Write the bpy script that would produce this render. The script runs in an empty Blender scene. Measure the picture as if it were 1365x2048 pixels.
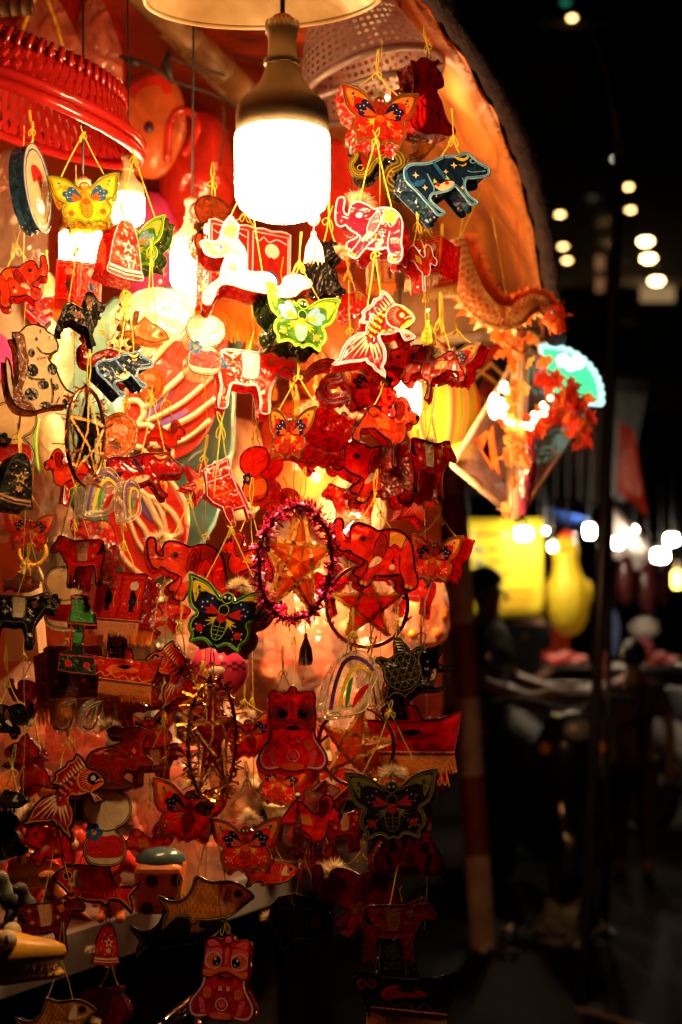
import bpy, bmesh, math, random
from mathutils import Vector, Matrix, Euler, noise
from mathutils.geometry import tessellate_polygon
PI = math.pi
random.seed(11)
S = bpy.context.scene
C = S.collection
# ------------------------------------------------------------------ camera
F = 2844.0                       # focal length in photograph pixels (1365 wide)
CAMZ = 1.5
cd = bpy.data.cameras.new('camera'); cam = bpy.data.objects.new('camera', cd); C.objects.link(cam)
cam.location = (0, 0, CAMZ); cam.rotation_euler = (PI/2, 0, 0)
cd.sensor_fit = 'HORIZONTAL'; cd.sensor_width = 24.0; cd.lens = 50.0
cd.shift_y = (1200-1024)/1365        # level camera, horizon below the middle
cd.clip_start = 0.05; cd.clip_end = 500
cd.dof.use_dof = True; cd.dof.focus_distance = 2.16; cd.dof.aperture_fstop = 2.8
S.camera = cam
# ------------------------------------------------------------------ night sky, exposure
W = bpy.data.worlds.new('World'); S.world = W; W.use_nodes = True
bg = W.node_tree.nodes['Background']; bg.inputs[0].default_value = (.30, .22, .28, 1); bg.inputs[1].default_value = 0.0006
S.view_settings.view_transform = 'Standard'; S.view_settings.look = 'None'
S.view_settings.exposure = 2.85; S.view_settings.gamma = 1.0
cy = S.cycles
cy.use_denoising = True
cy.max_bounces = 7; cy.diffuse_bounces = 3; cy.glossy_bounces = 3; cy.transmission_bounces = 5; cy.transparent_max_bounces = 14
cy.caustics_reflective = False; cy.caustics_refractive = False
cy.sample_clamp_indirect = 4.0
WARM = (1.0, .55, .20)
MAIN_BULB = 24.0

def at(px, py, d):
    """photograph pixel -> world point at distance d in front of the camera plane"""
    return Vector(((px-682.5)/F*d, d, CAMZ+(1200-py)/F*d))

# ------------------------------------------------------------------ materials
MATS = {}
def nt_new(name):
    m = bpy.data.materials.new(name); m.use_nodes = True; nt = m.node_tree
    for n in list(nt.nodes): nt.nodes.remove(n)
    out = nt.nodes.new('ShaderNodeOutputMaterial')
    return m, nt, out
def N(nt, t, **k):
    n = nt.nodes.new(t)
    for a, v in k.items():
        if a in n.inputs: n.inputs[a].default_value = v
        else: setattr(n, a, v)
    return n
def c4(c): return (c[0], c[1], c[2], 1)
def bump(nt, scale, strength, dist=.002, detail=3):
    tc = N(nt, 'ShaderNodeTexCoord'); nz = N(nt, 'ShaderNodeTexNoise'); nz.inputs['Scale'].default_value = scale
    nz.inputs['Detail'].default_value = detail; nz.inputs['Distortion'].default_value = 1.2
    nt.links.new(tc.outputs['Object'], nz.inputs['Vector'])
    b = N(nt, 'ShaderNodeBump'); b.inputs['Strength'].default_value = strength; b.inputs['Distance'].default_value = dist
    nt.links.new(nz.outputs['Fac'], b.inputs['Height'])
    return b, nz
def sheet(name, col, transl=.55, clear=.2, gloss=.10, rough=.12, bscale=14, bstr=.35, bdist=.02, var=.35):
    """thin see-through plastic: diffuse + translucent + tinted clear + skin gloss"""
    if name in MATS: return MATS[name]
    m, nt, out = nt_new(name); L = nt.links
    b, nz = bump(nt, bscale, bstr, bdist)
    ramp = N(nt, 'ShaderNodeMixRGB'); ramp.inputs[1].default_value = c4([x*(1-var) for x in col]); ramp.inputs[2].default_value = c4([min(1, x*(1+var*.6)) for x in col])
    mr = N(nt, 'ShaderNodeMapRange'); mr.inputs['From Min'].default_value = .36; mr.inputs['From Max'].default_value = .64; L.new(nz.outputs['Fac'], mr.inputs['Value']); L.new(mr.outputs[0], ramp.inputs[0])
    d = N(nt, 'ShaderNodeBsdfDiffuse'); t = N(nt, 'ShaderNodeBsdfTranslucent'); tr = N(nt, 'ShaderNodeBsdfTransparent')
    g = N(nt, 'ShaderNodeBsdfGlossy'); g.inputs['Roughness'].default_value = rough; g.inputs['Color'].default_value = (1, 1, 1, 1)
    for n in (d, t): L.new(ramp.outputs[0], n.inputs['Color']); L.new(b.outputs[0], n.inputs['Normal'])
    L.new(b.outputs[0], g.inputs['Normal'])
    tr.inputs['Color'].default_value = c4([min(1, x*1.05+.03) for x in col])
    m1 = N(nt, 'ShaderNodeMixShader'); m1.inputs[0].default_value = transl; L.new(d.outputs[0], m1.inputs[1]); L.new(t.outputs[0], m1.inputs[2])
    m2 = N(nt, 'ShaderNodeMixShader'); m2.inputs[0].default_value = clear; L.new(m1.outputs[0], m2.inputs[1]); L.new(tr.outputs[0], m2.inputs[2])
    ge = N(nt, 'ShaderNodeNewGeometry'); dt = N(nt, 'ShaderNodeVectorMath', operation='DOT_PRODUCT'); L.new(ge.outputs['Incoming'], dt.inputs[0]); L.new(b.outputs[0], dt.inputs[1])
    ab = N(nt, 'ShaderNodeMath', operation='ABSOLUTE'); L.new(dt.outputs['Value'], ab.inputs[0])
    iv = N(nt, 'ShaderNodeMath', operation='SUBTRACT', use_clamp=True); iv.inputs[0].default_value = 1.0; L.new(ab.outputs[0], iv.inputs[1])
    pw = N(nt, 'ShaderNodeMath', operation='POWER'); L.new(iv.outputs[0], pw.inputs[0]); pw.inputs[1].default_value = 5.0
    ma = N(nt, 'ShaderNodeMath', operation='MULTIPLY_ADD', use_clamp=True); ma.inputs[1].default_value = .5 if gloss > .06 else .12; ma.inputs[2].default_value = gloss*.30
    L.new(pw.outputs[0], ma.inputs[0])
    m3 = N(nt, 'ShaderNodeMixShader'); L.new(ma.outputs[0], m3.inputs[0]); L.new(m2.outputs[0], m3.inputs[1]); L.new(g.outputs[0], m3.inputs[2])
    L.new(m3.outputs[0], out.inputs['Surface'])
    MATS[name] = m; return m
def solid(name, col, rough=.5, metal=0.0, var=.25, vscale=8, bstr=.1, bscale=40, bdist=.003, spec=.4, transl=0.0, col2=None):
    if name in MATS: return MATS[name]
    m, nt, out = nt_new(name); L = nt.links
    b, nz = bump(nt, bscale, bstr, bdist)
    tc = N(nt, 'ShaderNodeTexCoord'); n2 = N(nt, 'ShaderNodeTexNoise'); n2.inputs['Scale'].default_value = vscale; n2.inputs['Detail'].default_value = 5
    L.new(tc.outputs['Object'], n2.inputs['Vector'])
    rp = N(nt, 'ShaderNodeValToRGB'); rp.color_ramp.elements[0].position = .35; rp.color_ramp.elements[1].position = .65
    rp.color_ramp.elements[0].color = c4(col2 if col2 else [x*(1-var) for x in col]); rp.color_ramp.elements[1].color = c4([min(1, x*(1+var*.5)) for x in col])
    L.new(n2.outputs['Fac'], rp.inputs[0])
    p = N(nt, 'ShaderNodeBsdfPrincipled'); L.new(rp.outputs[0], p.inputs['Base Color']); L.new(b.outputs[0], p.inputs['Normal'])
    p.inputs['Roughness'].default_value = rough; p.inputs['Metallic'].default_value = metal; p.inputs['Specular IOR Level'].default_value = spec
    if transl > 0:
        t = N(nt, 'ShaderNodeBsdfTranslucent'); L.new(rp.outputs[0], t.inputs['Color'])
        mx = N(nt, 'ShaderNodeMixShader'); mx.inputs[0].default_value = transl; L.new(p.outputs[0], mx.inputs[1]); L.new(t.outputs[0], mx.inputs[2])
        L.new(mx.outputs[0], out.inputs['Surface'])
    else: L.new(p.outputs[0], out.inputs['Surface'])
    MATS[name] = m; return m
def glow(name, col, strength):
    if name in MATS: return MATS[name]
    m, nt, out = nt_new(name)
    e = N(nt, 'ShaderNodeEmission'); e.inputs[0].default_value = c4(col); e.inputs[1].default_value = strength
    nt.links.new(e.outputs[0], out.inputs['Surface']); MATS[name] = m; return m

INKS = {  # flat printing colours
 'black': (.012, .008, .008), 'navy': (.012, .02, .09), 'blue': (.02, .13, .42), 'sky': (.18, .42, .72), 'white': (.85, .82, .78),
 'cream': (.80, .66, .42), 'yellow': (.85, .62, .03), 'amber': (.80, .33, .03), 'orange': (.80, .14, .015), 'red': (.62, .015, .01),
 'dred': (.30, .012, .008), 'green': (.05, .30, .04), 'lime': (.35, .68, .06), 'olive': (.14, .11, .02), 'dgreen': (.01, .05, .025),
 'pink': (.85, .10, .16), 'lav': (.72, .70, .86), 'brown': (.16, .05, .02), 'maroon': (.12, .01, .01), 'peach': (.80, .38, .18), 'violet': (.16, .06, .36), 'grey': (.25, .23, .25)}
def ink(k): return sheet('ink '+k, INKS[k], transl=.4, clear=0.0, gloss=.04 if k in ('black', 'navy', 'dgreen', 'brown', 'maroon') else .09, rough=.2, bscale=10, bstr=.25, var=.12)
FILMS = {'red': (.80, .032, .012), 'vermil': (.86, .085, .022), 'ruby': (.66, .014, .022), 'deepred': (.40, .013, .007), 'scarlet': (.88, .06, .015), 'crimson': (.75, .02, .09), 'yellow': (.90, .66, .04), 'dark': (.02, .018, .02),
 'dblue': (.015, .04, .12), 'dgreen': (.03, .07, .02), 'green': (.10, .32, .03), 'cream': (.86, .70, .46), 'orange': (.88, .24, .03), 'brown': (.28, .07, .02), 'clear': (.85, .78, .72),
 'gold': (.75, .35, .05), 'white': (.55, .47, .38), 'blueprint': (.02, .09, .22), 'pink': (.85, .12, .14), 'olive': (.25, .17, .05), 'wine': (.30, .010, .02)}
def film(k):
    clear = {'clear': .72, 'cream': .05, 'white': .05}.get(k, .28)
    return sheet('film '+k, FILMS[k], transl=.58, clear=clear, gloss=.03 if k in ('dark', 'dblue', 'dgreen', 'brown') else .10, rough=.13, bscale=4.5, bstr=.10 if k in ('cream', 'white') else .3, bdist=.04, var=.1 if k in ('cream', 'white') else .45)
def wrap(k):   # crumpled side wall
    clear = {'clear': .72, 'dark': .12, 'dblue': .14, 'dgreen': .15}.get(k, .38)
    return sheet('wrap '+k, FILMS[k], transl=.5, clear=clear, gloss=.07 if k in ('dark', 'dblue', 'dgreen', 'blueprint') else .2, rough=.11, bscale=8, bstr=.6, bdist=.04, var=.6)

# ------------------------------------------------------------------ mesh helpers
class MB:
    def __init__(s): s.v = []; s.f = []; s.m = []; s.mats = []
    def mi(s, m):
        if m not in s.mats: s.mats.append(m)
        return s.mats.index(m)
    def add(s, vs, fs, m):
        o = len(s.v); k = s.mi(m); s.v += [tuple(v) for v in vs]
        for f in fs: s.f.append([i+o for i in f]); s.m.append(k)
    def box(s, c, d, m, R=None):
        c = Vector(c); vs = []
        for z in (-.5, .5):
            for x, y in ((-.5, -.5), (.5, -.5), (.5, .5), (-.5, .5)):
                p = Vector((x*d[0], y*d[1], z*d[2]));  vs.append(c+(R @ p if R else p))
        s.add(vs, [(3, 2, 1, 0), (4, 5, 6, 7), (0, 1, 5, 4), (1, 2, 6, 5), (2, 3, 7, 6), (3, 0, 4, 7)], m)
    def tube(s, pts, r, m, n=6, caps=True, closed=False):
        pts = [Vector(p) for p in pts]; L = len(pts); rs = r if isinstance(r, (list, tuple)) else [r]*L
        vs = []; up = None
        for i, p in enumerate(pts):
            a = pts[(i-1) % L] if (closed or i > 0) else p; b = pts[(i+1) % L] if (closed or i < L-1) else p
            t = (b-a);  t = t.normalized() if t.length > 1e-9 else Vector((0, 0, 1))
            if up is None: up = t.orthogonal().normalized()
            u = (up-t*up.dot(t)); u = u.normalized() if u.length > 1e-6 else t.orthogonal().normalized(); up = u
            w = t.cross(u)
            for k in range(n):
                q = 2*PI*k/n; vs.append(p+(u*math.cos(q)+w*math.sin(q))*rs[i])
        fs = []
        for i in range(L if closed else L-1):
            j = (i+1) % L
            for k in range(n): fs.append((i*n+k, i*n+(k+1) % n, j*n+(k+1) % n, j*n+k))
        if caps and not closed: fs += [tuple(range(n-1, -1, -1)), tuple(range((L-1)*n, L*n))]
        s.add(vs, fs, m)
    def lathe(s, prof, m, n=32, o=(0, 0, 0), R=None, cap=False):
        o = Vector(o); vs = []
        for r, z in prof:
            for k in range(n):
                q = 2*PI*k/n; p = Vector((r*math.cos(q), r*math.sin(q), z)); vs.append(o+(R @ p if R else p))
        fs = []
        for i in range(len(prof)-1):
            for k in range(n): fs.append((i*n+k, i*n+(k+1) % n, (i+1)*n+(k+1) % n, (i+1)*n+k))
        if cap: fs += [tuple(range(n-1, -1, -1)), tuple(range((len(prof)-1)*n, len(prof)*n))]
        s.add(vs, fs, m)
    def ball(s, c, r, m, n=10, sq=(1, 1, 1), lump=0, seed=0, R=None):
        c = Vector(c); vs = []; rows = max(4, n//2+1)
        for i in range(rows+1):
            a = PI*i/rows
            for k in range(n):
                q = 2*PI*k/n; p = Vector((math.sin(a)*math.cos(q), math.sin(a)*math.sin(q), math.cos(a)))
                e = 1+lump*noise.noise(p*1.7+Vector((seed*3.1, seed*1.7, 0)))
                p = Vector((p.x*sq[0], p.y*sq[1], p.z*sq[2]))*r*e; vs.append(c+(R @ p if R else p))
        s.add(vs, [(i*n+k, (i+1)*n+k, (i+1)*n+(k+1) % n, i*n+(k+1) % n) for i in range(rows) for k in range(n)], m)
    def mesh(s, name, smooth=False):
        me = bpy.data.meshes.new(name); me.from_pydata(s.v, [], s.f)
        for m in s.mats: me.materials.append(m)
        me.polygons.foreach_set('material_index', s.m)
        if smooth: me.polygons.foreach_set('use_smooth', [True]*len(s.f))
        me.update(); return me
    def obj(s, name, parent=None, smooth=False, label=None):
        return link(name, s.mesh(name, smooth), parent, label)
def link(name, me, parent=None, label=None):
    o = bpy.data.objects.new(name, me); C.objects.link(o)
    if parent is not None: o.parent = parent
    if label: o['label'] = label
    return o
def tag(o, label=None, cat=None, group=None, kind=None):
    if label: o['label'] = label
    if cat: o['category'] = cat
    if group: o['group'] = group
    if kind: o['kind'] = kind
    return o
def empty(name, loc, label, cat, group=None, rot=(0, 0, 0)):
    o = bpy.data.objects.new(name, None); C.objects.link(o); o.location = loc; o.rotation_euler = rot; o.empty_display_size = .05
    return tag(o, label, cat, group)
def P(t): return [tuple(float(a) for a in q.split(',')) for q in t.split()]
def crom(pts, n=3, closed=True):
    out = []; L = len(pts)
    for i in range(L if closed else L-1):
        p = [Vector(pts[(i+k) % L]) if closed else Vector(pts[min(max(i+k, 0), L-1)]) for k in (-1, 0, 1, 2)]
        for j in range(n):
            t = j/n
            out.append(tuple(.5*((2*p[1])+(-p[0]+p[2])*t+(2*p[0]-5*p[1]+4*p[2]-p[3])*t*t+(-p[0]+3*p[1]-3*p[2]+p[3])*t**3)))
    if not closed: out.append(tuple(pts[-1]))
    if len(pts[0]) == 3: out = [Vector(p) for p in out]
    return out
def fill(pts):
    return [tuple(t) for t in tessellate_polygon([[Vector((x, y, 0)) for x, y in pts]])]
def ribbon2(pts, w, closed=False):
    L = len(pts); vs = []; fs = []
    for i in range(L):
        p = Vector(pts[i]); a = Vector(pts[(i-1) % L]) if (closed or i) else p; b = Vector(pts[(i+1) % L]) if (closed or i < L-1) else p
        t = b-a; t = t.normalized() if t.length > 1e-9 else Vector((1, 0)); nn = Vector((-t.y, t.x))*(w[i] if isinstance(w, list) else w)/2
        vs += [p+nn, p-nn]
    for i in range(L if closed else L-1):
        j = (i+1) % L; fs.append((2*i, 2*i+1, 2*j+1, 2*j))
    return vs, fs
def ell(cx, cy, rx, ry, n=14, a=0):
    return [(cx+rx*math.cos(q)*math.cos(a)-ry*math.sin(q)*math.sin(a), cy+rx*math.cos(q)*math.sin(a)+ry*math.sin(q)*math.cos(a)) for q in (2*PI*k/n for k in range(n))]
def star(cx, cy, r, k=4, inner=.35, a=0):
    return [(cx+(r if i % 2 == 0 else r*inner)*math.sin(PI*i/k+a), cy-(r if i % 2 == 0 else r*inner)*math.cos(PI*i/k+a)) for i in range(2*k)]
def fat(path, w, n=4):
    q = crom(path, n, False); L = len(q); lw = [w[0]+(w[-1]-w[0])*i/(L-1) if len(w) == 2 else w[min(len(w)-1, int(i/(L-1)*(len(w)-1)+.5))] for i in range(L)]
    vs, _ = ribbon2(q, [float(x) for x in lw]); return [tuple(v) for v in vs[0::2]]+[tuple(v) for v in vs[1::2]][::-1]
# ------------------------------------------------------------------ ground, building, stall frame
asph = solid('asphalt', (.011, .0065, .005), .7, spec=.1, var=.4, vscale=3, bstr=.5, bscale=60, bdist=.01)
b = MB(); b.add([(-150, -20, 0), (150, -20, 0), (150, 250, 0), (-150, 250, 0)], [(0, 1, 2, 3)], asph); tag(b.obj('ground'), kind='structure')
pave = solid('paving', (.011, .0065, .005), .7, spec=.1, var=.35, vscale=5, bstr=.4, bscale=30, bdist=.01)
b = MB(); b.box((-1.3, 4.0, .055), (4.2, 7.5, .11), pave); tag(b.obj('pavement'), kind='structure')
# dark apartment block far behind
wallm = solid('night wall', (.02, .018, .018), .8); slabm = solid('night slab', (.022, .02, .02), .8); panem = solid('night glass', (.02, .022, .025), .15, spec=.6)
bo = empty('apartment_building', (9, 33, 0), 'dark apartment block behind the market with a few ceiling lamps on its balconies', 'building')
b = MB(); b.box((0, 2, 11), (26, 4, 22), wallm); b.obj('wall', bo)
for k in range(7):
    b = MB(); b.box((0, -.6, 2.8+k*2.9), (26, 1.2, .18), slabm); b.obj('balcony_slab', bo)
wm = None
for k in range(7):
    for i in range(9):
        if wm is None:
            b = MB(); b.box((0, 0, 0), (1.5, .06, 1.6), panem); wm = b.mesh('window')
            b = MB(); [b.box((x, -.04, 0), (.07, .05, 1.7), slabm) for x in (-.76, 0, .76)]; [b.box((0, -.045, z), (1.5, .05, .07), slabm) for z in (-.82, .82)]; fm = b.mesh('frame')
        w = link('window', wm, bo); w.location = (-11+i*2.7, -.02, 4.3+k*2.9); link('frame', fm, w)
lampg = glow('balcony lamp', (1, .55, .18), 1.7); lampw = glow('lamp dim', (.75, .7, .5), .7)
def ceil_lamp(px, py, d, r, m, label, cat='ceiling lamp'):
    o = empty('balcony_lamp', at(px, py, d), label, cat, 'lamps on the dark block')
    b = MB(); b.lathe([(0, 0), (r*.6, .02), (r, r*.5), (r*.9, r*.8)], m, 14); b.obj('diffuser', o, True)
    b = MB(); b.lathe([(r*.95, r*.8), (r*1.15, r*.85), (r*1.1, r*1.1), (0, r*1.15)], slabm, 14); b.tube([(0, 0, r*1.1), (0, 0, r*1.1+.3)], .02, slabm, 5); b.obj('base', o)
LP = [(1145, 40, 'topmost lamp on the dark block, alone near the top edge'), (1258, 378, 'upper lamp of the close pair right of the leaning awning pole'), (1262, 424, 'lower lamp of the close pair right of the leaning awning pole'), (1121, 433, 'upper lamp of the three beside the awning edge'), (1127, 497, 'middle lamp of the three beside the awning edge'), (1135, 525, 'lowest lamp of the three beside the awning edge')]
for px, py, l in LP: ceil_lamp(px, py, 31.5, .085, lampg, l)
ceil_lamp(1233, 322, 31.5, .08, lampw, 'faint greenish lamp at the top of the leaning awning pole'); ceil_lamp(1132, 10, 31.5, .1, glow('lamp green', (.02, .25, .12), .12), 'dim green lamp right at the top edge of the view')
for px, py, l in ((1292, 490, 'wide bright lamp, upper of two over the lit balcony'), (1298, 524, 'wide bright lamp, lower of two over the lit balcony'), (1314, 569, 'bright lamp close above the tan lit balcony wall')): 
    ceil_lamp(px, py, 31.5, .15, glow('lamp hot', (1, .6, .22), 4), l)
b = MB(); b.box(at(1312, 592, 32)+Vector((0, -.2, 0)), (.75, .1, .32), glow('lit balcony', (.45, .28, .12), .09)); tag(b.obj('glow_panel'), 'small tan balcony wall, lamplight made as glow, below the bright lamps', 'window')  # glow stands in for lamplight falling on the balcony wall
for i, py in enumerate((530, 573)):
    b = MB(); b.box(at(1197, py, 32)+Vector((0, -.2, 0)), (.16, .1, .3), glow('window glint', (.5, .22, .08), .06)); tag(b.obj('glow_panel'), ('upper' if i == 0 else 'lower')+' dim brown narrow window glint made as glow, left of the leaning pole', 'window', 'dim narrow windows')  # low glow stands in for brownish reflections on the panes
# awning: curved orange cloth, rim falling to the right
cloth = sheet('awning cloth', (.82, .17, .028), transl=.45, clear=0, gloss=.03, rough=.5, bscale=3, bstr=.9, bdist=.08, var=.45)
cloth2 = sheet('awning cloth pale', (.86, .27, .06), transl=.45, clear=0, gloss=.03, rough=.5, bscale=3, bstr=.9, bdist=.08, var=.35)
rimp = [(790, -70, 2.45), (835, 0, 2.5), (872, 45, 2.55), (920, 112, 2.62), (966, 185, 2.7), (1003, 262, 2.78), (1034, 345, 2.86), (1058, 430, 2.94), (1074, 515, 3.02), (1084, 600, 3.1), (1092, 690, 3.2)]
innp = [(250, -300, 3.3), (330, -150, 3.45), (430, -40, 3.6), (500, 80, 3.75), (560, 190, 3.85), (620, 290, 3.9), (680, 390, 3.95), (740, 480, 4.0), (800, 560, 4.0), (850, 620, 4.0), (890, 690, 4.0)]
aw = empty('awning', at(900, 300, 3.0), 'orange cloth awning with a dark frayed edge curving down over the stall', 'awning')
A0 = aw.location
rimw = [at(*p) for p in rimp]; innw = [at(*p) for p in innp]
rimw = [Vector(p) for p in crom(rimw, 4, False)]; innw = [Vector(p) for p in crom(innw, 4, False)]
b = MB(); vs = []; n = len(rimw); mcol = 12
for i in range(n):
    for j in range(mcol+1):
        t = j/mcol; p = rimw[i].lerp(innw[i], t); p = p+Vector((.06, -.05, .10))*math.sin(PI*t)*.9+Vector((0, 0, .012*math.sin(i*1.1+j*.7)))
        vs.append(p-A0)
seam = 17
b.add(vs, [(i*(mcol+1)+j, (i+1)*(mcol+1)+j, (i+1)*(mcol+1)+j+1, i*(mcol+1)+j+1) for i in range(seam) for j in range(mcol)], cloth); b.v = b.v
b.obj('cloth_panel', aw, True)
b = MB(); b.add(vs, [(i*(mcol+1)+j, (i+1)*(mcol+1)+j, (i+1)*(mcol+1)+j+1, i*(mcol+1)+j+1) for i in range(seam, n-1) for j in range(mcol)], cloth2); b.obj('cloth_panel', aw, True)
edge = solid('awning edge', (.035, .02, .03), .9, var=.5, vscale=60, bstr=.8, bscale=120, bdist=.01)
b = MB(); b.tube([p-A0+Vector((.022, -.01, .010)) for p in rimw], [.020+.004*math.sin(i*2.1) for i in range(n)], edge, 8); b.obj('edge_binding', aw, True)
frm = sheet('fray', (.62, .36, .16), transl=.3, clear=0, gloss=0, rough=.8, var=.4)
b = MB(); rnd = random.Random(3)
for k in range(1500):
    u = rnd.random()*(n-1.01); i = int(u); p = rimw[i].lerp(rimw[i+1], u-i)-A0; dv = Vector((rnd.uniform(-.03, .004), rnd.uniform(-.012, .004), rnd.uniform(-.016, .012)))*rnd.uniform(.3, 1); t = Vector((0, .0007, .0009))
    b.add([p-t, p+t, p+dv], [(0, 1, 2)], frm)
b.obj('frayed_threads', aw)['kind'] = 'stuff'
b = MB()
for k in range(1600):
    u = rnd.random()*(n-1.01); i = int(u); p = rimw[i].lerp(rimw[i+1], u-i)-A0+Vector((.024, -.012, .010)); dv = Vector((rnd.gauss(0, 1), rnd.gauss(0, .5), rnd.gauss(0, 1))).normalized()*rnd.uniform(.018, .034); t = Vector((.001, 0, .001))
    b.add([p-t, p+t, p+dv], [(0, 1, 2)], edge)
b.obj('fuzzy_nap', aw)['kind'] = 'stuff'
# inner roof lining and back curtain of the stall
lin = sheet('lining', (.80, .10, .02), transl=.3, clear=0, gloss=.03, rough=.6, bscale=2.5, bstr=1.0, bdist=.1, var=.5)
cu = empty('back_curtain', (-.2, 4.25, 1.02), 'red-orange cloth curtain closing the back of the stall', 'curtain')
b = MB(); vs = []
for i in range(25):
    for j in range(12):
        x = -1.9+i*.1; z = j*.215; vs.append((x, .05*math.sin(i*1.3+.3*j)+.02*math.sin(i*3.1), z))
b.add(vs, [(i*12+j, (i+1)*12+j, (i+1)*12+j+1, i*12+j+1) for i in range(24) for j in range(11)], lin); b.obj('curtain_cloth', cu, True)
rf = empty('stall_roof', (-.22, 3.2, 2.95), 'dull red cloth roof lining above the stall with bamboo under it', 'roof')
b = MB(); vs = []
for i in range(18):
    for j in range(14):
        vs.append((-1.8+i*.125, -2.0+j*.235, -.12*((j-6)/7)**2+.02*math.sin(i*1.7)+.02*math.sin(j*2.1)-(.12*max(0, i-9)/8)))
b.add(vs, [(i*14+j, (i+1)*14+j, (i+1)*14+j+1, i*14+j+1) for i in range(17) for j in range(13)], lin); b.obj('roof_cloth', rf, True)
bam = solid('bamboo', (.15, .07, .025), .45, var=.45, vscale=14, bstr=.3, bscale=50)
def bamboo(p0, p1, r, label, nm='bamboo_pole'):
    o = empty(nm, p0, label, 'pole', 'bamboo poles of the stall frame'); p1 = p1-p0; b = MB(); k = 5
    for i in range(k): b.tube([p1*(i/k), p1*(i/k+.002), p1*((i+.97)/k), p1*((i+.98)/k)], [r, r*.96, r*.96, r*1.12], bam, 10)
    b.obj('culm', o, True)
bamboo(at(235, -60, 2.75), at(560, 250, 3.3), .032, 'bamboo pole slanting down behind the metal lampshade')
bamboo(at(330, 60, 3.0), at(600, 330, 3.5), .016, 'thinner bamboo pole running beside the slanting one')
bamboo(at(-40, 18, 2.5), at(66, 14, 2.5), .014, 'dark pole end in the top corner above the red basket')
# striped post, leaning
ps = empty('striped_post', at(968, 1950, 5.6)*1, 'leaning round post painted in dull white and red bands', 'post'); ps.location.z = 0.11
pb = at(968, 1950, 5.6); pb.z = .11; ptop = at(893, 760, 5.6); ax = (ptop-pb)
white = solid('post white', (.75, .48, .37), .5, var=.3, vscale=9); redp = solid('post red', (.32, .05, .04), .5, var=.4, vscale=9)
def yq(y): return max(0, min(1, (1950-y)/(1950-760)))
for (ya, yb, m) in ((1955, 1745, white), (1745, 1582, redp), (1582, 1420, white), (1420, 1265, redp), (1265, 1095, white), (1095, 1000, redp), (1000, 880, white), (880, 760, redp)):
    b = MB(); b.tube([ax*yq(ya), ax*yq(yb)], .052, m, 18, caps=False); b.obj('painted_band', ps, True)
b = MB(); b.tube([ax*1.0, ax*1.01], .052, redp, 18); b.obj('end_cap', ps, True)
b = MB(); b.tube([ax*0, ax*.012], .058, solid('tin', (.3, .25, .22), .3, .8), 18); b.obj('base_collar', ps, True)
# leaning dark awning pole and thin second pole
dk = solid('dark pole', (.06, .055, .06), .35, .6)
for (pt, pbm, r, d, l) in (((1241, 300), (1166, 1900), .021, 5.2, 'tall dark metal pole leaning left, in front of the far stalls'), ((1222, 1000), (1212, 1700), .016, 6.4, 'thin dark pole just right of the tall leaning pole')):
    p0 = at(pbm[0], pbm[1], d); p0.z = 0; o = empty('metal_pole', p0, l, 'pole'); b = MB(); p1 = at(pt[0], pt[1], d)-p0; b.tube([(0, 0, 0), p1], r, dk, 12); b.obj('shaft', o, True)
    b = MB(); b.lathe([(0, 0), (r*4, 0), (r*4, .012), (r*1.2, .02)], dk, 14); b.obj('foot_plate', o); b = MB(); b.ball(p1, r*1.3, dk, 8); b.obj('top_knob', o)
b = MB(); b.tube(crom([at(1180, 40, 5.0), at(1215, 160, 5.1), at(1234, 260, 5.2), at(1241, 305, 5.2)], 5, False), .006, solid('rope', (.14, .05, .04), .8), 5); tag(b.obj('guy_rope'), 'dark red rope sagging to the top of the leaning pole', 'rope')
# table of the stall
tbl = empty('display_table', (-.95, 3.2, .11), 'low stall table with a plastic edged top loaded with toys', 'table')
topm = solid('table top', (.20, .12, .10), .5); trim = solid('table edge grey', (.30, .28, .28), .3, var=.3)
e0 = Vector((-.70, 2.28, .0)); e1 = Vector((.03, 3.58, .0)); dv = (e1-e0); b = MB(); zt = .86
top = [e0, e1, e1+Vector((-1.7, .9, 0)), e0+Vector((-1.7, .9, 0))]; loc = Vector((-.95, 3.2, .11))
b.add([p+Vector((0, 0, zt+.02))-loc for p in top]+[p+Vector((0, 0, zt-.02))-loc for p in top], [(0, 1, 2, 3), (7, 6, 5, 4), (0, 4, 5, 1), (1, 5, 6, 2), (2, 6, 7, 3), (3, 7, 4, 0)], topm); b.obj('table_top', tbl)
R = Matrix.Rotation(math.atan2(dv.y, dv.x), 3, 'Z'); b = MB(); b.box((e0+e1)/2+Vector((.012, -.012, zt-.005))-loc, (dv.length+.04, .03, .075), trim, R); b.obj('edge_board', tbl)
for p in (e0+Vector((-.1, .15, 0)), e1+Vector((-.15, .0, 0)), e1+Vector((-1.5, .8, 0)), e0+Vector((-1.5, .9, 0))):
    b = MB(); b.tube([p+Vector((0, 0, .11))-loc, p+Vector((0, 0, zt-.02))-loc], .02, dk, 8); b.obj('leg', tbl)
skirtm = solid('table skirt', (.035, .03, .032), .8)
b = MB(); vs = []
for i in range(40):
    p = e0.lerp(e1, i/39)+Vector((-.04+.012*math.sin(i*1.9), .03+.012*math.cos(i*1.9), 0)); vs += [p+Vector((0, 0, zt-.02))-loc, p+Vector((.01*math.sin(i*2.3), 0, .13))-loc]
b.add(vs, [(2*i, 2*i+1, 2*i+3, 2*i+2) for i in range(39)], skirtm); b.obj('cloth_skirt', tbl, True)
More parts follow.
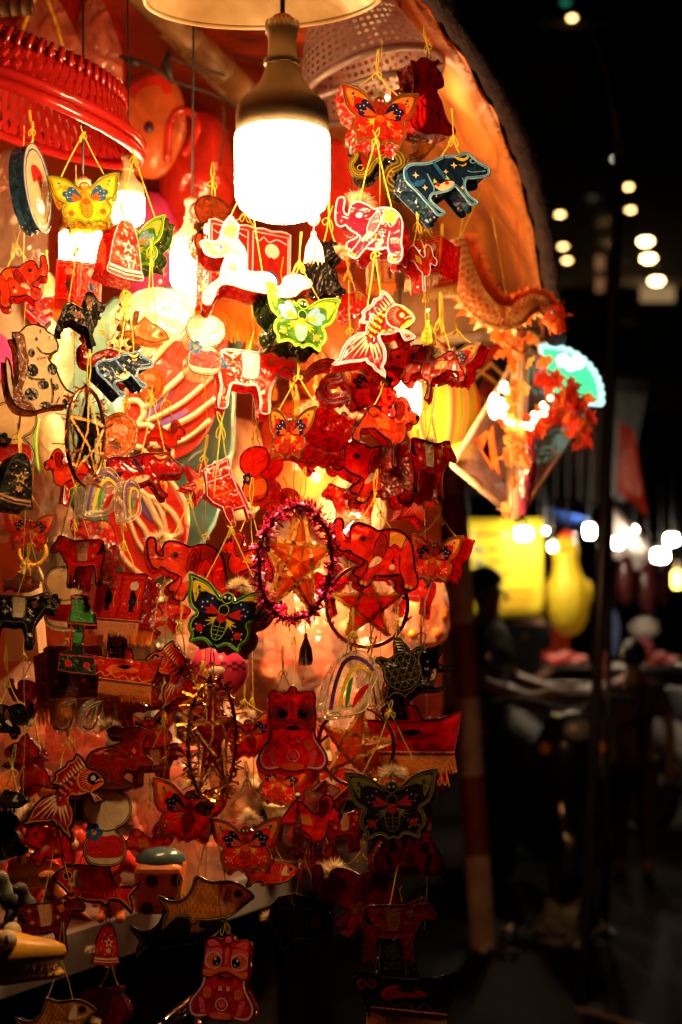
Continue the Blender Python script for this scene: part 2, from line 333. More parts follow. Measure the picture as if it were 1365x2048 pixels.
# ------------------------------------------------------------------ lit bulbs, shades, baskets
bulbg = glow('bulb light', WARM, MAIN_BULB)
housing = solid('bulb housing', (.62, .50, .34), .45, var=.12, vscale=20, bstr=.1); capm = solid('socket red', (.45, .10, .05), .5); cordm = solid('flex', (.02, .022, .03), .5)
DB = 1.89
def bulb(cx, ytop, d, s, label, gm, cordlen=.5, cap=True, tilt=0, fins=True):
    """s = px radius; profile measured off the big bulb"""
    o = empty('led_bulb', at(cx, ytop, d), label, 'light bulb', 'lit led bulbs', (0, tilt, 0)); k = s/95*d/F
    q = lambda pr: [(r*k, -z*k) for r, z in pr]
    b = MB(); b.lathe(q([(94, 0), (95, 8), (95, 100), (93, 122), (86, 140), (70, 155), (45, 164), (20, 168), (0, 169)]), gm, 40); b.obj('diffuser', o, True)
    b = MB(); b.lathe(q([(93, -1), (92.2, -6), (93, -9), (93, -40), (90, -58), (78, -72), (60, -88), (45, -108), (36, -128), (33, -140), (31, -148)]), housing, 48)
    b.obj('housing', o, True)
    b = MB(); b.lathe(q([(33, -141), (37, -143), (37, -152), (30, -156), (28, -190), (31, -206), (34, -208), (34, -216), (28, -222), (27, -226)]), solid('socket cream', (.66, .54, .38), .4), 32)
    for a in range(24): t = 2*PI*a/24; b.box((33*k*math.cos(t), 33*k*math.sin(t), 219*k), (2.5*k, 2.5*k, 18*k), solid('socket cream', (.66, .54, .38), .4), Matrix.Rotation(t, 3, 'Z'))
    b.obj('socket', o, True)
    if cap:
        b = MB(); b.lathe(q([(24, -222), (24, -232), (18, -240), (9, -243), (0, -244)]), capm, 20); b.obj('cap', o, True)
    b = MB(); b.tube([(0, 0, 240*k), (.002, 0, 240*k+cordlen*.3), (-.001, 0, 240*k+cordlen)], 5*k if s > 80 else 5*k, cordm, 8); b.obj('flex', o, True)
    return o, k
mb, k = bulb(565, 272, DB, 95, 'biggest lit bulb, white and blazing, under the cream metal lampshade', bulbg, .6)
# little round emblem on the neck: ring with a bar, like a letter e
b = MB(); th = [math.radians(a) for a in range(20, 340, 20)]; 
def onneck(u, v): 
    r = 39*k+.0008; a = -PI/2+u/39-.48; return Vector((r*math.cos(a), r*math.sin(a), (106+v)*k))
b.tube([onneck(9*math.cos(t), 9*math.sin(t)) for t in th], .0006, cordm, 5); b.tube([onneck(-8, 0), onneck(0, 0), onneck(8, 1)], .0006, cordm, 5); b.obj('emblem', mb)
b2 = glow('bulb light back', WARM, 30)
bulb(255, 392, 2.36, 34, 'smaller lit bulb behind the yellow butterfly, under the red basket', b2, .35)
bulb(165, 470, 2.40, 46, 'lit bulb glaring just below the yellow butterfly', b2, .5)
bulb(385, 505, 2.55, 44, 'lit bulb added for a glare on plastic, behind the horse head lantern', b2, 1.0)  # added bulb standing in for a highlight on a plastic panel
bulb(800, 770, 2.9, 42, 'lit bulb hidden behind the red elephants, low', glow('bulb light mid', WARM, 22), .9)
bulb(705, 1022, 2.95, 32, 'small lit bulb behind the red elephant with the raised trunk', glow('bulb light low', WARM, 92), .9)
bulb(812, 190, 3.0, 40, 'lit bulb inside the grey perforated basket', glow('bulb light basket', WARM, 7), .2)
# enamel lampshade above the big bulb
sh = empty('lampshade', at(527, -3, DB+.03), 'round metal lampshade, cream inside and dented, above the biggest bulb', 'lampshade', None, (math.radians(9), math.radians(-2), 0))
rs = 240*DB/F; ins = solid('enamel cream', (.40, .29, .16), .35, var=.18, vscale=12, bstr=.35, bscale=10, bdist=.012, col2=(.26, .16, .07)); outm = solid('enamel dark', (.05, .035, .03), .5)
b = MB(); b.lathe([(rs, 0), (rs*.93, .012), (rs*.8, .030), (rs*.55, .058), (rs*.3, .085), (rs*.12, .105), (.012, .115)], ins, 56); b.obj('inner_face', sh, True)
b = MB(); b.lathe([(rs+.002, .002), (rs*.93+.002, .016), (rs*.8+.002, .035), (rs*.55, .063), (rs*.3, .091), (rs*.12, .112), (.0, .121)], outm, 56); b.obj('outer_face', sh, True)
b = MB(); b.tube([(rs*math.cos(2*PI*i/64), rs*math.sin(2*PI*i/64), 0) for i in range(64)], .0035, ins, 8, closed=True); b.obj('rolled_rim', sh, True)
b = MB(); b.tube([(0, 0, .11), (0, 0, .5)], .004, cordm, 6); b.obj('hanger', sh)
# red plastic basket used as a shade
redpl = sheet('basket red', (.46, .014, .012), transl=.35, clear=0, gloss=.2, rough=.2, bscale=20, bstr=.15, var=.1)
bk = empty('red_basket', at(22, 228, 2.28), 'upside-down red plastic lattice basket used as a lampshade', 'basket', None, (math.radians(4), math.radians(17), 0))
rb = 268*2.28/F; hb = .080
b = MB(); 
for rr, zz, t in ((rb, 0, .009), (rb*.985, .018, .008)): b.tube([(rr*math.cos(2*PI*i/72), rr*math.sin(2*PI*i/72), zz) for i in range(72)], t, redpl, 8, closed=True)
b.obj('rim', bk, True)
b = MB(); b.tube([(rb*.72*math.cos(2*PI*i/72), rb*.72*math.sin(2*PI*i/72), hb) for i in range(72)], .007, redpl, 8, closed=True); b.lathe([(rb*.72, hb+.003), (rb*.4, hb+.012), (0, hb+.014)], redpl, 48); b.obj('top_disc', bk, True)
for sg in (-1, 1):
    b = MB(); pts = [Vector((rb*(1-.28*t), 0, hb*t)) for t in (0, .33, .66, 1)]
    vs = []
    for i, p in enumerate(pts):
        R = Matrix.Rotation(sg*i*.055, 3, 'Z'); p = R @ p; tt = R @ Vector((0, .0042, 0)); o = (R @ Vector((1, 0, .1))).normalized()*.003*(1 if sg > 0 else -.6); vs += [p-tt-o, p+tt-o, p+tt+o, p-tt+o]
    fs = []
    for i in range(3):
        for a in range(4): fs.append((i*4+a, i*4+(a+1) % 4, i*4+4+(a+1) % 4, i*4+4+a))
    b.add(vs, fs, redpl); me = b.mesh('lattice_slat')
    for i in range(84 if sg > 0 else 64): q = link('lattice_slat', me, bk); q.rotation_euler = (0, 0, 2*PI*i/(84 if sg > 0 else 64))
b = MB()
for i in range(64): a = 2*PI*i/64; b.tube([(rb*.79*math.cos(a), rb*.79*math.sin(a), hb*.86), (rb*.76*math.cos(a), rb*.76*math.sin(a), hb+.010), (rb*.60*math.cos(a+.06), rb*.60*math.sin(a+.06), hb+.016)], .0045, redpl, 5)
b.obj('ribs', bk, True)['kind'] = 'stuff'
# grey perforated basket
gp = sheet('basket grey', (.32, .21, .22), transl=.4, clear=0, gloss=.15, rough=.3, bscale=20, bstr=.15, var=.1)
gb = empty('grey_basket', at(742, 172, 2.72), 'grey perforated plastic basket hanging tilted as a lampshade', 'basket', None, (math.radians(-4), math.radians(-17), 0))
rg = 150*2.72/F; b = MB(); na, nr = 52, 9
def gpt(a, t): 
    rr = rg*(1-.35*t); return Vector((rr*math.cos(a), rr*math.sin(a), .13*t))
for i in range(na):
    for j in range(nr):
        a0, a1 = 2*PI*i/na, 2*PI*(i+1)/na; t0, t1 = j/nr, (j+1)/nr; am, tm = (a0+a1)/2, (t0+t1)/2
        outer = [gpt(a0, t0), gpt(am, t0), gpt(a1, t0), gpt(a1, tm), gpt(a1, t1), gpt(am, t1), gpt(a0, t1), gpt(a0, tm)]
        c = gpt(am, tm); inn = [c+(p-c).normalized()*.0047 for p in outer]
        if j in (0, nr-1): b.add(outer, [tuple(range(8))], gp)
        else: b.add(outer+inn, [(q, (q+1) % 8, 8+(q+1) % 8, 8+q) for q in range(8)], gp)
b.obj('perforated_wall', gb)
b = MB(); nx = 22
for i in range(-nx//2, nx//2):
    for j in range(-nx//2, nx//2):
        s = rg*1.34/nx; x, y = (i+.5)*s, (j+.5)*s
        if math.hypot(x, y) < rg*.65-s*.3:
            outer = [Vector((x+dx*s/2, y+dy*s/2, .131)) for dx, dy in ((-1, -1), (0, -1), (1, -1), (1, 0), (1, 1), (0, 1), (-1, 1), (-1, 0))]; c = Vector((x, y, .131)); inn = [c+(p-c).normalized()*s*.27 for p in outer]; b.add(outer+inn, [(q, (q+1) % 8, 8+(q+1) % 8, 8+q) for q in range(8)], gp)
b.obj('perforated_base', gb)
b = MB(); b.tube([(rg*math.cos(2*PI*i/64), rg*math.sin(2*PI*i/64), 0) for i in range(64)], .007, gp, 8, closed=True); b.obj('rim', gb, True)
b = MB(); b.tube([(-rg*.98, -.03, -.004), (0, -.05, -.006), (rg*.98, -.02, -.004)], .006, gp, 6); b.obj('crossbar', gb, True)
# loose wires in the roof
wire = solid('black wire', (.015, .012, .012), .5)
b = MB(); b.tube(crom([at(240, 112, 2.9), at(290, 125, 2.88), at(345, 160, 2.9), at(430, 190, 3.0), at(470, 215, 3.1)], 5, False), .0035, wire, 6); b.tube(crom([at(338, 100, 2.9), at(350, 118, 2.9), at(400, 135, 2.95), at(450, 150, 3.0)], 5, False), .003, wire, 6)
b.tube([at(335, 105, 2.88), at(332, 130, 2.88), at(345, 165, 2.88)], [.004, .011, .003], wire, 8); b.tube([at(250, 118, 2.9), at(268, 124, 2.89), at(280, 128, 2.89)], [.004, .009, .004], wire, 8); b.tube(crom([at(446, 205, 3.0), at(448, 260, 3.02), at(440, 330, 3.05)], 4, False), .002, wire, 5)
tag(b.obj('wire_bundle', None, True), 'black wire with a clip strung across the orange cloth under the roof', 'wire')
# ------------------------------------------------------------------ lantern drawings (y down, any unit)
T = {}
def sym(h): return h+[(-x, y) for x, y in reversed(h) if abs(x) > 1e-6]
def both(op):
    if op[0] == 'P': return [op, ('P', op[1], [(-x, y) for x, y in op[2]])]
    if op[0] == 'L': return [op, ('L', op[1], op[2], [(-x, y) for x, y in op[3]])]
def up(t): return [(x, -y) for x, y in P(t)]
art = []
art += both(('P', 'a', crom(up('0.30,0.42 0.55,0.59 0.80,0.65 0.87,0.60 0.84,0.44 0.77,0.30 0.70,0.18 0.68,0.30 0.66,0.40 0.55,0.46 0.44,0.44'))))
art += both(('P', 'b', crom(up('0.12,0.06 0.20,0.26 0.36,0.42 0.47,0.38 0.48,0.30 0.60,0.28 0.64,0.18 0.56,0.10 0.55,0.00 0.42,-0.05 0.25,-0.02'))))
art += both(('P', 'c', crom(up('0.10,0.04 0.26,0.17 0.36,0.22 0.34,0.13 0.46,0.11 0.38,0.06 0.42,0.00 0.28,0.00'))))
art += both(('P', 'd', up('0.08,-0.03 0.32,-0.10 0.22,-0.12 0.38,-0.18 0.22,-0.17 0.30,-0.27 0.18,-0.20 0.16,-0.30 0.11,-0.20')))
art += both(('P', 'c', ell(.44, .36, .085, .085)))
for x, y, r in ((.70, -.52, .035), (.66, -.43, .026), (.72, -.36, .02)): art += both(('P', 'b', ell(x, y, r, r, 8)))
for x, y, r in ((.33, -.33, .02), (.42, -.24, .02), (.52, -.21, .018), (.50, -.10, .018), (.55, .42, .022), (.53, .30, .02), (.36, .46, .02), (.33, .30, .016)): art += both(('P', 'w', ell(x, y, r, r, 6)))
art += [('P', 'ink', ell(0, -.40, .13, .13)), ('L', 'e', .018, ell(0, -.40, .12, .12)+[(.12, -.40)]), ('P', 'ink', ell(0, -.12, .12, .13)), ('L', 'e', .016, ell(0, -.12, .115, .125)+[(.115, -.12)]),
        ('P', 'base2', ell(0, .26, .16, .30)), ('L', 'e', .018, ell(0, .26, .16, .30)+[(.16, .26)]), ('P', 'c', ell(0, .06, .12, .10)),
        ('L', 'e', .012, [(0, .15), (0, .55)]), ('L', 'e', .012, [(-.14, .26), (.14, .26)]), ('L', 'e', .012, [(-.15, .34), (.15, .34)]), ('L', 'e', .012, [(-.12, .44), (.12, .44)]),
        ('P', 'w', ell(-.05, -.41, .03, .035, 8)), ('P', 'w', ell(.05, -.41, .03, .035, 8))]
T['butterfly'] = dict(out=sym(up('0,0.53 0.11,0.49 0.16,0.38 0.28,0.48 0.48,0.64 0.72,0.73 1.0,0.76 0.95,0.60 0.92,0.40 0.86,0.20 0.76,0.05 0.60,-0.06 0.67,-0.16 0.70,-0.32 0.66,-0.45 0.58,-0.54 0.57,-0.70 0.45,-0.66 0.32,-0.60 0.2,-0.62 0.10,-0.70 0,-0.64')), art=art, inset=(.045, 'e'), n=3)
# --- ox / bull, running to the right
art = [('P', 'b', crom(P('105,380 90,450 120,535 190,590 270,598 325,565 355,500 290,520 230,525 200,560 140,510 125,430'))),
       ('P', 'a', crom(P('780,178 850,200 920,200 965,165 978,200 920,240 850,240 800,215'))), ('P', 'a', P('825,290 880,298 945,262 930,300 880,318')),
       ('P', 'e', ell(1025, 240, 42, 34)), ('P', 'ink', ell(1030, 242, 24, 20)), ('P', 'w', crom(P('470,600 560,652 660,624 742,562 730,520 640,522 560,560 480,582'))),
       ('P', 'c', ell(520, 575, 26, 28)), ('P', 'c', ell(645, 545, 28, 24)), ('P', 'd', P('455,560 470,490 510,540')), ('P', 'd', P('620,500 640,440 690,500')),
       ('P', 'b', P('480,270 520,290 650,480 600,490 470,300')), ('L', 'e', 18, P('385,430 430,540 462,610 450,690 560,680 680,640 745,575')), ('L', 'e', 12, P('935,375 1000,392 1100,382 1190,368')),
       ('P', 'e', ell(1185, 335, 16, 10, 8)), ('L', 'ink', 12, P('640,190 600,300 640,420')), ('L', 'e', 12, P('860,470 890,560 860,640'))]
for x, y, r in ((760, 310, 48), (640, 400, 38), (225, 460, 48), (335, 620, 42), (845, 605, 34)): art.append(('P', 'w', star(x, y, r)))
T['bull'] = dict(out=P('80,500 75,430 90,370 140,320 220,295 330,290 430,275 540,230 640,185 760,175 840,165 900,140 960,132 1020,165 1070,220 1150,275 1230,310 1250,360 1235,420 1190,445 1090,460 980,475 930,478 905,520 890,590 910,660 960,720 1030,770 1045,800 1000,830 950,825 900,770 850,700 780,610 745,585 640,650 500,690 440,700 400,760 440,820 520,890 575,925 570,960 510,985 460,960 400,880 330,800 250,700 150,600 100,540'), art=art, inset=(22, 'e'), n=2)
# --- cow standing on four straight legs, to the right
art = [('P', 'w', crom(P('330,190 520,170 540,330 520,470 360,480 350,330'))), ('L', 'e', 14, P('330,190 350,330 360,480')), ('L', 'e', 14, P('520,170 540,330 520,470')), ('P', 'b', crom(P('90,230 70,320 110,400 200,400 150,350 120,290'))),
       ('P', 'e', ell(870, 190, 30, 26)), ('P', 'ink', ell(874, 192, 16, 15)), ('P', 'a', crom(P('760,90 800,120 850,110 880,60 890,110 840,150 790,145'))), ('L', 'ink', 12, P('160,470 300,500 470,490 600,480')),
       ('P', 'ink', P('120,830 190,830 190,880 110,880')), ('P', 'ink', P('610,830 690,830 690,880 600,880')), ('P', 'a', P('600,230 690,200 720,280 650,330'))]
for x, y in ((220, 260), (250, 420), (610, 380), (700, 160)): art.append(('P', 'w', star(x, y, 44)))
T['cow'] = dict(out=P('60,320 70,230 120,180 240,170 400,165 560,160 680,120 760,80 800,70 860,60 880,110 960,200 1000,260 985,310 920,320 850,300 800,360 760,440 720,520 700,600 700,720 710,870 600,880 590,760 560,640 520,560 420,580 300,570 240,580 220,660 210,760 205,870 105,885 100,760 110,620 80,500 60,420'), art=art, inset=(18, 'e'), n=2)
# --- dachshund to the right
T['dog'] = dict(out=P('240,490 265,400 300,360 370,240 400,200 440,185 500,220 560,270 610,290 640,250 630,180 650,120 690,90 740,110 770,170 790,220 840,245 855,280 830,335 790,340 735,335 738,400 720,480 680,525 640,540 640,620 650,700 655,730 630,742 608,720 606,620 595,510 540,480 480,430 440,395 380,402 330,405 315,440 315,500 300,525 270,515'),
  art=[('P', 'd', crom(P('640,250 648,170 690,130 722,170 716,240 690,300 655,312'))), ('L', 'ink', 9, crom(P('640,250 648,170 690,130 722,170 716,240 690,300 655,312'))+[(640, 250)]), ('P', 'ink', ell(757, 200, 14, 22)), ('P', 'ink', ell(838, 278, 18, 24)),
       ('L', 'ink', 9, P('390,215 385,262 430,290 490,270 505,225')), ('L', 'ink', 8, P('735,335 770,330 800,300')), ('L', 'ink', 9, P('330,405 440,392 500,440 595,505')), ('L', 'ink', 9, P('615,300 625,330 655,345 690,340')), ('L', 'ink', 8, P('620,520 625,600 632,720')), ('P', 'a', P('450,300 560,310 590,400 480,390'))], inset=None, n=3)
# --- elephant to the left, trunk up
T['elephant'] = dict(out=P('0,490 20,458 55,455 78,490 85,560 110,605 150,610 145,540 165,495 220,470 320,488 390,515 450,492 540,480 620,510 690,580 720,680 740,780 780,880 782,950 740,988 680,988 655,950 648,900 610,865 560,890 470,905 420,900 390,940 352,1012 300,1012 260,985 265,940 230,935 212,900 228,866 290,820 290,782 200,750 150,715 120,735 75,732 40,690 10,590'),
  art=[('L', 'ink', 11, crom(P('405,560 380,620 370,720 400,770 450,740 480,650 470,570 430,530'))+[(405, 560)]), ('P', 'd', crom(P('415,570 392,630 384,715 405,750 442,725 468,650 458,580 430,550'))), ('P', 'w', crom(P('340,836 395,740 452,760 410,812 370,838'))),
       ('P', 'e', ell(258, 600, 34, 28, 12)), ('P', 'ink', ell(265, 604, 20, 20)), ('L', 'ink', 8, P('225,610 258,570 292,590')), ('P', 'a', crom(P('490,520 560,508 640,540 620,640 560,610 500,640'))), ('L', 'ink', 10, crom(P('488,520 500,650 545,610 600,660 640,540'), 3, False)),
       ('L', 'ink', 10, P('430,902 510,890 600,862')), ('L', 'ink', 10, crom(P('600,700 612,820 650,900'), 3, False)), ('L', 'ink', 9, P('95,640 160,650')), ('L', 'ink', 10, P('290,780 330,800 330,850 280,960')), ('L', 'ink', 8, P('150,540 200,545')),
       ('P', 'a', ell(690, 960, 16, 20, 8)), ('P', 'a', ell(727, 965, 16, 20, 8)), ('P', 'a', ell(295, 985, 14, 18, 8)), ('P', 'a', ell(328, 990, 14, 18, 8)), ('P', 'ink', star(545, 760, 30)), ('P', 'w', ell(545, 815, 26, 26, 10))], inset=None, n=3)
# --- goldfish, head up right, veil tail
art = [('P', 'a', crom(P('935,250 1030,268 1100,310 1160,362 1130,385 1060,330 980,300 930,290'))), ('P', 'base2', ell(945, 425, 140, 160, 22)), ('L', 'e', 26, ell(945, 425, 145, 165, 26)[6:20]),
       ('P', 'ink', ell(1030, 410, 85, 90)), ('P', 'w', ell(1028, 402, 38, 38)), ('P', 'a', crom(P('1190,470 1100,570 1035,600 1000,580 1060,520 1120,470'))), ('L', 'w', 18, P('1060,455 1120,420 1170,420'))]
for k in range(11):
    q = math.radians(118+k*13.5); art.append(('P', 'w', [(1028+92*math.cos(q-.05), 410-95*math.sin(q-.05)), (1028+205*math.cos(q), 415-175*math.sin(q)*.98), (1028+92*math.cos(q+.05), 410-95*math.sin(q+.05))]))
for r in range(4):
    for c in range(4+(r > 0)):
        x = 770-r*30-c*62+(r % 2)*8; y = 330+r*88+c*66
        if y < 790 and x > 545-(r*4) and not (x > 800): art += [('P', 'a', ell(x+10, y, 30, 26, 8)), ('P', 'ink', ell(x-12, y+14, 15, 20, 6))]
art.append(('P', 'a', ell(755, 645, 34, 20, 8))); art.append(('P', 'a', ell(850, 632, 34, 20, 8)))
for i in range(9):
    a = Vector((790-30*i*1.0, 110+i*47)); b = Vector((890-i*38, 235+i*36)); art.append(('P', 'w', [tuple(a), tuple(b+Vector((8, -10))), tuple(b+Vector((-14, 14)))]))
for (x0, y0, x1, y1) in ((250, 890, 500, 690), (190, 1060, 510, 740), (300, 1060, 520, 790), (400, 1040, 530, 830), (485, 1030, 545, 850), (625, 1110, 575, 850), (700, 1140, 610, 850), (730, 1040, 650, 830)):
    d = Vector((x1-x0, y1-y0)).normalized(); nn = Vector((-d.y, d.x))*20; art.append(('P', 'w', [(x0, y0), (x1+nn.x, y1+nn.y), (x1-nn.x, y1-nn.y)]))
art.append(('P', 'w', P('1005,640 1100,720 1060,640'))); art.append(('P', 'w', P('1050,640 1180,715 1100,650')))
T['goldfish'] = dict(out=P('35,1130 130,1060 170,950 230,830 330,730 430,680 520,655 522,590 540,530 425,520 480,440 470,370 540,300 610,250 640,180 720,150 755,55 840,110 900,190 930,245 1030,265 1100,310 1160,360 1205,430 1190,490 1100,570 1040,605 1110,630 1190,690 1215,730 1150,745 1070,770 1030,700 985,625 900,665 800,685 715,685 720,770 770,860 790,960 780,1080 740,1150 775,1220 775,1310 700,1240 640,1200 600,1140 540,1110 500,1060 440,1080 380,1085 280,1095 200,1110 130,1130'), art=art, inset=(26, 'e'), n=2)
# --- carp, straight, to the right
art = [('P', 'ink', ell(1150, 270, 34, 32)), ('L', 'e', 9, ell(1150, 270, 42, 40)+[(1192, 270)]), ('P', 'w', crom(P('1000,360 1060,215 1100,240 1090,320 1140,350 1080,370'))), ('L', 'e', 9, P('560,340 500,320 470,295')), ('L', 'e', 9, P('600,470 540,520 515,550')),
       ('L', 'e', 9, P('780,180 800,130 850,165')), ('L', 'e', 9, P('860,170 820,140')), ('L', 'e', 10, P('1010,190 980,330 1010,460')), ('L', 'e', 9, P('1180,360 1230,330 1270,320'))]
for r in range(7):
    for c in range(9):
        x = 640+c*44+(r % 2)*22; y = 215+r*40
        hi = 330-(x-640)*.62 if x < 860 else 190
        if y > hi+12 and y < (455 if x > 760 else 445) and x < 985: art.append(('L', 's', 7, [(x+20*math.cos(q), y+20*math.sin(q)) for q in (2.0, 2.6, 3.14, 3.7, 4.3)]))
T['carp'] = dict(out=P('450,280 540,328 640,330 720,270 760,180 790,118 860,150 930,165 1050,160 1150,180 1230,230 1292,290 1262,320 1200,370 1130,430 1050,470 960,487 880,497 800,490 770,522 735,500 728,467 640,465 580,500 500,572 515,480 540,420 490,350'), art=art, inset=(14, 'e'), n=2)
# --- lion-dance mask with round body
art = []
def bl(op):
    art.append(op); k = 2
    if op[0] == 'P': art.append(('P', op[1], [(1344-x, y) for x, y in op[2]]))
    else: art.append(('L', op[1], op[2], [(1344-x, y) for x, y in op[3]]))
bl(('P', 'c', crom(P('360,420 440,380 560,380 600,440 600,620 540,680 420,690 350,640 345,500')))); bl(('P', 'a', ell(470, 560, 118, 112, 18))); bl(('L', 'e', 12, ell(480, 565, 120, 118, 18)+[(600, 565)])); bl(('P', 'ink', ell(528, 575, 66, 70, 14))); bl(('P', 'w', ell(505, 545, 20, 24, 8))); bl(('P', 'w', ell(540, 610, 12, 12, 6)))
bl(('P', 'c', crom(P('370,300 430,270 500,290 540,340 470,360 400,380')))); bl(('P', 'a', ell(440, 1030, 66, 82, 14))); bl(('P', 'c', crom(P('330,1110 400,1120 430,1220 440,1320 390,1330 350,1240'))))
bl(('L', 'e', 22, crom(P('380,820 360,940 300,1040 235,1140 210,1230 240,1320 320,1360 460,1345'), 3, False)))
art += [('P', 'a', crom(P('345,700 480,705 600,655 690,640 780,665 880,705 1000,690 1002,785 930,802 850,765 700,705 560,745 460,802 350,790'))), ('L', 'ink', 12, crom(P('345,790 460,805 560,748 700,708 850,768 930,805 1000,788'), 3, False)), ('P', 'ink', P('520,790 700,725 830,790 700,820')), ('P', 'red', P('600,770 700,735 800,775 700,800')),
        ('P', 'w', P('600,920 650,920 650,985 600,985')), ('P', 'w', P('720,920 770,920 770,985 720,985')), ('L', 'ink', 12, P('560,1000 600,900 672,960 740,900 800,1000 672,1040 560,1000')), ('L', 'e', 12, ell(672, 1180, 85, 85, 16)+[(757, 1180)]), ('P', 'c', ell(672, 1180, 55, 55, 12)), ('P', 'a', crom(P('520,1310 672,1290 820,1310 800,1375 672,1390 540,1375'))),
        ('P', 'c', ell(672, 255, 48, 52, 12)), ('P', 'a', P('640,400 672,360 704,400 690,620 655,620'))]
T['lion'] = dict(out=P('340,470 335,330 360,265 430,235 510,250 560,282 610,250 640,190 690,172 730,200 745,255 800,272 860,245 950,245 1000,290 1005,380 1000,480 1010,600 1005,700 995,800 1000,900 1050,1000 1130,1110 1170,1230 1150,1330 1080,1390 980,1395 880,1372 780,1397 680,1410 560,1397 480,1362 400,1390 290,1390 210,1330 180,1220 210,1120 280,1020 340,920 355,820 340,700 335,580'), art=art, inset=None, n=2)
# --- junk boat with wheelhouse
art = [('P', 'ink', P('733,735 742,585 765,572 815,580 840,612 845,735')), ('L', 'e', 8, P('725,735 735,575 765,565 820,572 848,610 850,735')), ('L', 'e', 7, ell(785, 618, 32, 32)+[(817, 618)]), ('P', 'e', ell(785, 618, 10, 10, 8)),
       ('L', 'e', 8, P('605,715 720,738 860,748 1000,748 1100,715')), ('P', 'a', P('740,668 825,668 825,705 740,705')), ('L', 'ink', 9, P('740,687 825,687')), ('L', 'ink', 9, P('768,668 768,705')), ('L', 'ink', 9, P('797,668 797,705')), ('L', 'a', 7, P('852,700 862,725 872,700')), ('L', 'a', 7, P('878,702 902,702')), ('L', 'a', 7, P('890,702 890,726')),
       ('P', 'c', crom(P('720,820 780,780 840,790 900,800 960,820 900,840 820,835 760,850'))), ('P', 'ink', crom(P('800,800 850,785 900,795 860,815'))), ('L', 'c', 8, ell(632, 775, 20, 20, 10)+[(652, 775)]), ('L', 'c', 8, ell(682, 775, 20, 20, 10)+[(702, 775)]), ('L', 'e', 7, crom(P('655,860 690,835 720,870 760,850 800,880 850,860 890,895 940,865 980,900 1040,880'), 3, False))]
for k in range(8): art.append(('L', 'e', 5, [(785, 618), (785+42*math.cos(k*PI/4), 618+42*math.sin(k*PI/4))]))
T['boat'] = dict(out=P('600,712 720,732 728,575 760,560 820,566 852,608 858,660 890,668 915,742 1000,742 1112,706 1075,830 1042,918 860,905 682,888 650,800'), art=art, inset=None, n=1, fringe=(682, 888, 1042, 918, 105))
# --- palace lantern: square painted box with fringe
art = []
for x0 in (30, 530):
    art += [('P', 'base2', [(x0, 60), (x0+440, 60), (x0+440, 900), (x0, 900)]), ('L', 'e', 16, [(x0, 60), (x0+440, 60), (x0+440, 900), (x0, 900), (x0, 60)]), ('P', 'w', ell(x0+240, 260, 90, 90)), ('P', 'ink', crom([(x0+180, 420), (x0+230, 330), (x0+280, 400), (x0+330, 520), (x0+280, 640), (x0+300, 760), (x0+200, 760), (x0+210, 600)])), ('P', 'b', crom([(x0+160, 560), (x0+240, 500), (x0+330, 600), (x0+260, 680)])),
            ('L', 'e', 14, crom([(x0+30, 830), (x0+90, 780), (x0+140, 830), (x0+200, 790), (x0+250, 840), (x0+320, 790), (x0+400, 840)], 3, False)), ('L', 'e', 14, crom([(x0+20, 130), (x0+80, 160), (x0+130, 110), (x0+200, 160), (x0+300, 110), (x0+420, 150)], 3, False)), ('P', 'c', star(x0+90, 620, 60, 5, .4)), ('L', 'a', 12, [(x0+380, 300), (x0+350, 500), (x0+390, 700)])]
T['palace'] = dict(out=P('0,20 60,0 160,20 260,0 360,20 460,0 560,20 660,0 760,20 860,0 940,0 1000,20 1000,940 0,940'), art=art, inset=None, n=1, fringe=(0, 940, 1000, 940, 330))
# --- rainbow arch, clear
T['rainbow'] = dict(out=P('150,1290 160,1190 185,1080 230,970 300,915 380,900 440,940 470,1000 470,1060 440,1120 430,1200 380,1260 280,1292 190,1306'),
  art=[('L', 'b', 24, crom(P('188,1270 212,1120 262,985 330,945 400,965 448,1010'), 3, False)), ('L', 'a', 24, crom(P('240,1250 270,1110 320,1015 380,992 438,1030'), 3, False)), ('P', 'd', crom(P('282,1255 276,1180 292,1100 322,1060 312,1130 300,1200'))), ('P', 'c', crom(P('320,1245 332,1180 372,1120 420,1090 400,1140 360,1200')))], inset=(34, 'cream'), n=3)
# --- rabbit to the right
T['rabbit'] = dict(out=P('705,345 760,318 830,350 860,338 930,350 978,382 962,420 940,460 935,520 960,560 988,590 960,622 900,612 870,642 800,622 780,680 832,720 800,748 700,742 640,732 560,700 528,600 560,500 620,460 720,450 800,430 820,400 740,392'),
  art=[('L', 'e', 7, ell(872, 382, 22, 22, 10)+[(894, 382)]), ('P', 'e', ell(872, 382, 8, 8, 6)), ('L', 'e', 7, P('720,350 770,345 810,375 750,375 720,350')), ('L', 'e', 8, crom(P('600,480 560,560 590,680 660,700 690,640 660,590 620,600'), 3, False)), ('L', 'e', 7, crom(P('690,560 690,520 740,510 745,550 710,560'), 3, False)), ('L', 'e', 6, P('900,420 850,440')), ('L', 'e', 6, P('900,428 850,455')), ('P', 'a', P('600,490 660,470 700,465 640,500')), ('L', 'e', 6, crom(P('700,470 760,480 820,540 900,570'), 3, False)), ('P', 'a', P('850,500 870,480 885,505 870,530')), ('L', 'e', 6, P('640,720 700,690 800,735'))], inset=(10, 'e'), n=2)
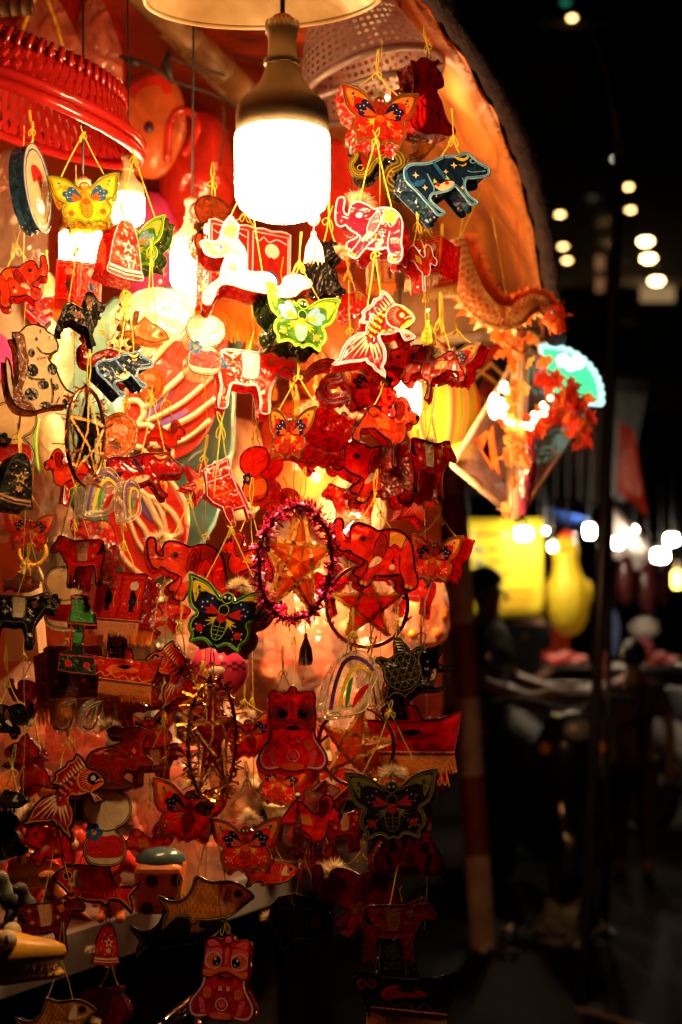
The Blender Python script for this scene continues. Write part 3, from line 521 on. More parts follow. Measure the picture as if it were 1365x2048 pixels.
# --- rocking horse to the left
art = [('P', 'w', crom(P('330,610 400,540 490,520 540,640 700,630 780,660 790,740 700,790 540,770 420,740 340,740'))), ('P', 'w', crom(P('810,780 870,730 890,660 1000,630 1100,670 1060,730 960,760 900,800'))), ('L', 'a', 14, crom(P('120,410 180,400 230,470 320,480 350,430 250,400'), 3, False)), ('L', 'a', 14, crom(P('150,460 250,500 340,490'), 3, False)),
       ('P', 'b', ell(300, 425, 18, 22, 8)), ('L', 'c', 12, crom(P('430,400 490,470 500,560 460,640'), 3, False)), ('P', 'a', ell(410, 600, 45, 40, 10)), ('L', 'c', 12, crom(P('340,700 420,690 480,720'), 3, False)), ('P', 'c', P('420,640 480,680 440,720')), ('P', 'sky', P('180,860 230,870 225,890 180,885'))]
for i in range(3):
    for j in range(3): art.append(('P', 'a', ell(330+i*38+j*8, 250+j*34-(i*10), 19, 18, 6)))
T['horse'] = dict(out=P('105,410 150,382 250,382 285,330 300,240 360,130 400,170 440,220 430,330 490,400 525,500 535,620 620,632 700,622 772,648 805,700 810,760 868,716 880,658 930,630 1010,618 1112,655 1122,710 1045,742 990,802 900,832 800,815 660,805 540,792 430,765 340,765 290,805 262,870 232,965 172,955 176,860 235,780 305,720 315,620 345,525 340,500 250,524 165,504 140,460'), art=art, inset=(14, 'e'), n=2)
# --- sitting spotted puppy
T['puppy'] = dict(out=P('60,740 110,735 150,690 210,675 262,690 296,652 308,665 275,706 322,740 350,790 345,840 300,870 290,900 330,950 360,1030 400,1090 450,1115 456,1150 400,1186 330,1192 250,1216 200,1236 110,1232 60,1190 30,1110 18,1000 20,900 50,960 60,1080 90,1060 95,960 90,850 80,790'),
  art=[('P', 'brown', crom(P('65,742 112,737 140,760 150,850 165,950 130,1060 120,1130 200,1228 110,1228 62,1188 60,1080 92,1060 97,960 92,850 80,790'))), ('P', 'ink', ell(185, 975, 36, 42)), ('P', 'ink', ell(310, 960, 32, 40)), ('P', 'ink', ell(175, 1130, 44, 42)), ('P', 'ink', ell(250, 1065, 36, 30)), ('P', 'ink', ell(325, 1075, 22, 24)), ('P', 'ink', ell(260, 1195, 34, 22)), ('P', 'ink', ell(388, 1165, 22, 18)), ('P', 'ink', ell(180, 865, 22, 28)),
       ('P', 'pink', ell(310, 752, 18, 20)), ('P', 'ink', ell(240, 720, 7, 14, 8)), ('P', 'ink', ell(213, 772, 9, 14, 8)), ('L', 'ink', 9, crom(P('215,820 250,858 300,860 335,835'), 3, False)), ('L', 'red', 12, crom(P('215,900 260,890 295,880'), 3, False)), ('P', 'a', ell(262, 916, 10, 12, 8)), ('P', 'brown', P('262,692 296,655 306,666 275,704')), ('L', 'ink', 9, crom(P('140,1000 180,1030 260,1030'), 3, False)), ('L', 'ink', 9, crom(P('300,1020 310,1120 300,1180'), 3, False)), ('L', 'ink', 9, P('330,1180 350,1140')), ('L', 'ink', 9, P('420,1160 400,1120'))], inset=None, n=2)
# --- turtle
art = [('L', 'e', 10, ell(500, 520, 250, 270, 20)+[(750, 520)])]
for i in range(-2, 3):
    for j in range(-2, 3):
        x = 500+i*105+(j % 2)*52; y = 520+j*92
        if (x-500)**2+(y-520)**2 < 230**2: art.append(('L', 's', 8, ell(x, y, 48, 50, 6)+[(x+48, y)]))
for k in range(4): art.append(('P', 'w', P('%d,%d %d,%d %d,%d' % (470+k*8, 70+k*42, 600-k*10, 105+k*40, 490, 92+k*42))))
art.append(('P', 'b', ell(640, 470, 26, 40, 8)))
T['turtle'] = dict(out=P('420,260 440,120 480,30 540,40 600,130 610,250 700,260 760,230 860,260 800,340 770,420 780,520 770,640 820,720 840,800 760,780 690,770 600,830 520,860 470,900 430,850 330,800 240,850 180,830 230,740 240,640 220,520 240,400 180,330 150,260 240,240 320,290'), art=art, inset=(16, 's'), n=2)
# --- coiling dragon
path = P('900,760 760,820 640,700 700,560 840,500 800,360 640,330 480,420 380,560 240,560 180,420 260,300 200,180 120,120')
T['dragon'] = dict(out=[(960, 690), (1010, 780), (930, 860)]+fat(path, (150., 60.), 3)[::-1][:-1], art=[('L', 'e', 14, crom(path, 3, False)), ('P', 'w', ell(905, 745, 26, 26, 8)), ('P', 'ink', ell(905, 745, 13, 13, 8)), ('L', 'a', 16, ell(700, 620, 40, 40, 10)), ('L', 'a', 12, ell(300, 480, 40, 40, 10)), ('L', 'a', 12, ell(560, 420, 34, 34, 10))], inset=(14, 'e'), n=1)
# --- plain pear-shaped lantern (two lobes), plain oval, plain bell, tower, pouch
T['gourd'] = dict(out=P('350,0 480,20 600,90 660,210 650,340 580,450 480,520 560,600 620,720 600,860 520,960 350,990 180,960 100,860 80,720 140,600 220,520 120,450 50,340 40,210 100,90 220,20'),
  art=[('P', 'c', crom(P('140,640 240,590 350,610 460,590 560,640 590,760 550,860 350,880 150,860 110,760'))), ('L', 'ink', 16, P('230,520 350,545 470,520'))]+[('P', 'b', ell(200+70*math.cos(k*1.256), 560+70*math.sin(k*1.256), 48, 48, 8)) for k in range(5)]+[('P', 'a', ell(200, 560, 40, 40, 8))], inset=(20, 'ink'), n=3)
T['oval'] = dict(out=ell(500, 500, 400, 500, 16), art=[('L', 'ink', 24, ell(500, 500, 340, 430, 18)+[(840, 500)]), ('P', 'c', crom(P('330,300 500,240 660,320 600,480 480,420 380,460'))), ('P', 'b', ell(520, 700, 130, 90))], inset=None, n=3)
T['bell'] = dict(out=P('360,0 500,-40 640,0 760,250 840,560 900,1000 960,1180 880,1250 500,1290 120,1250 40,1180 100,1000 160,560 240,250'), art=[('P', 'w', star(560, 560, 170, 5, .45)), ('P', 'base2', star(560, 560, 100, 5, .45)), ('P', 'w', star(560, 820, 110, 6, .5)), ('L', 'w', 60, P('110,1060 500,1100 890,1060')), ('L', 'w', 30, P('90,1150 500,1190 910,1150'))]+[('P', 'w', ell(x, y, 22, 22, 6)) for x, y in ((400, 300), (640, 330), (330, 520), (300, 760), (720, 700), (440, 940), (700, 930))], inset=None, n=2)
T['tower'] = dict(out=P('440,360 500,340 580,360 572,400 600,440 640,490 655,580 560,585 560,800 640,810 660,960 480,950 380,930 390,800 450,780 460,585 428,575 436,480 470,440 448,400'), art=[('P', 'b', P('455,385 565,385 600,470 625,560 445,555 455,480')), ('L', 'e', 10, P('445,365 575,368')), ('L', 'e', 10, P('435,570 650,578')), ('L', 'e', 8, P('470,600 470,780')), ('L', 'e', 8, P('390,815 640,825')), ('P', 'b', P('480,640 540,640 540,720 480,720')), ('P', 'e', ell(452, 880, 28, 28, 8)), ('P', 'e', ell(590, 890, 28, 28, 8))], inset=None, n=1)
T['tank'] = dict(out=P('60,300 160,180 420,120 640,160 700,60 800,100 760,220 900,330 980,480 960,640 820,760 760,900 660,900 640,780 380,800 330,960 220,940 200,760 80,640 20,480'), art=[('L', 'e', 18, P('160,190 420,140 640,170 640,330 420,320 180,340 160,190')), ('L', 'e', 18, ell(480, 540, 150, 130, 4)+[(630, 540)]), ('L', 'e', 18, ell(480, 540, 80, 70, 4)+[(560, 540)]), ('L', 'w', 16, crom(P('300,200 330,160 380,190 360,240 420,290'), 3, False)), ('P', 'd', P('700,420 840,480 800,640 680,600'))], inset=(20, 'e'), n=1)
T['finstar'] = dict(out=P('500,0 610,330 960,250 730,520 930,820 590,720 420,1000 370,690 40,640 320,440 150,130 440,290'), art=[('L', 'ink', 26, P('520,140 500,500 800,330')), ('L', 'ink', 26, P('500,500 760,720')), ('L', 'ink', 26, P('500,500 440,820')), ('L', 'ink', 26, P('500,500 180,600')), ('P', 'a', star(500, 510, 200, 5, .45))], inset=(24, 'ink'), n=1)
T['boxy'] = dict(out=P('385,560 400,545 525,485 545,500 560,600 600,650 650,760 692,860 662,872 640,790 560,812 582,915 560,928 520,860 500,800 440,770 402,730 400,650'), art=[('L', 'e', 7, P('395,575 530,500 545,590 405,645 395,575')), ('L', 'e', 6, ell(458, 530, 20, 22, 12)+[(478, 530)]), ('L', 'e', 6, P('450,550 440,610 490,595 468,548')), ('L', 'd', 14, P('430,700 540,650')), ('L', 'd', 14, P('440,740 560,690')), ('L', 'd', 12, P('540,700 500,730 560,760')), ('L', 'e', 6, P('560,600 590,680 660,840'))], inset=None, n=1)
T['talloval'] = dict(T['oval'], out=ell(500, 500, 300, 500, 16), art=[('L', 'ink', 20, ell(500, 500, 255, 440, 18)+[(755, 500)]), ('P', 'c', crom(P('380,300 500,240 620,320 570,480 480,420 410,460'))), ('P', 'b', ell(510, 700, 100, 90))])
T['pup'] = dict(T['puppy'], art=[('L', 'ink', 10, crom(P('140,1000 180,1030 260,1030'), 3, False)), ('L', 'ink', 9, crom(P('300,1020 310,1120 300,1180'), 3, False)), ('P', 'ink', ell(240, 725, 8, 14, 8)), ('P', 'ink', ell(213, 772, 9, 14, 8)), ('L', 'ink', 9, crom(P('215,820 250,858 300,860 335,835'), 3, False)), ('P', 'd', crom(P('65,742 112,737 140,760 150,850 120,930 97,900 92,850 80,790'))), ('L', 'e', 9, crom(P('170,1010 160,1110 200,1220'), 3, False)), ('P', 'ink', ell(318, 752, 16, 18))])
# ------------------------------------------------------------------ lantern builder
RI = dict(a='amber', b='navy', c='orange', d='dred', w='cream', e='dred', ink='black', base2='red', s='amber')
SC = {  # scheme: film, side film, rim ink, inks
 'bf_red': ('red', 'red', 'olive', dict(a='amber', b='navy', c='orange', d='yellow', w='white', e='olive', ink='dred', base2='red')),
 'bf_dark': ('dark', 'wine', 'green', dict(a='yellow', b='navy', c='red', d='yellow', w='lav', e='lime', ink='black', base2='black')),
 'bf_lime': ('green', 'dgreen', 'lime', dict(a='yellow', b='sky', c='amber', d='yellow', w='white', e='lime', ink='dgreen', base2='sky')),
 'bf_yellow': ('yellow', 'gold', 'green', dict(a='yellow', b='blue', c='orange', d='yellow', w='white', e='orange', ink='amber', base2='amber')),
 'bf_shade': ('dark', 'wine', 'olive', dict(a='olive', b='black', c='dred', d='olive', w='grey', e='olive', ink='black', base2='black')),  # duller copy of bf_dark with the shade put into its inks
 'red': ('red', 'red', 'black', dict(a='amber', b='navy', c='orange', d='dred', w='cream', e='dred', ink='black', base2='red', s='amber')),
 'redb': ('vermil', 'red', 'black', dict(RI, e='brown', a='orange')), 'redc': ('ruby', 'deepred', 'maroon', RI),
 'wineb': ('red', 'deepred', 'black', dict(RI, a='orange', e='amber', s='orange', red='red')),
 'redwhite': ('red', 'red', 'lav', dict(a='yellow', b='sky', c='amber', d='orange', w='cream', e='lav', ink='red', base2='red', s='cream')),
 'fishbright': ('crimson', 'scarlet', 'lav', dict(a='yellow', b='sky', c='amber', d='orange', w='cream', e='lav', ink='dred', base2='dred', s='cream')),
 'pink': ('crimson', 'pink', 'lav', dict(a='yellow', b='sky', c='amber', d='pink', w='cream', e='lav', ink='lav', base2='pink', s='cream')),
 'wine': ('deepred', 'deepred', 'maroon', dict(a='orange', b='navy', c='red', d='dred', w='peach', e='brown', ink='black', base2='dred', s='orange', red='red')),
 'shade': ('wine', 'wine', 'maroon', dict(a='brown', b='black', c='dred', d='maroon', w='brown', e='maroon', ink='black', base2='maroon', s='brown', red='dred')),  # darkened copy of the red scheme, shade put into film and inks
 'lion': ('red', 'red', 'maroon', dict(a='orange', b='navy', c='pink', d='dred', w='cream', e='lav', ink='black', base2='dred', red='red')),
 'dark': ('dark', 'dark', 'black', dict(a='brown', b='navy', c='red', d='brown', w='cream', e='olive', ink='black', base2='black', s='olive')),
 'blue': ('dblue', 'blueprint', 'sky', dict(a='yellow', b='blue', c='red', d='lime', w='cream', e='sky', ink='black', base2='navy', s='sky')),
 'clearred': ('scarlet', 'red', 'lav', dict(a='yellow', b='blue', c='amber', d='orange', w='white', e='lav', ink='dred', base2='red')),
 'white': ('white', 'red', 'white', dict(a='yellow', b='violet', c='lav', d='pink', w='white', e='cream', ink='amber', base2='red')),
 'cream': ('cream', 'clear', 'black', dict(a='amber', b='blue', c='red', d='dred', w='white', e='black', ink='black', base2='cream', brown='brown', red='red', pink='orange')),
 'puppy': ('cream', 'brown', 'black', dict(a='amber', b='blue', c='red', d='dred', w='white', e='black', ink='black', base2='cream', brown='brown', red='red', pink='orange')),
 'gold': ('gold', 'brown', 'olive', dict(a='orange', b='brown', c='orange', d='brown', w='cream', e='brown', ink='black', base2='amber', s='brown')),
 'olive': ('olive', 'dark', 'olive', dict(a='yellow', b='blue', c='amber', d='green', w='cream', e='yellow', ink='black', base2='olive', s='yellow')),
 'peach': ('orange', 'cream', 'brown', dict(a='amber', b='brown', c='peach', d='orange', w='cream', e='brown', ink='brown', base2='peach', s='brown')),
 'temple': ('scarlet', 'red', 'amber', dict(a='yellow', b='navy', c='orange', d='dred', w='cream', e='yellow', ink='black', base2='red')),
 'clear': ('clear', 'clear', 'cream', dict(a='yellow', b='violet', c='red', d='green', w='white', e='cream', ink='black', base2='cream')),
 'bluegift': ('peach' if False else 'cream', 'blueprint', 'blue', dict(a='amber', b='sky', c='red', d='green', w='white', e='blue', ink='blue', base2='cream')),
 'dgreen': ('dark', 'dgreen', 'dgreen', dict(a='yellow', b='green', c='amber', d='green', w='amber', e='red', ink='black', base2='dgreen', s='olive')),
 'brown': ('brown', 'brown', 'brown', dict(a='amber', b='black', c='orange', d='brown', w='orange', e='brown', ink='black', base2='brown', s='black')),
 'redtrim': ('dgreen', 'dark', 'red', dict(a='yellow', b='green', c='amber', d='green', w='cream', e='red', ink='black', base2='black')),
}
CORD = sheet('cord yellow', (.86, .66, .08), transl=.2, clear=0, gloss=.03, rough=.5, bscale=200, bstr=.3, bdist=.001)
CORDRED = sheet('cord red', (.5, .05, .03), transl=.2, clear=0, gloss=.03, rough=.5, bscale=200, bstr=.3, bdist=.001)
FLUFF = sheet('feather white', (.88, .74, .52), transl=.45, clear=0, gloss=0.0, rough=.8, bscale=60, bstr=.2, var=.1)
FRINGE = sheet('fringe orange', (.98, .24, .015), transl=.5, clear=0, gloss=.12, rough=.35, bscale=90, bstr=.5, bdist=.01, var=.5)
FRINGEY = sheet('fringe yellow', (.88, .50, .03), transl=.35, clear=0, gloss=.12, rough=.35, bscale=90, bstr=.5, bdist=.01, var=.4)
CACHE = {}
def norm(tp, flip):
    t = T[tp]; pts = crom(t['out'], t['n']) if t['n'] > 1 else [tuple(p) for p in t['out']]
    xs = [p[0] for p in pts]; ys = [p[1] for p in pts]; w = max(xs)-min(xs); cx = (max(xs)+min(xs))/2; cyy = (max(ys)+min(ys))/2
    sg = -1 if flip else 1
    f = lambda p: (sg*(p[0]-cx)/w, -(p[1]-cyy)/w)
    o = [f(p) for p in pts]
    ar = sum(o[i][0]*o[(i+1) % len(o)][1]-o[(i+1) % len(o)][0]*o[i][1] for i in range(len(o)))
    if ar < 0: o = o[::-1]                     # counter-clockwise
    return t, o, f, w
def lantern_meshes(tp, scheme, flip, depth):
    key = (tp, scheme, flip, depth)
    if key in CACHE: return CACHE[key]
    t, o, f, w = norm(tp, flip); fl, sd, rim, ik = SC[scheme]; L = len(o); R = {}
    tris = fill(o)
    b = MB(); b.add([(x, 0, y) for x, y in o], tris, film(fl)); R['front_panel'] = b.mesh('front_panel')
    b = MB(); b.add([(x*.985, depth, y*.985) for x, y in o], [q[::-1] for q in tris], wrap(fl if fl not in ('clear',) else 'clear')); R['back_panel'] = b.mesh('back_panel')
    b = MB(); vs = []; fs = []; rows = 7; tp_seed = len(tp)*1.37+len(scheme)*.9; rnd = random.Random(hash(tp) % 97 if False else len(tp)*7+L)
    for r in range(rows):
        for i, (x, y) in enumerate(o):
            a = Vector(o[i-1]); c = Vector(o[(i+1) % L]); n = Vector((c.y-a.y, a.x-c.x)); n = n.normalized() if n.length > 1e-6 else Vector((0, 0))
            k = 0 if r in (0, rows-1) else -.03+.085*noise.noise(Vector((x*5+tp_seed, r*1.3, y*5)))+rnd.uniform(-.014, .010)
            vs.append((x+n.x*k, depth*r/(rows-1), y+n.y*k))
    for r in range(rows-1):
        for i in range(L):
            j = (i+1) % L; fs.append((r*L+i, r*L+j, (r+1)*L+j, (r+1)*L+i))
    b.add(vs, fs, wrap(sd)); R['side_wrap'] = b.mesh('side_wrap')
    b = MB(); rr = .012 if tp not in ('butterfly',) else .010
    b.tube([(x, -.004, y) for x, y in o], rr, ink(rim), n=5, closed=True); R['rim'] = b.mesh('rim', True)
    b = MB(); b.tube([(x*.985, depth+.004, y*.985) for x, y in o], .008, ink(rim), n=4, closed=True); R['back_rim'] = b.mesh('back_rim', True)
    b = MB(); lay = 0
    def put(pts, fs, col):
        nonlocal lay
        lay += 1; yy = -.0035-.0007*lay
        b.add([(x, yy, y) for x, y in pts], fs, ink(ik.get(col, col)))
    if t['inset']:
        iw, col = t['inset']; iw /= w
        q = []
        for i, (x, y) in enumerate(o):
            a = Vector(o[i-1]); c = Vector(o[(i+1) % L]); n = Vector((c.y-a.y, a.x-c.x)); n = n.normalized() if n.length > 1e-6 else Vector((0, 0)); q.append((x-n.x*iw*1.1, y-n.y*iw*1.1))
        v, fs = ribbon2(q, iw*.55, True); put(v, fs, col)
    for op in t['art']:
        if op[0] == 'P':
            pts = [f(p) for p in op[2]]
            try: put(pts, fill(pts), op[1])
            except Exception: pass
        else:
            v, fs = ribbon2([f(p) for p in op[3]], op[2]/w); put(v, fs, op[1])
    if b.f: R['print'] = b.mesh('print')
    if t.get('fringe'):
        x0, y0, x1, y1, h = t['fringe']; p0 = Vector(f((x0, y0))); p1 = Vector(f((x1, y1))); h /= w
        b = MB(); n = 105; rnd = random.Random(5)
        fm = FRINGEY if scheme in ('temple', 'white') else FRINGE
        for side in (0, 1):
            for i in range(n):
                u = (i+rnd.uniform(-.4, .4))/n; p = p0.lerp(p1, min(1, max(0, u))); yy = -.012 if side == 0 else depth
                dx = rnd.uniform(-.012, .012)-.015*(.5-u); hh = h*rnd.uniform(.82, 1.04); wd = rnd.uniform(.006, .011)
                yo = rnd.uniform(-.012, .012)
                b.add([(p.x-wd, yy, p.y+.004), (p.x+wd, yy, p.y+.004), (p.x+dx*.4+wd*.9, yy+yo, p.y-hh*.5), (p.x+dx*.4-wd*.9, yy+yo, p.y-hh*.5), (p.x+dx+wd*.6, yy+yo*.4, p.y-hh), (p.x+dx-wd*.6, yy+yo*.4, p.y-hh)], [(0, 1, 2, 3), (3, 2, 4, 5)], fm)
            b.tube([(p0.x-.01, yy, p0.y), (p1.x+.01, yy, p1.y)], .016, fm, 5)
            if side == 0:
                for i in range(22): b.ball((p0.x+(p1.x-p0.x)*i/21, yy-.008, p0.y+(p1.y-p0.y)*i/21), .016, fm, 5)
        R['fringe'] = b.mesh('fringe')
    tops = []
    for tx in (-.2, .2):
        c = [p for p in o if abs(p[0]-tx) < .14] or o
        tops.append(max(c, key=lambda p: p[1]))
    R['tops'] = tops; CACHE[key] = R; return R
def feather_mesh(seed):
    key = ('fluff', seed)
    if key in CACHE: return CACHE[key]
    rnd = random.Random(seed); b = MB()
    for i in range(900):
        q = rnd.uniform(0, 2*PI); z = rnd.uniform(-.5, 1); s = math.sqrt(max(0, 1-z*z)); d = Vector((s*math.cos(q)*1.35, s*math.sin(q)*.8, z)); r = rnd.uniform(.5, 1.0)*(.9+.25*noise.noise(d*2.2))
        t = d.orthogonal().normalized()*rnd.uniform(.012, .03); u = Vector((rnd.uniform(-.2, .2), rnd.uniform(-.2, .2), rnd.uniform(-.25, .1)))
        b.add([d*.12-t, d*.12+t, d*.6*r+t+u*.3, d*.6*r-t+u*.3, d*r+u], [(0, 1, 2, 3), (3, 2, 4)], FLUFF)
    CACHE[key] = b.mesh('feather_trim'); return CACHE[key]
def bow(b, p, s, m, rnd):
    for sg in (-1, 1):
        a = rnd.uniform(.3, 1.0); q = [p+Vector((sg*s*math.sin(k/8*PI)*math.cos(a)*(k/8)+sg*.25*s*(k/8)*(1-k/8), -.004, -s*1.5*math.sin(k/8*PI)*math.sin(a)-s*.2*math.sin(k/8*2*PI))) for k in range(9)]
        b.tube(q, .0008, m, 4)
    b.tube([p, p+Vector((rnd.uniform(-.5, .5)*s, -.002, s*1.1))], .0009, m, 4); b.ball(p, .0028, m, 6)
NL = [0]
def lantern(tp, scheme, cx, cyy, w, d, yaw=0, roll=0, flip=0, cord=110, fluff=None, label='', cat='lantern', group='animal lanterns', name=None, depth=.36, pitch=0, knot=.45, red=False):
    NL[0] += 1; rnd = random.Random(NL[0]*13+5)
    pitch = pitch or (-15 if cyy > 1150 else -7); d += .06; scheme = {'red': ('red', 'redb', 'red', 'redc')[(NL[0]*7) % 4], 'wine': ('wine', 'wineb')[NL[0] % 2]}.get(scheme, scheme)
    w *= 1.05; sc = w*d/F/max(.3, math.cos(math.radians(yaw)))
    R = lantern_meshes(tp, scheme, bool(flip), depth)
    loc = at(cx, cyy, d)
    o = empty(name or tp+'_lantern', loc, label, cat, group, (math.radians(pitch), math.radians(roll), math.radians(yaw)))
    o.scale = (sc, sc, sc)
    for k in ('front_panel', 'back_panel', 'side_wrap', 'rim', 'back_rim', 'print', 'fringe'):
        if k in R:
            q = link(k, R[k], o)
            if k == 'fringe': q['kind'] = 'stuff'
    if fluff:
        q = link('feather_trim', feather_mesh(NL[0] % 4), o); q.location = (fluff[0], depth*.4, fluff[1]); q.scale = (fluff[2],)*3; q['kind'] = 'stuff'
    if cord:
        M = Matrix.LocRotScale(loc, Euler(o.rotation_euler), Vector((sc,)*3)); Mi = M.inverted()
        tp_w = [M @ Vector((x, depth*.35 if i else .02, y)) for i, (x, y) in enumerate(R['tops'])]
        ct = (tp_w[0]+tp_w[1])/2; topz = max(tp_w[0].z, tp_w[1].z); ch = cord*d/F
        kn = Vector((ct.x+rnd.uniform(-.004, .004), ct.y, topz+ch*knot)); te = Vector((kn.x+rnd.uniform(-.006, .006), kn.y, topz+ch))
        b = MB(); m = CORDRED if red else CORD
        for p in tp_w:
            mid = (p+kn)/2+Vector((rnd.uniform(-.003, .003), 0, -.002)); b.tube([Mi @ q for q in (p, mid, kn)], .0011/sc, m, 4)
            b.ball(Mi @ p, .0024/sc, m, 5)
        for e in (-.0016, .0018):
            b.tube([Mi @ q for q in (kn, (kn+te)/2+Vector((e+rnd.uniform(-.002, .002), 0, 0)), te+Vector((e*.6, 0, 0)))], .0009/sc, m, 4)
        b2 = MB(); bow(b2, kn, rnd.uniform(.010, .018), m, rnd)
        b.add([Mi @ Vector(v) for v in b2.v], b2.f, m)
        b.obj('cord', o)
    return o
G1 = 'butterfly lanterns on cords'; G2 = 'elephant lanterns on cords'; G3 = 'ox and cow lanterns on cords'; G4 = 'dog lanterns on cords'; G5 = 'fish lanterns on cords'; G6 = 'palace lanterns with fringe'; G7 = 'boat lanterns with fringe'; G8 = 'lion mask lanterns'; G9 = 'rainbow lanterns'; G10 = 'plain two-lobed lanterns'; G11 = 'small odd lanterns'
Lt = lantern
# --- top and right-hand strings
Lt('butterfly', 'bf_red', 760, 232, 150, 2.12, 14, 3, cord=85, fluff=(-.02, .36, .14), label='red and amber butterfly lantern hanging highest, under the grey perforated basket', cat='butterfly lantern', group=G1)
Lt('pup', 'wine', 862, 192, 100, 2.25, 35, 6, 0, cord=70, label='dark red animal lantern in shade beside the highest butterfly, at the awning edge', cat='lantern', group=G4, name='dog_lantern')
Lt('dragon', 'olive', 760, 332, 130, 2.32, -8, -5, cord=60, label='olive coiling dragon lantern right of the big lit bulb', cat='dragon lantern', group=G11)
Lt('carp', 'gold', 850, 292, 70, 2.40, 20, -40, cord=60, label='small gold fish lantern hanging between red dog and blue ox', cat='fish lantern', group=G5, name='fish_lantern')
Lt('bull', 'blue', 897, 368, 168, 2.10, 16, -3, cord=95, knot=.4, label='dark blue ox lantern with stars and a fruit blanket, facing the awning edge', cat='ox lantern', group=G3, name='ox_lantern')
Lt('elephant', 'pink', 738, 462, 150, 2.10, -18, 14, cord=150, knot=.85, fluff=(-.28, .36, .22), label='bright pink elephant lantern with white outlines close to the big bulb', cat='elephant lantern', group=G2)
Lt('palace', 'temple', 848, 515, 62, 2.22, -38, 0, cord=60, depth=.8, label='orange and red palace lantern with a yellow top edge under the blue ox', cat='palace lantern', group=G6, name='palace_lantern')
Lt('dog', 'clearred', 840, 530, 70, 2.12, 40, 8, cord=95, label='glassy pale red dog lantern in front of the orange palace lantern', cat='dog lantern', group=G4)
Lt('palace', 'peach', 765, 540, 52, 2.55, 10, 0, cord=70, depth=.5, label='pale peach box lantern hanging behind the pink elephant', cat='palace lantern', group=G6, name='palace_lantern')
Lt('goldfish', 'fishbright', 748, 668, 160, 2.08, 6, 0, cord=120, knot=.7, label='bright goldfish lantern with pale outlines and veil tail, head up', cat='fish lantern', group=G5, name='fish_lantern')
Lt('elephant', 'red', 818, 728, 100, 2.16, -15, -10, cord=60, label='red elephant lantern directly right of the bright goldfish', cat='elephant lantern', group=G2)
Lt('dog', 'red', 876, 742, 105, 2.14, -12, 6, 1, cord=100, fluff=(-.1, .35, .2), label='red dog lantern below the yellow tassel, between elephant and butterfly wing', cat='dog lantern', group=G4)
Lt('butterfly', 'bf_red', 900, 722, 100, 2.24, -30, 10, cord=40, label='red butterfly lantern whose amber wing peeps out behind the red dog', cat='butterfly lantern', group=G1)
Lt('butterfly', 'bf_red', 748, 772, 125, 2.18, 12, -4, cord=50, fluff=(0, .33, .13), label='red butterfly lantern partly covered by the goldfish tail', cat='butterfly lantern', group=G1)
Lt('dog', 'red', 772, 862, 128, 2.08, 10, 2, cord=80, fluff=(-.42, .22, .12), label='red long-eared dog lantern standing over a red elephant lantern', cat='dog lantern', group=G4)
Lt('elephant', 'red', 742, 945, 165, 2.12, 12, 4, cord=60, fluff=(-.2, .34, .14), label='red elephant lantern with raised trunk under the long-eared dog', cat='elephant lantern', group=G2)
Lt('cow', 'red', 868, 935, 95, 2.12, 48, 8, cord=110, fluff=(.2, .45, .14), depth=.55, label='red cow lantern turned edge-on beside the striped melon lantern', cat='cow lantern', group=G3, name='cow_lantern')
Lt('elephant', 'red', 752, 1112, 172, 2.08, 8, 8, cord=110, fluff=(-.28, .36, .2), label='red elephant lantern above the thin ring with the star', cat='elephant lantern', group=G2)
Lt('butterfly', 'bf_red', 868, 1115, 100, 2.16, -35, 4, cord=90, label='red butterfly lantern with one amber wing against the striped pole', cat='butterfly lantern', group=G1)
Lt('cow', 'clearred', 810, 1182, 95, 2.3, -20, 4, 1, cord=40, label='small glassy red cow lantern under the elephant at the star ring', cat='cow lantern', group=G3, name='cow_lantern')
Lt('rainbow', 'clear', 703, 1368, 100, 2.06, 22, 8, cord=90, label='clear rainbow lantern with a beige rim, wide side showing, above the orange star', cat='rainbow lantern', group=G9)
Lt('rainbow', 'clear', 757, 1365, 38, 2.12, 62, 0, cord=90, label='clear rainbow lantern turned edge-on touching the dark turtle', cat='rainbow lantern', group=G9)
Lt('turtle', 'dark', 805, 1335, 95, 2.08, -14, -14, cord=95, label='black turtle lantern with white rib strokes next to the rainbows', cat='turtle lantern', group=G11)
Lt('bull', 'dark', 868, 1345, 90, 2.14, 30, -50, cord=80, label='black ox lantern tipped on end beside the turtle', cat='ox lantern', group=G3, name='ox_lantern')
Lt('boat', 'red', 822, 1442, 200, 2.12, 10, -3, 0, pitch=-24, cord=110, knot=.8, label='red boat lantern with orange fringe beside the striped pole', cat='boat lantern', group=G7)
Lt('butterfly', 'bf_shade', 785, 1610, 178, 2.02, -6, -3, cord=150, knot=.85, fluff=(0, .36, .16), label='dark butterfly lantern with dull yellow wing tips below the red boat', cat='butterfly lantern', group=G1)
Lt('lion', 'shade', 818, 1660, 132, 2.10, 14, 4, cord=50, label='shade-toned lion mask lantern half hidden by the dark butterfly', cat='lion lantern', group=G8)
Lt('elephant', 'shade', 716, 1805, 180, 2.10, -8, 2, cord=70, fluff=(-.3, .3, .2), label='shade-toned red elephant lantern with white feather low beside the dark aisle', cat='elephant lantern', group=G2)
Lt('cow', 'shade', 800, 1862, 140, 2.00, 6, 3, cord=150, knot=.75, label='shade-toned red cow lantern just above the black boat', cat='cow lantern', group=G3, name='cow_lantern')
Lt('boat', 'dark', 815, 1955, 200, 2.16, 4, 2, pitch=-24, cord=110, knot=.85, label='black boat lantern with orange fringe hanging lowest', cat='boat lantern', group=G7)
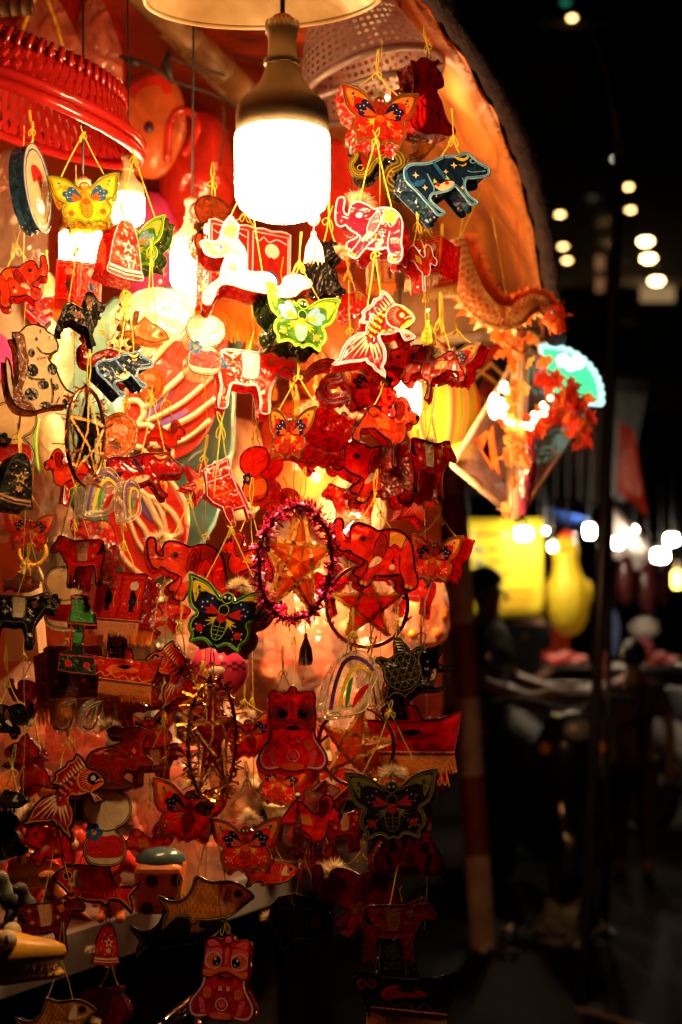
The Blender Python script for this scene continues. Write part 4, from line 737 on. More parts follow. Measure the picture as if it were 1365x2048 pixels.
# --- middle strings
Lt('horse', 'white', 512, 528, 215, 2.04, 8, 4, cord=110, knot=.9, label='white rocking horse lantern glaring right under the big bulb', cat='horse lantern', group=G11)
Lt('palace', 'clearred', 500, 530, 150, 2.25, 26, 4, cord=60, depth=.4, label='wide red palace lantern with yellow fringe behind the white rocking horse', cat='palace lantern', group=G6, name='palace_lantern')
Lt('gourd', 'brown', 425, 455, 70, 2.28, 30, 8, cord=70, label='brownish crumpled two-lobed lantern behind the horse head', cat='lantern', group=G10, name='pear_lantern')
Lt('pup', 'dark', 645, 535, 78, 2.16, -25, 6, cord=100, fluff=(.3, .4, .25), label='black dog lantern behind the white tassel', cat='dog lantern', group=G4, name='dog_lantern')
Lt('butterfly', 'bf_lime', 603, 638, 142, 2.05, 24, 8, cord=120, knot=.5, fluff=(0, .36, .15), label='lime green butterfly lantern with sky blue spots below the bulb', cat='butterfly lantern', group=G1, depth=.5)
Lt('gourd', 'cream', 411, 688, 74, 2.08, 16, 4, cord=60, label='plain cream two-lobed lantern with red lower half beneath the rocking horse', cat='lantern', group=G10, name='pear_lantern', depth=.8)
Lt('cow', 'clearred', 515, 757, 150, 2.10, 12, 6, cord=150, knot=.7, label='red cow lantern with white saddle under the rocking horse', cat='cow lantern', group=G3, name='cow_lantern')
Lt('dragon', 'redwhite', 640, 745, 125, 2.18, 8, 10, cord=50, label='red dragon lantern coiled below the lime butterfly', cat='dragon lantern', group=G11)
Lt('butterfly', 'bf_red', 580, 866, 96, 2.06, -46, 4, cord=110, knot=.6, fluff=(0, .4, .18), depth=.75, label='red butterfly lantern with deep crumpled side, between saddle cow and elephant', cat='butterfly lantern', group=G1)
Lt('finstar', 'red', 403, 968, 80, 2.14, 20, 6, cord=80, label='red starfish lantern with crossed ribs beside the big red wing', cat='lantern', group=G11, name='starfish_lantern')
Lt('boxy', 'redwhite', 458, 985, 92, 2.06, 10, 0, cord=130, knot=.8, label='red boxy lantern with a keyhole drawing, tilted, beside the starfish lantern', cat='lantern', group=G11, name='toy_tank_lantern')
Lt('gourd', 'red', 510, 948, 60, 2.18, -30, -6, cord=90, label='small red two-lobed lantern with a pale patch, under the saddle cow', cat='lantern', group=G10, name='pear_lantern', depth=.7)
Lt('elephant', 'red', 378, 1142, 160, 2.12, 14, 4, cord=120, knot=.7, fluff=(-.34, .36, .18), label='red elephant lantern with trunk up in front of the big wing', cat='elephant lantern', group=G2)
Lt('dog', 'red', 492, 1130, 112, 2.16, -10, 12, 1, cord=110, fluff=(.1, .35, .14), label='red dog lantern left of the tinsel star', cat='dog lantern', group=G4)
Lt('butterfly', 'bf_dark', 447, 1230, 172, 2.02, -14, 12, cord=110, knot=.95, fluff=(.04, .38, .14), label='black and yellow butterfly lantern tilted, with a green edge', cat='butterfly lantern', group=G1)
Lt('butterfly', 'bf_red', 500, 1468, 110, 2.14, 10, -8, cord=60, fluff=(0, .36, .17), label='red butterfly lantern half behind the upper lion mask', cat='butterfly lantern', group=G1)
Lt('lion', 'lion', 586, 1458, 130, 2.06, 8, 1, cord=90, depth=.45, label='red lion mask lantern with big eyes above the low dachshund', cat='lion lantern', group=G8)
Lt('butterfly', 'bf_red', 378, 1622, 150, 2.08, 8, 8, cord=60, fluff=(.04, .36, .16), label='deep red butterfly lantern right of the low cream lantern', cat='butterfly lantern', group=G1)
Lt('butterfly', 'bf_red', 492, 1690, 140, 2.04, -4, -2, cord=120, knot=.7, fluff=(.02, .36, .18), label='deep red butterfly lantern just left of the low dachshund', cat='butterfly lantern', group=G1)
Lt('dog', 'red', 616, 1655, 125, 2.06, 6, 8, cord=110, label='glossy red dachshund lantern below the upper lion mask', cat='dog lantern', group=G4)
Lt('carp', 'gold', 412, 1806, 182, 2.04, 8, 2, cord=130, knot=.8, label='golden orange carp lantern low, facing right', cat='fish lantern', group=G5, name='fish_lantern')
Lt('carp', 'dark', 352, 1862, 172, 2.10, 6, -2, cord=60, label='black carp lantern with fine scales behind the golden carp', cat='fish lantern', group=G5, name='fish_lantern')
Lt('lion', 'lion', 450, 1955, 128, 2.02, -6, 4, cord=70, depth=.4, label='lowest red lion mask lantern under the golden carp', cat='lion lantern', group=G8)
Lt('tank', 'dark', 600, 1842, 120, 2.12, -10, 0, cord=100, knot=.7, fluff=(-.5, .05, .16), label='black lantern with white feather left of the shade-toned elephant', cat='lantern', group=G11, name='toy_tank_lantern')
# --- left strings
Lt('talloval', 'bluegift', 76, 376, 32, 2.05, 72, 2, cord=70, depth=.3, label='lantern with oval face and deep blue star-printed side, under the red basket', cat='lantern', group=G11, name='oval_lantern')
Lt('butterfly', 'bf_yellow', 172, 398, 135, 2.05, 10, -6, cord=90, knot=.95, label='glowing yellow butterfly lantern hung from the red basket rim', cat='butterfly lantern', group=G1)
Lt('butterfly', 'bf_lime', 268, 490, 130, 2.16, -14, -6, cord=150, knot=.9, label='green and yellow butterfly lantern behind the red bell', cat='butterfly lantern', group=G1)
Lt('bell', 'clearred', 252, 498, 62, 2.06, 40, 6, cord=60, depth=.7, label='red bell lantern printed with a white star and snowflake', cat='bell lantern', group=G11)
Lt('elephant', 'red', 48, 565, 108, 2.08, 14, -20, 1, cord=80, label='red elephant lantern at the left above the spotted puppy', cat='elephant lantern', group=G2)
Lt('palace', 'clearred', 158, 562, 82, 2.2, 14, 3, cord=60, depth=.6, label='pinkish palace lantern with orange fringe behind the brown dog', cat='palace lantern', group=G6, name='palace_lantern')
Lt('dog', 'dark', 163, 640, 95, 2.08, 18, -10, cord=100, knot=.9, depth=.5, label='brown-black dog lantern above the navy ox', cat='dog lantern', group=G4)
Lt('puppy', 'puppy', 82, 732, 122, 2.04, 24, 0, cord=80, knot=.6, red=True, label='cream sitting puppy lantern with black spots and red collar', cat='dog lantern', group=G4, name='dog_lantern')
Lt('puppy', 'cream', 250, 655, 70, 2.2, 10, 0, 1, cord=60, label='small cream dog lantern behind the crested orange fish', cat='dog lantern', group=G4, name='dog_lantern')
Lt('carp', 'peach', 290, 662, 90, 2.12, 20, 22, cord=160, knot=.9, label='orange crested fish lantern above the navy ox', cat='fish lantern', group=G5, name='fish_lantern')
Lt('dragon', 'red', 205, 722, 110, 2.14, 10, 14, cord=40, label='red coiling dragon lantern behind the navy ox', cat='dragon lantern', group=G11)
Lt('bull', 'blue', 252, 748, 100, 2.06, 34, -6, cord=120, knot=.85, label='navy ox lantern with star prints above the edge-on tinsel ring', cat='ox lantern', group=G3, name='ox_lantern')
Lt('oval', 'peach', 300, 765, 52, 2.16, 20, 0, cord=0, label='yellow round-faced lantern just behind the navy ox', cat='lantern', group=G11, name='oval_lantern')
Lt('oval', 'peach', 236, 872, 74, 2.12, 10, 20, cord=60, label='plain peach oval lantern behind the edge-on tinsel ring', cat='lantern', group=G11, name='oval_lantern')
Lt('gourd', 'cream', 28, 872, 84, 2.1, 14, 0, cord=60, label='plain cream two-lobed lantern behind the dark green bell', cat='lantern', group=G10, name='pear_lantern')
Lt('bell', 'dgreen', 36, 960, 62, 2.04, 34, 12, cord=90, depth=.8, label='dark green bell lantern with gold stars', cat='bell lantern', group=G11)
Lt('dog', 'red', 138, 952, 100, 2.1, -8, 0, 1, cord=60, label='red dog lantern facing left beside the left rainbow', cat='dog lantern', group=G4)
Lt('rainbow', 'clear', 204, 985, 62, 2.03, 40, 6, cord=60, label='clear rainbow lantern with violet arch in front of the red ox', cat='rainbow lantern', group=G9)
Lt('bull', 'red', 288, 955, 145, 2.06, 10, 6, cord=130, knot=.9, label='red horned ox lantern in front of the big wing', cat='ox lantern', group=G3, name='ox_lantern')
Lt('rainbow', 'clear', 264, 1000, 30, 2.02, 62, -10, cord=0, label='narrow clear rainbow lantern edge-on over the red ox', cat='rainbow lantern', group=G9)
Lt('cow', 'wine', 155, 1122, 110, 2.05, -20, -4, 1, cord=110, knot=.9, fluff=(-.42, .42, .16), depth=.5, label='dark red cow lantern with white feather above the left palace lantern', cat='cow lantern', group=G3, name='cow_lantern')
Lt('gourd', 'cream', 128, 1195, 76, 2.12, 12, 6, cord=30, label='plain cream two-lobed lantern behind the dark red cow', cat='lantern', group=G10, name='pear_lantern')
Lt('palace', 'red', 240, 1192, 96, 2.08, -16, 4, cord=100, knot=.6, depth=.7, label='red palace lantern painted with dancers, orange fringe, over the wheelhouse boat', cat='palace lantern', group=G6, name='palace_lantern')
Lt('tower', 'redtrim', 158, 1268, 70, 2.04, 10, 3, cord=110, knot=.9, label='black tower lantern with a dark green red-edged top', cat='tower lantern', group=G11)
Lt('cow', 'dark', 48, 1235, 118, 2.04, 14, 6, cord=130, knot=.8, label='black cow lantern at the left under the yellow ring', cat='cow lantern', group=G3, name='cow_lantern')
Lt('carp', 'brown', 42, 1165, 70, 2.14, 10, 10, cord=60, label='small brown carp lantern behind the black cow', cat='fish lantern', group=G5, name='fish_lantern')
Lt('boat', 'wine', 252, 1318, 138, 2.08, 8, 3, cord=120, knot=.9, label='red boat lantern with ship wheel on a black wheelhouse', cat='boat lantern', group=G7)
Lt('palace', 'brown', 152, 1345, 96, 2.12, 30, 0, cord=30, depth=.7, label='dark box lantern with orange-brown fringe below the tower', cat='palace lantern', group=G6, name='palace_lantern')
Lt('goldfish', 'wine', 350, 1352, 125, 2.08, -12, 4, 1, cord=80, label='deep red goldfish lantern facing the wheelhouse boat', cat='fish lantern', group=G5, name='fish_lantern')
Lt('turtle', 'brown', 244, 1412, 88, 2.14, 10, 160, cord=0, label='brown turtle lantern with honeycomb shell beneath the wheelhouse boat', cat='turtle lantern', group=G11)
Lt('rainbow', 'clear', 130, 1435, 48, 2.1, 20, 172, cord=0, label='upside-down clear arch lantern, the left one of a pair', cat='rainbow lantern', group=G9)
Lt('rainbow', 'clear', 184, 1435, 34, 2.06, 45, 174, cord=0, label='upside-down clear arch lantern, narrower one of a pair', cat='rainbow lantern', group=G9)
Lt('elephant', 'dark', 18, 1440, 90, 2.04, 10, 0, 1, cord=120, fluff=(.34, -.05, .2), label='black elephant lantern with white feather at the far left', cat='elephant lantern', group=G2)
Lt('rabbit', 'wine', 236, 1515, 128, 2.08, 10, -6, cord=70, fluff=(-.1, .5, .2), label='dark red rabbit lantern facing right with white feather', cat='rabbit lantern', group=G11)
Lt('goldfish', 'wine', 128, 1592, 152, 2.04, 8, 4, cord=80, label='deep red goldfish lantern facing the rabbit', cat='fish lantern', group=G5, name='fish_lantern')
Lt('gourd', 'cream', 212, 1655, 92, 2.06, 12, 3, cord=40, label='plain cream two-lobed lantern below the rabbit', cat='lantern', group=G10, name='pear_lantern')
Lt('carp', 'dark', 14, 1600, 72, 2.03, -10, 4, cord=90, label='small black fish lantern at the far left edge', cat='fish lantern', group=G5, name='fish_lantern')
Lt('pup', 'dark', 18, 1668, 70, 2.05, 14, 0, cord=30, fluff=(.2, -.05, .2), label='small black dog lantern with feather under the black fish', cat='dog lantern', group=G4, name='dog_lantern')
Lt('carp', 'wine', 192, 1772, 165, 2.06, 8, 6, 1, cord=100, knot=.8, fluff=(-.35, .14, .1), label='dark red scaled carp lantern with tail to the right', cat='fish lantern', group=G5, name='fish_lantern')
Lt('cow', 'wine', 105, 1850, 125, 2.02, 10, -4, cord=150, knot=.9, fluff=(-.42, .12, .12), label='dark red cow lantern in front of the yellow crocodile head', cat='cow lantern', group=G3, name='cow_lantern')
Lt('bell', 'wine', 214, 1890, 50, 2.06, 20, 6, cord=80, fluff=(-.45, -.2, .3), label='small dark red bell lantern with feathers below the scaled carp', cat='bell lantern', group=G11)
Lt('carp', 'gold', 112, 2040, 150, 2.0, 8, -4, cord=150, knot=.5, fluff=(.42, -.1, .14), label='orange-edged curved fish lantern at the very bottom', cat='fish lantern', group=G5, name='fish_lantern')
Lt('tank', 'shade', 205, 2020, 100, 2.08, -10, 0, cord=110, label='shade-toned dark red lantern at the bottom beside the curved fish', cat='lantern', group=G11, name='toy_tank_lantern')
# --- second rank, behind the front strings
GB = 'lanterns of the second rank'
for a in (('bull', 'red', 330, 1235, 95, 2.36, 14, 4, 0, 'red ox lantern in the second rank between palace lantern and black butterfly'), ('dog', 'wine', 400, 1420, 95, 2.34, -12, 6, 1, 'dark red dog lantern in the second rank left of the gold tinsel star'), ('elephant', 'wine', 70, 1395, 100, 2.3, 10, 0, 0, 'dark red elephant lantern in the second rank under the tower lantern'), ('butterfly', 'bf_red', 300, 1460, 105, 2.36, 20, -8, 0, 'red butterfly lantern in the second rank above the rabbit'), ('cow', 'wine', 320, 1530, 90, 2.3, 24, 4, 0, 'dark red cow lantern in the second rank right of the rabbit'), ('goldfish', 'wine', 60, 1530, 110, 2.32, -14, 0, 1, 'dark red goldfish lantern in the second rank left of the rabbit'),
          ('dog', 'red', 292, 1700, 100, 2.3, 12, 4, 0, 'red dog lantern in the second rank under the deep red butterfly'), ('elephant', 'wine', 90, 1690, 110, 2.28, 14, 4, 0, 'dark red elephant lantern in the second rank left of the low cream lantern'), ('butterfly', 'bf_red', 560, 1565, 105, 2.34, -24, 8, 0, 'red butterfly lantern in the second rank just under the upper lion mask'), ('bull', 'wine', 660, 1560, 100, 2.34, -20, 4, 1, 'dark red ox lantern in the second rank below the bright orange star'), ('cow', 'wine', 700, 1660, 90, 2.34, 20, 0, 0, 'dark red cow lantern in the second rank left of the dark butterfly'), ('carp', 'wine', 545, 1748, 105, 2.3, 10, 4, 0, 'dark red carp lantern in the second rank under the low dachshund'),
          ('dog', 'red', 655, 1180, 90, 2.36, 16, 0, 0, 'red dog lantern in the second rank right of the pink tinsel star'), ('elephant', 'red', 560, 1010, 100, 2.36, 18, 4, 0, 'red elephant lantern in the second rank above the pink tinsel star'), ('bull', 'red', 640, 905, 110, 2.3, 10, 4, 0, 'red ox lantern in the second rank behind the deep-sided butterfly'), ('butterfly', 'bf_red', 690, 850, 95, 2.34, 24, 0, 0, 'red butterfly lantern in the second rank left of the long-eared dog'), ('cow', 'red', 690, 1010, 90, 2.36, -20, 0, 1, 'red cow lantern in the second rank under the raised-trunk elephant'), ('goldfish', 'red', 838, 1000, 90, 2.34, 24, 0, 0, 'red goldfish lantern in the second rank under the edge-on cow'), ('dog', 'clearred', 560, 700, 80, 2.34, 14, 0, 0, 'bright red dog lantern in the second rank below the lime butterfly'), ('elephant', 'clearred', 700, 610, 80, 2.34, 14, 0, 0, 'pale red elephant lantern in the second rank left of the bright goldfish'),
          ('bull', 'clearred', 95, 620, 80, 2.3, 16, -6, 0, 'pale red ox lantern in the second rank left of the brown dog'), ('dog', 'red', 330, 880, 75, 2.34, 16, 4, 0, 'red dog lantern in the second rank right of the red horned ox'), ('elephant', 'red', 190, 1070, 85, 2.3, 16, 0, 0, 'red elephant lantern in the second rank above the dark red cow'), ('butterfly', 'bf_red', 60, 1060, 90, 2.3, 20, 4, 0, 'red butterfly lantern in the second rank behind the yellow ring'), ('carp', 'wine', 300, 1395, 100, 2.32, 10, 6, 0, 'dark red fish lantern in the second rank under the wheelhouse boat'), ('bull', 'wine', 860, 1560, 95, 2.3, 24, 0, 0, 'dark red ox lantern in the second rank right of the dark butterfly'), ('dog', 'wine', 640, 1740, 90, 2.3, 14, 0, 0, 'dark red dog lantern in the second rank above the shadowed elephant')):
    lantern(*a[:9], cord=90, label=a[9], cat={'bull': 'ox lantern'}.get(a[0], a[0].replace('goldfish', 'fish').replace('carp', 'fish')+' lantern'), group=GB, name={'bull': 'ox_lantern', 'goldfish': 'fish_lantern', 'carp': 'fish_lantern'}.get(a[0]))
# --- bamboo star lanterns -------------------------------------------------------
STRIP = sheet('star ribbon', (.85, .42, .06), transl=.3, clear=0, gloss=.1, rough=.35, bscale=60, bstr=.6, var=.3)
TINS = {'pink': solid('tinsel pink', (.75, .05, .28), .18, .9, bstr=.4), 'gold': solid('tinsel gold', (.8, .42, .06), .18, .9, bstr=.4), 'brown': solid('tinsel brown', (.4, .16, .08), .22, .9, bstr=.4)}
def star_lantern(cx, cyy, rs, d, yaw, roll, ring, tinsel, label, amount, filmk='orange', stretch=1.0, cord=80):
    loc = at(cx, cyy, d); o = empty('star_lantern', loc, label, 'star lantern', 'star lanterns in tinsel rings', (0, math.radians(roll), math.radians(yaw)))
    r = rs*d/F; rr = ring*d/F
    p = [Vector((r*(1 if i % 2 == 0 else .40)*math.sin(PI*i/5), 0, r*(1 if i % 2 == 0 else .40)*math.cos(PI*i/5)*stretch)) for i in range(10)]
    for side in (-1, 1):
        b = MB(); h = Vector((0, side*r*.34, 0)); b.add([h]+p, [(0, 1+i, 1+(i+1) % 10) if side < 0 else (0, 1+(i+1) % 10, 1+i) for i in range(10)], film(filmk)); b.obj('paper_face', o)
        for i in range(0, 10, 2):
            b = MB(); a = p[i]; c = p[(i+4) % 10]; m = (a+c)/2+Vector((0, side*r*.24, 0))
            dirv = (c-a).normalized(); nn = Vector((-dirv.z, 0, dirv.x))*r*.045
            q = [a, (a+m)/2, m, (m+c)/2, c]; vs = []
            for t in q: vs += [t+nn+Vector((0, side*.002, 0)), t-nn+Vector((0, side*.002, 0))]
            b.add(vs, [(2*k, 2*k+1, 2*k+3, 2*k+2) for k in range(4)], STRIP)
            for k in range(18):
                t = a.lerp(c, k/17); t = t+Vector((0, side*(r*.24*(1-abs(k/8.5-1))+.002), 0)); b.box(t+nn*(1.05 if k % 2 else -1.05), (r*.035, .0015, r*.035), STRIP)
            b.obj('bamboo_strip', o)
    if rr > 0:
        b = MB(); ringp = [Vector((rr*math.sin(2*PI*k/48), 0, rr*math.cos(2*PI*k/48)*stretch)) for k in range(48)]; b.tube(ringp, .0032, TINS[tinsel], 6, closed=True); b.obj('ring', o, True)
        if amount:
            b = MB(); rnd = random.Random(int(cx))
            for k in range(amount):
                a = rnd.uniform(0, 2*PI); c = Vector((rr*math.sin(a), 0, rr*math.cos(a)*stretch)); dv = Vector((rnd.gauss(0, 1), rnd.gauss(0, 1), rnd.gauss(0, 1))).normalized()*rnd.uniform(.008, .022); t = dv.orthogonal().normalized()*rnd.uniform(.0010, .0026)
                b.add([c-t, c+t, c+dv+t, c+dv-t], [(0, 1, 2, 3)], TINS[tinsel])
            b.obj('tinsel', o)['kind'] = 'stuff'
    if cord:
        b = MB(); top = (rr or r)*stretch
        for e in (-.001, .001): b.tube([(e, 0, top), (e*4, 0, top+cord*.5*d/F), (e, 0, top+cord*d/F)], .0009, CORD, 4)
        b.obj('cord', o)
    return o
star_lantern(592, 1125, 82, 2.06, 24, 6, 78, 'pink', 'orange five-pointed star lantern in a pink tinsel ring', 900, 'orange', 1.45)
star_lantern(735, 1212, 74, 2.2, 8, 0, 82, 'brown', 'red and yellow star lantern in a thin bare ring under an elephant', 30, 'scarlet')
star_lantern(712, 1492, 76, 2.14, -20, 10, 80, 'brown', 'bright orange star lantern beside the red boat lantern', 40, 'orange')
star_lantern(425, 1480, 66, 2.1, 52, 0, 70, 'gold', 'dark red star lantern with gold tinsel above the deep red butterflies', 420, 'deepred', 1.7)
star_lantern(172, 872, 60, 2.02, 64, 4, 62, 'brown', 'dark star lantern in a brown tinsel ring seen almost edge-on', 160, 'dark', 1.55)
# --- long threads the strings of lanterns are tied to
for px, y0, y1, l in ((48, 250, 1640, 'long yellow thread at the far left behind the spotted puppy'), (150, 330, 1760, 'long yellow thread behind the yellow butterfly and dark red cow'), (248, 330, 1500, 'long yellow thread behind the red bell and navy ox'), (330, 900, 1600, 'long yellow thread in front of the big wing'), (412, 620, 1760, 'long yellow thread behind the starfish lantern'), (505, 600, 1640, 'long yellow thread behind the saddle cow'), (588, 690, 1600, 'long yellow thread behind the pink tinsel star'), (700, 560, 1420, 'long yellow thread left of the raised-trunk elephant'), (762, 80, 1560, 'long yellow thread from the grey basket down past the bright goldfish'), (852, 420, 1860, 'long yellow thread nearest the striped post')):
    rnd = random.Random(px); n = 16; p0 = at(px, y0, 2.25); o = empty('hanging_thread', p0, l, 'thread', 'long threads of the stall'); b = MB()
    b.tube([at(px+rnd.uniform(-3, 3), y0+(y1-y0)*k/n, 2.25)-p0 for k in range(n+1)], .0008, CORD, 4); b.obj('strand', o)
    b = MB()
    for k in range(1, 8): q = at(px, y0+(y1-y0)*k/8+rnd.uniform(-30, 30), 2.248)-p0; bow(b, q, .010, CORD, rnd)
    b.obj('knots', o)['kind'] = 'stuff'
# --- tassels, bead
def tassel(cx, y0, y1, w, d, mat, label, bead=None):
    o = empty('tassel', at(cx, y0, d), label, 'tassel', 'silk tassels'); s = d/F; h = (y1-y0)*s; r = w*s/2; rnd = random.Random(int(cx))
    b = MB()
    for k in range(60):
        q = rnd.uniform(0, 2*PI); rr = r*math.sqrt(rnd.random()); b.tube([(r*.2*math.cos(q), r*.2*math.sin(q), -h*.16), (rr*math.cos(q)*.8, rr*math.sin(q)*.8, -h*.5), (rr*math.cos(q), rr*math.sin(q), -h*rnd.uniform(.85, 1))], .0009, mat, 3, False)
    b.obj('skirt', o)['kind'] = 'stuff'
    b = MB(); b.lathe([(0, 0), (r*.22, -h*.02), (r*.26, -h*.1), (r*.2, -h*.17), (0, -h*.18)], mat, 12); b.tube([(0, 0, 0), (0, 0, h*.35)], .001, mat, 4); b.obj('knot', o, True)
    if bead:
        b = MB(); b.ball((0, 0, r*1.1), r*bead, solid('bead', (.9, .82, .66), .3), 14); b.obj('bead', o, True)
silk = {k: sheet('silk '+k, c, transl=.3, clear=0, gloss=.1, rough=.4, bscale=120, bstr=.4, var=.3) for k, c in (('white', (.9, .85, .74)), ('yellow', (.85, .68, .08)), ('red', (.4, .03, .02)))}
tassel(628, 462, 528, 44, 2.06, silk['white'], 'white silk tassel with a round bead just under the big bulb', .62)
tassel(858, 640, 692, 34, 2.1, silk['yellow'], 'yellow silk tassel above the red dog and butterfly wing', .3)
tassel(612, 1266, 1332, 30, 2.1, silk['yellow'], 'yellow silk tassel under the pink tinsel star')
tassel(596, 1606, 1722, 26, 2.0, silk['red'], 'dark red tassel hanging in front of the low dachshund', .45)
# ------------------------------------------------------------------ big goods hanging in the stall
def slab_thing(name, pts, d, thick, mat, label, cat, group=None, part='body', puff=.25):
    """an inflated cushion with the given outline (photograph pixels)"""
    q = crom(pts, 3); cx = sum(p[0] for p in q)/len(q); cyy = sum(p[1] for p in q)/len(q); s = d/F
    o = empty(name, at(cx, cyy, d), label, cat, group); b = MB(); L = len(q); vs = []; rows = [(0, -1.0), (.45, -.92), (.78, -.62), (.95, -.25), (1.0, 0), (.95, .25), (.7, .7), (0, .8)]
    for sc, yy in rows:
        for x, y in q: k = 1+.05*noise.noise(Vector((x*.02, y*.02, d*3))); vs.append(((x-cx)*s*sc*k, yy*thick/2*(1+.5*noise.noise(Vector((x*.012*sc, y*.012*sc, yy+d)))), -(y-cyy)*s*sc*k))
    fs = []
    for r in range(len(rows)-1):
        for i in range(L): j = (i+1) % L; fs.append((r*L+i, (r+1)*L+i, (r+1)*L+j, r*L+j))
    b.add(vs, fs, mat); b.obj(part, o, True); return o, (cx, cyy, s)
def patch(o, fr, name, pts, y, mat, w=None, closed=False):
    cx, cyy, s = fr; b = MB()
    f = lambda p: ((p[0]-cx)*s, y, -(p[1]-cyy)*s)
    if w:
        b.tube([f(p) for p in crom(pts, 4, closed)], w*s/2, mat, 8, closed=closed)
    else:
        q = crom(pts, 3); b.add([f(p) for p in q], fill(q), mat); 
        b.add([(f(p)[0], y+.03, f(p)[2]) for p in q], [t[::-1] for t in fill(q)], mat); L = len(q)
        b.v += [f(p) for p in q]+[(f(p)[0], y+.03, f(p)[2]) for p in q]; n = len(b.v)-2*L
        for i in range(L): j = (i+1) % L; b.f.append([n+i, n+j, n+L+j, n+L+i]); b.m.append(0)
    return b.obj(name, o, True)
wingred = sheet('wing red', (.70, .03, .02), transl=.4, clear=0, gloss=.2, rough=.2, bscale=12, bstr=.5, var=.2); bandc = sheet('wing cream', (.86, .66, .42), transl=.4, clear=0, gloss=.1, rough=.3, var=.1)
teal = sheet('teal foil', (.22, .46, .44), transl=.4, clear=0, gloss=.2, rough=.2, bscale=9, bstr=.7, var=.3); pv = sheet('violet', (.18, .10, .40), transl=.4, clear=0, var=.2)
o, fr = slab_thing('winged_lantern', P('80,800 130,690 230,600 330,575 430,560 478,640 476,780 468,900 440,1010 390,1110 320,1180 240,1190 190,1130 150,1030 100,930'), 2.74, .10, teal, 'big teal inflatable lantern with a red wing banded in cream, behind the left strings', 'big lantern')
Y = -.085
patch(o, fr, 'upper_wing', P('262,880 270,790 330,700 385,630 440,600 462,660 452,770 432,850 395,905 345,930 300,920'), Y, wingred); patch(o, fr, 'lower_wing', P('240,930 300,925 345,970 378,1030 382,1080 360,1125 310,1165 265,1150 238,1080 228,1000'), Y, wingred)
for pts, w in ((P('265,800 330,725 400,650'), 13), (P('300,830 370,770 450,690'), 16), (P('305,855 380,815 455,745'), 13), (P('310,880 385,850 440,810'), 15), (P('285,780 345,700 395,630'), 12), (P('245,1000 300,1060 320,1120'), 15), (P('290,985 330,1020 345,1070'), 13), (P('232,1060 262,1120 300,1155'), 13)): patch(o, fr, 'cream_band', pts, Y-.004, bandc, w*.72)
for pts, w in ((P('262,820 290,815 300,840 280,865 258,850'), 11), (P('268,870 310,862 325,885 300,905 270,895'), 11), (P('300,905 345,900 355,925 330,940'), 10), (P('310,1000 355,1030 372,1070 345,1075 325,1040'), 11)): patch(o, fr, 'cream_loop', pts, Y-.004, bandc, w, True)
for pts in (P('300,840 350,795 352,802 305,852'), P('318,862 380,832 380,842 322,872'), P('275,985 300,1010 318,1050 290,1020')): patch(o, fr, 'violet_band', pts, Y-.003, pv)
for pts, w in ((P('280,760 330,690 380,625'), 9), (P('320,905 380,890 430,850'), 12), (P('345,960 380,1010 385,1060'), 12), (P('262,1010 285,1080 305,1110'), 11), (P('240,950 290,985 330,1060'), 10)): patch(o, fr, 'cream_band', pts, Y-.004, bandc, w*.72)
o, fr = slab_thing('round_lantern', P('-60,560 20,530 100,545 140,620 150,740 140,860 100,930 20,950 -60,930'), 2.72, .08, sheet('big cream', (.62, .48, .34), transl=.45, clear=0, gloss=.15, rough=.25, bscale=9, bstr=.5, var=.15), 'big cream inflatable lantern with green outlines and pink patches, at the far left', 'big lantern')
limeb = sheet('lime band', (.40, .75, .12), transl=.4, clear=0, var=.1); pk = sheet('hot pink', (.85, .08, .35), transl=.45, clear=0, var=.2)
patch(o, fr, 'green_band', P('62,790 85,850 78,920 40,945'), -.07, limeb, 8); patch(o, fr, 'green_band', P('130,690 110,760 80,800'), -.07, limeb, 7); patch(o, fr, 'pink_patch', P('-20,690 20,680 40,720 30,760 -20,770'), -.065, pk); patch(o, fr, 'pink_patch', P('60,590 100,600 110,650 80,660'), -.065, pk); patch(o, fr, 'violet_line', P('-10,830 62,832 64,850 58,880'), -.07, pv, 5)
o, fr = slab_thing('round_lantern', P('85,840 120,830 132,880 128,940 105,970 85,950 76,900'), 2.62, .05, bandc, 'cream oval balloon with a lime rim between teal lantern and cream lantern', 'big lantern'); patch(o, fr, 'green_band', P('85,840 78,890 85,950'), -.03, limeb, 6)
org = sheet('big orange', (.74, .16, .035), transl=.5, clear=0, gloss=.12, rough=.3, bscale=7, bstr=.5, var=.3); redf = sheet('red foil', (.72, .03, .015), transl=.45, clear=.05, gloss=.2, rough=.2, bscale=7, bstr=.8, var=.35); deyev = solid('eye violet', (.05, .01, .04), .3)
o, fr = slab_thing('fish_balloon', P('248,190 280,150 330,140 365,190 372,260 350,320 320,355 270,350 240,300'), 3.05, .06, org, 'big orange balloon animal with a dark violet eye behind the red basket', 'big lantern'); b = MB(); b.ball((at(302, 264, 3.05)-o.location)+Vector((0, -.032, 0)), .011, deyev, 12, (1, .6, 1.1)); b.obj('eye', o, True)
patch(o, fr, 'curl', P('338,330 342,262 362,232 388,236 398,262 386,296 368,318'), -.03, redf, 16); patch(o, fr, 'brow_patch', P('262,190 290,165 330,160 345,190 310,205 280,215'), -.026, redf)
o, fr = slab_thing('foil_balloon', P('340,240 380,220 440,240 470,330 460,430 420,500 370,520 330,460 320,380'), 3.2, .16, redf, 'big red foil balloon behind the orange balloon animal', 'big lantern')
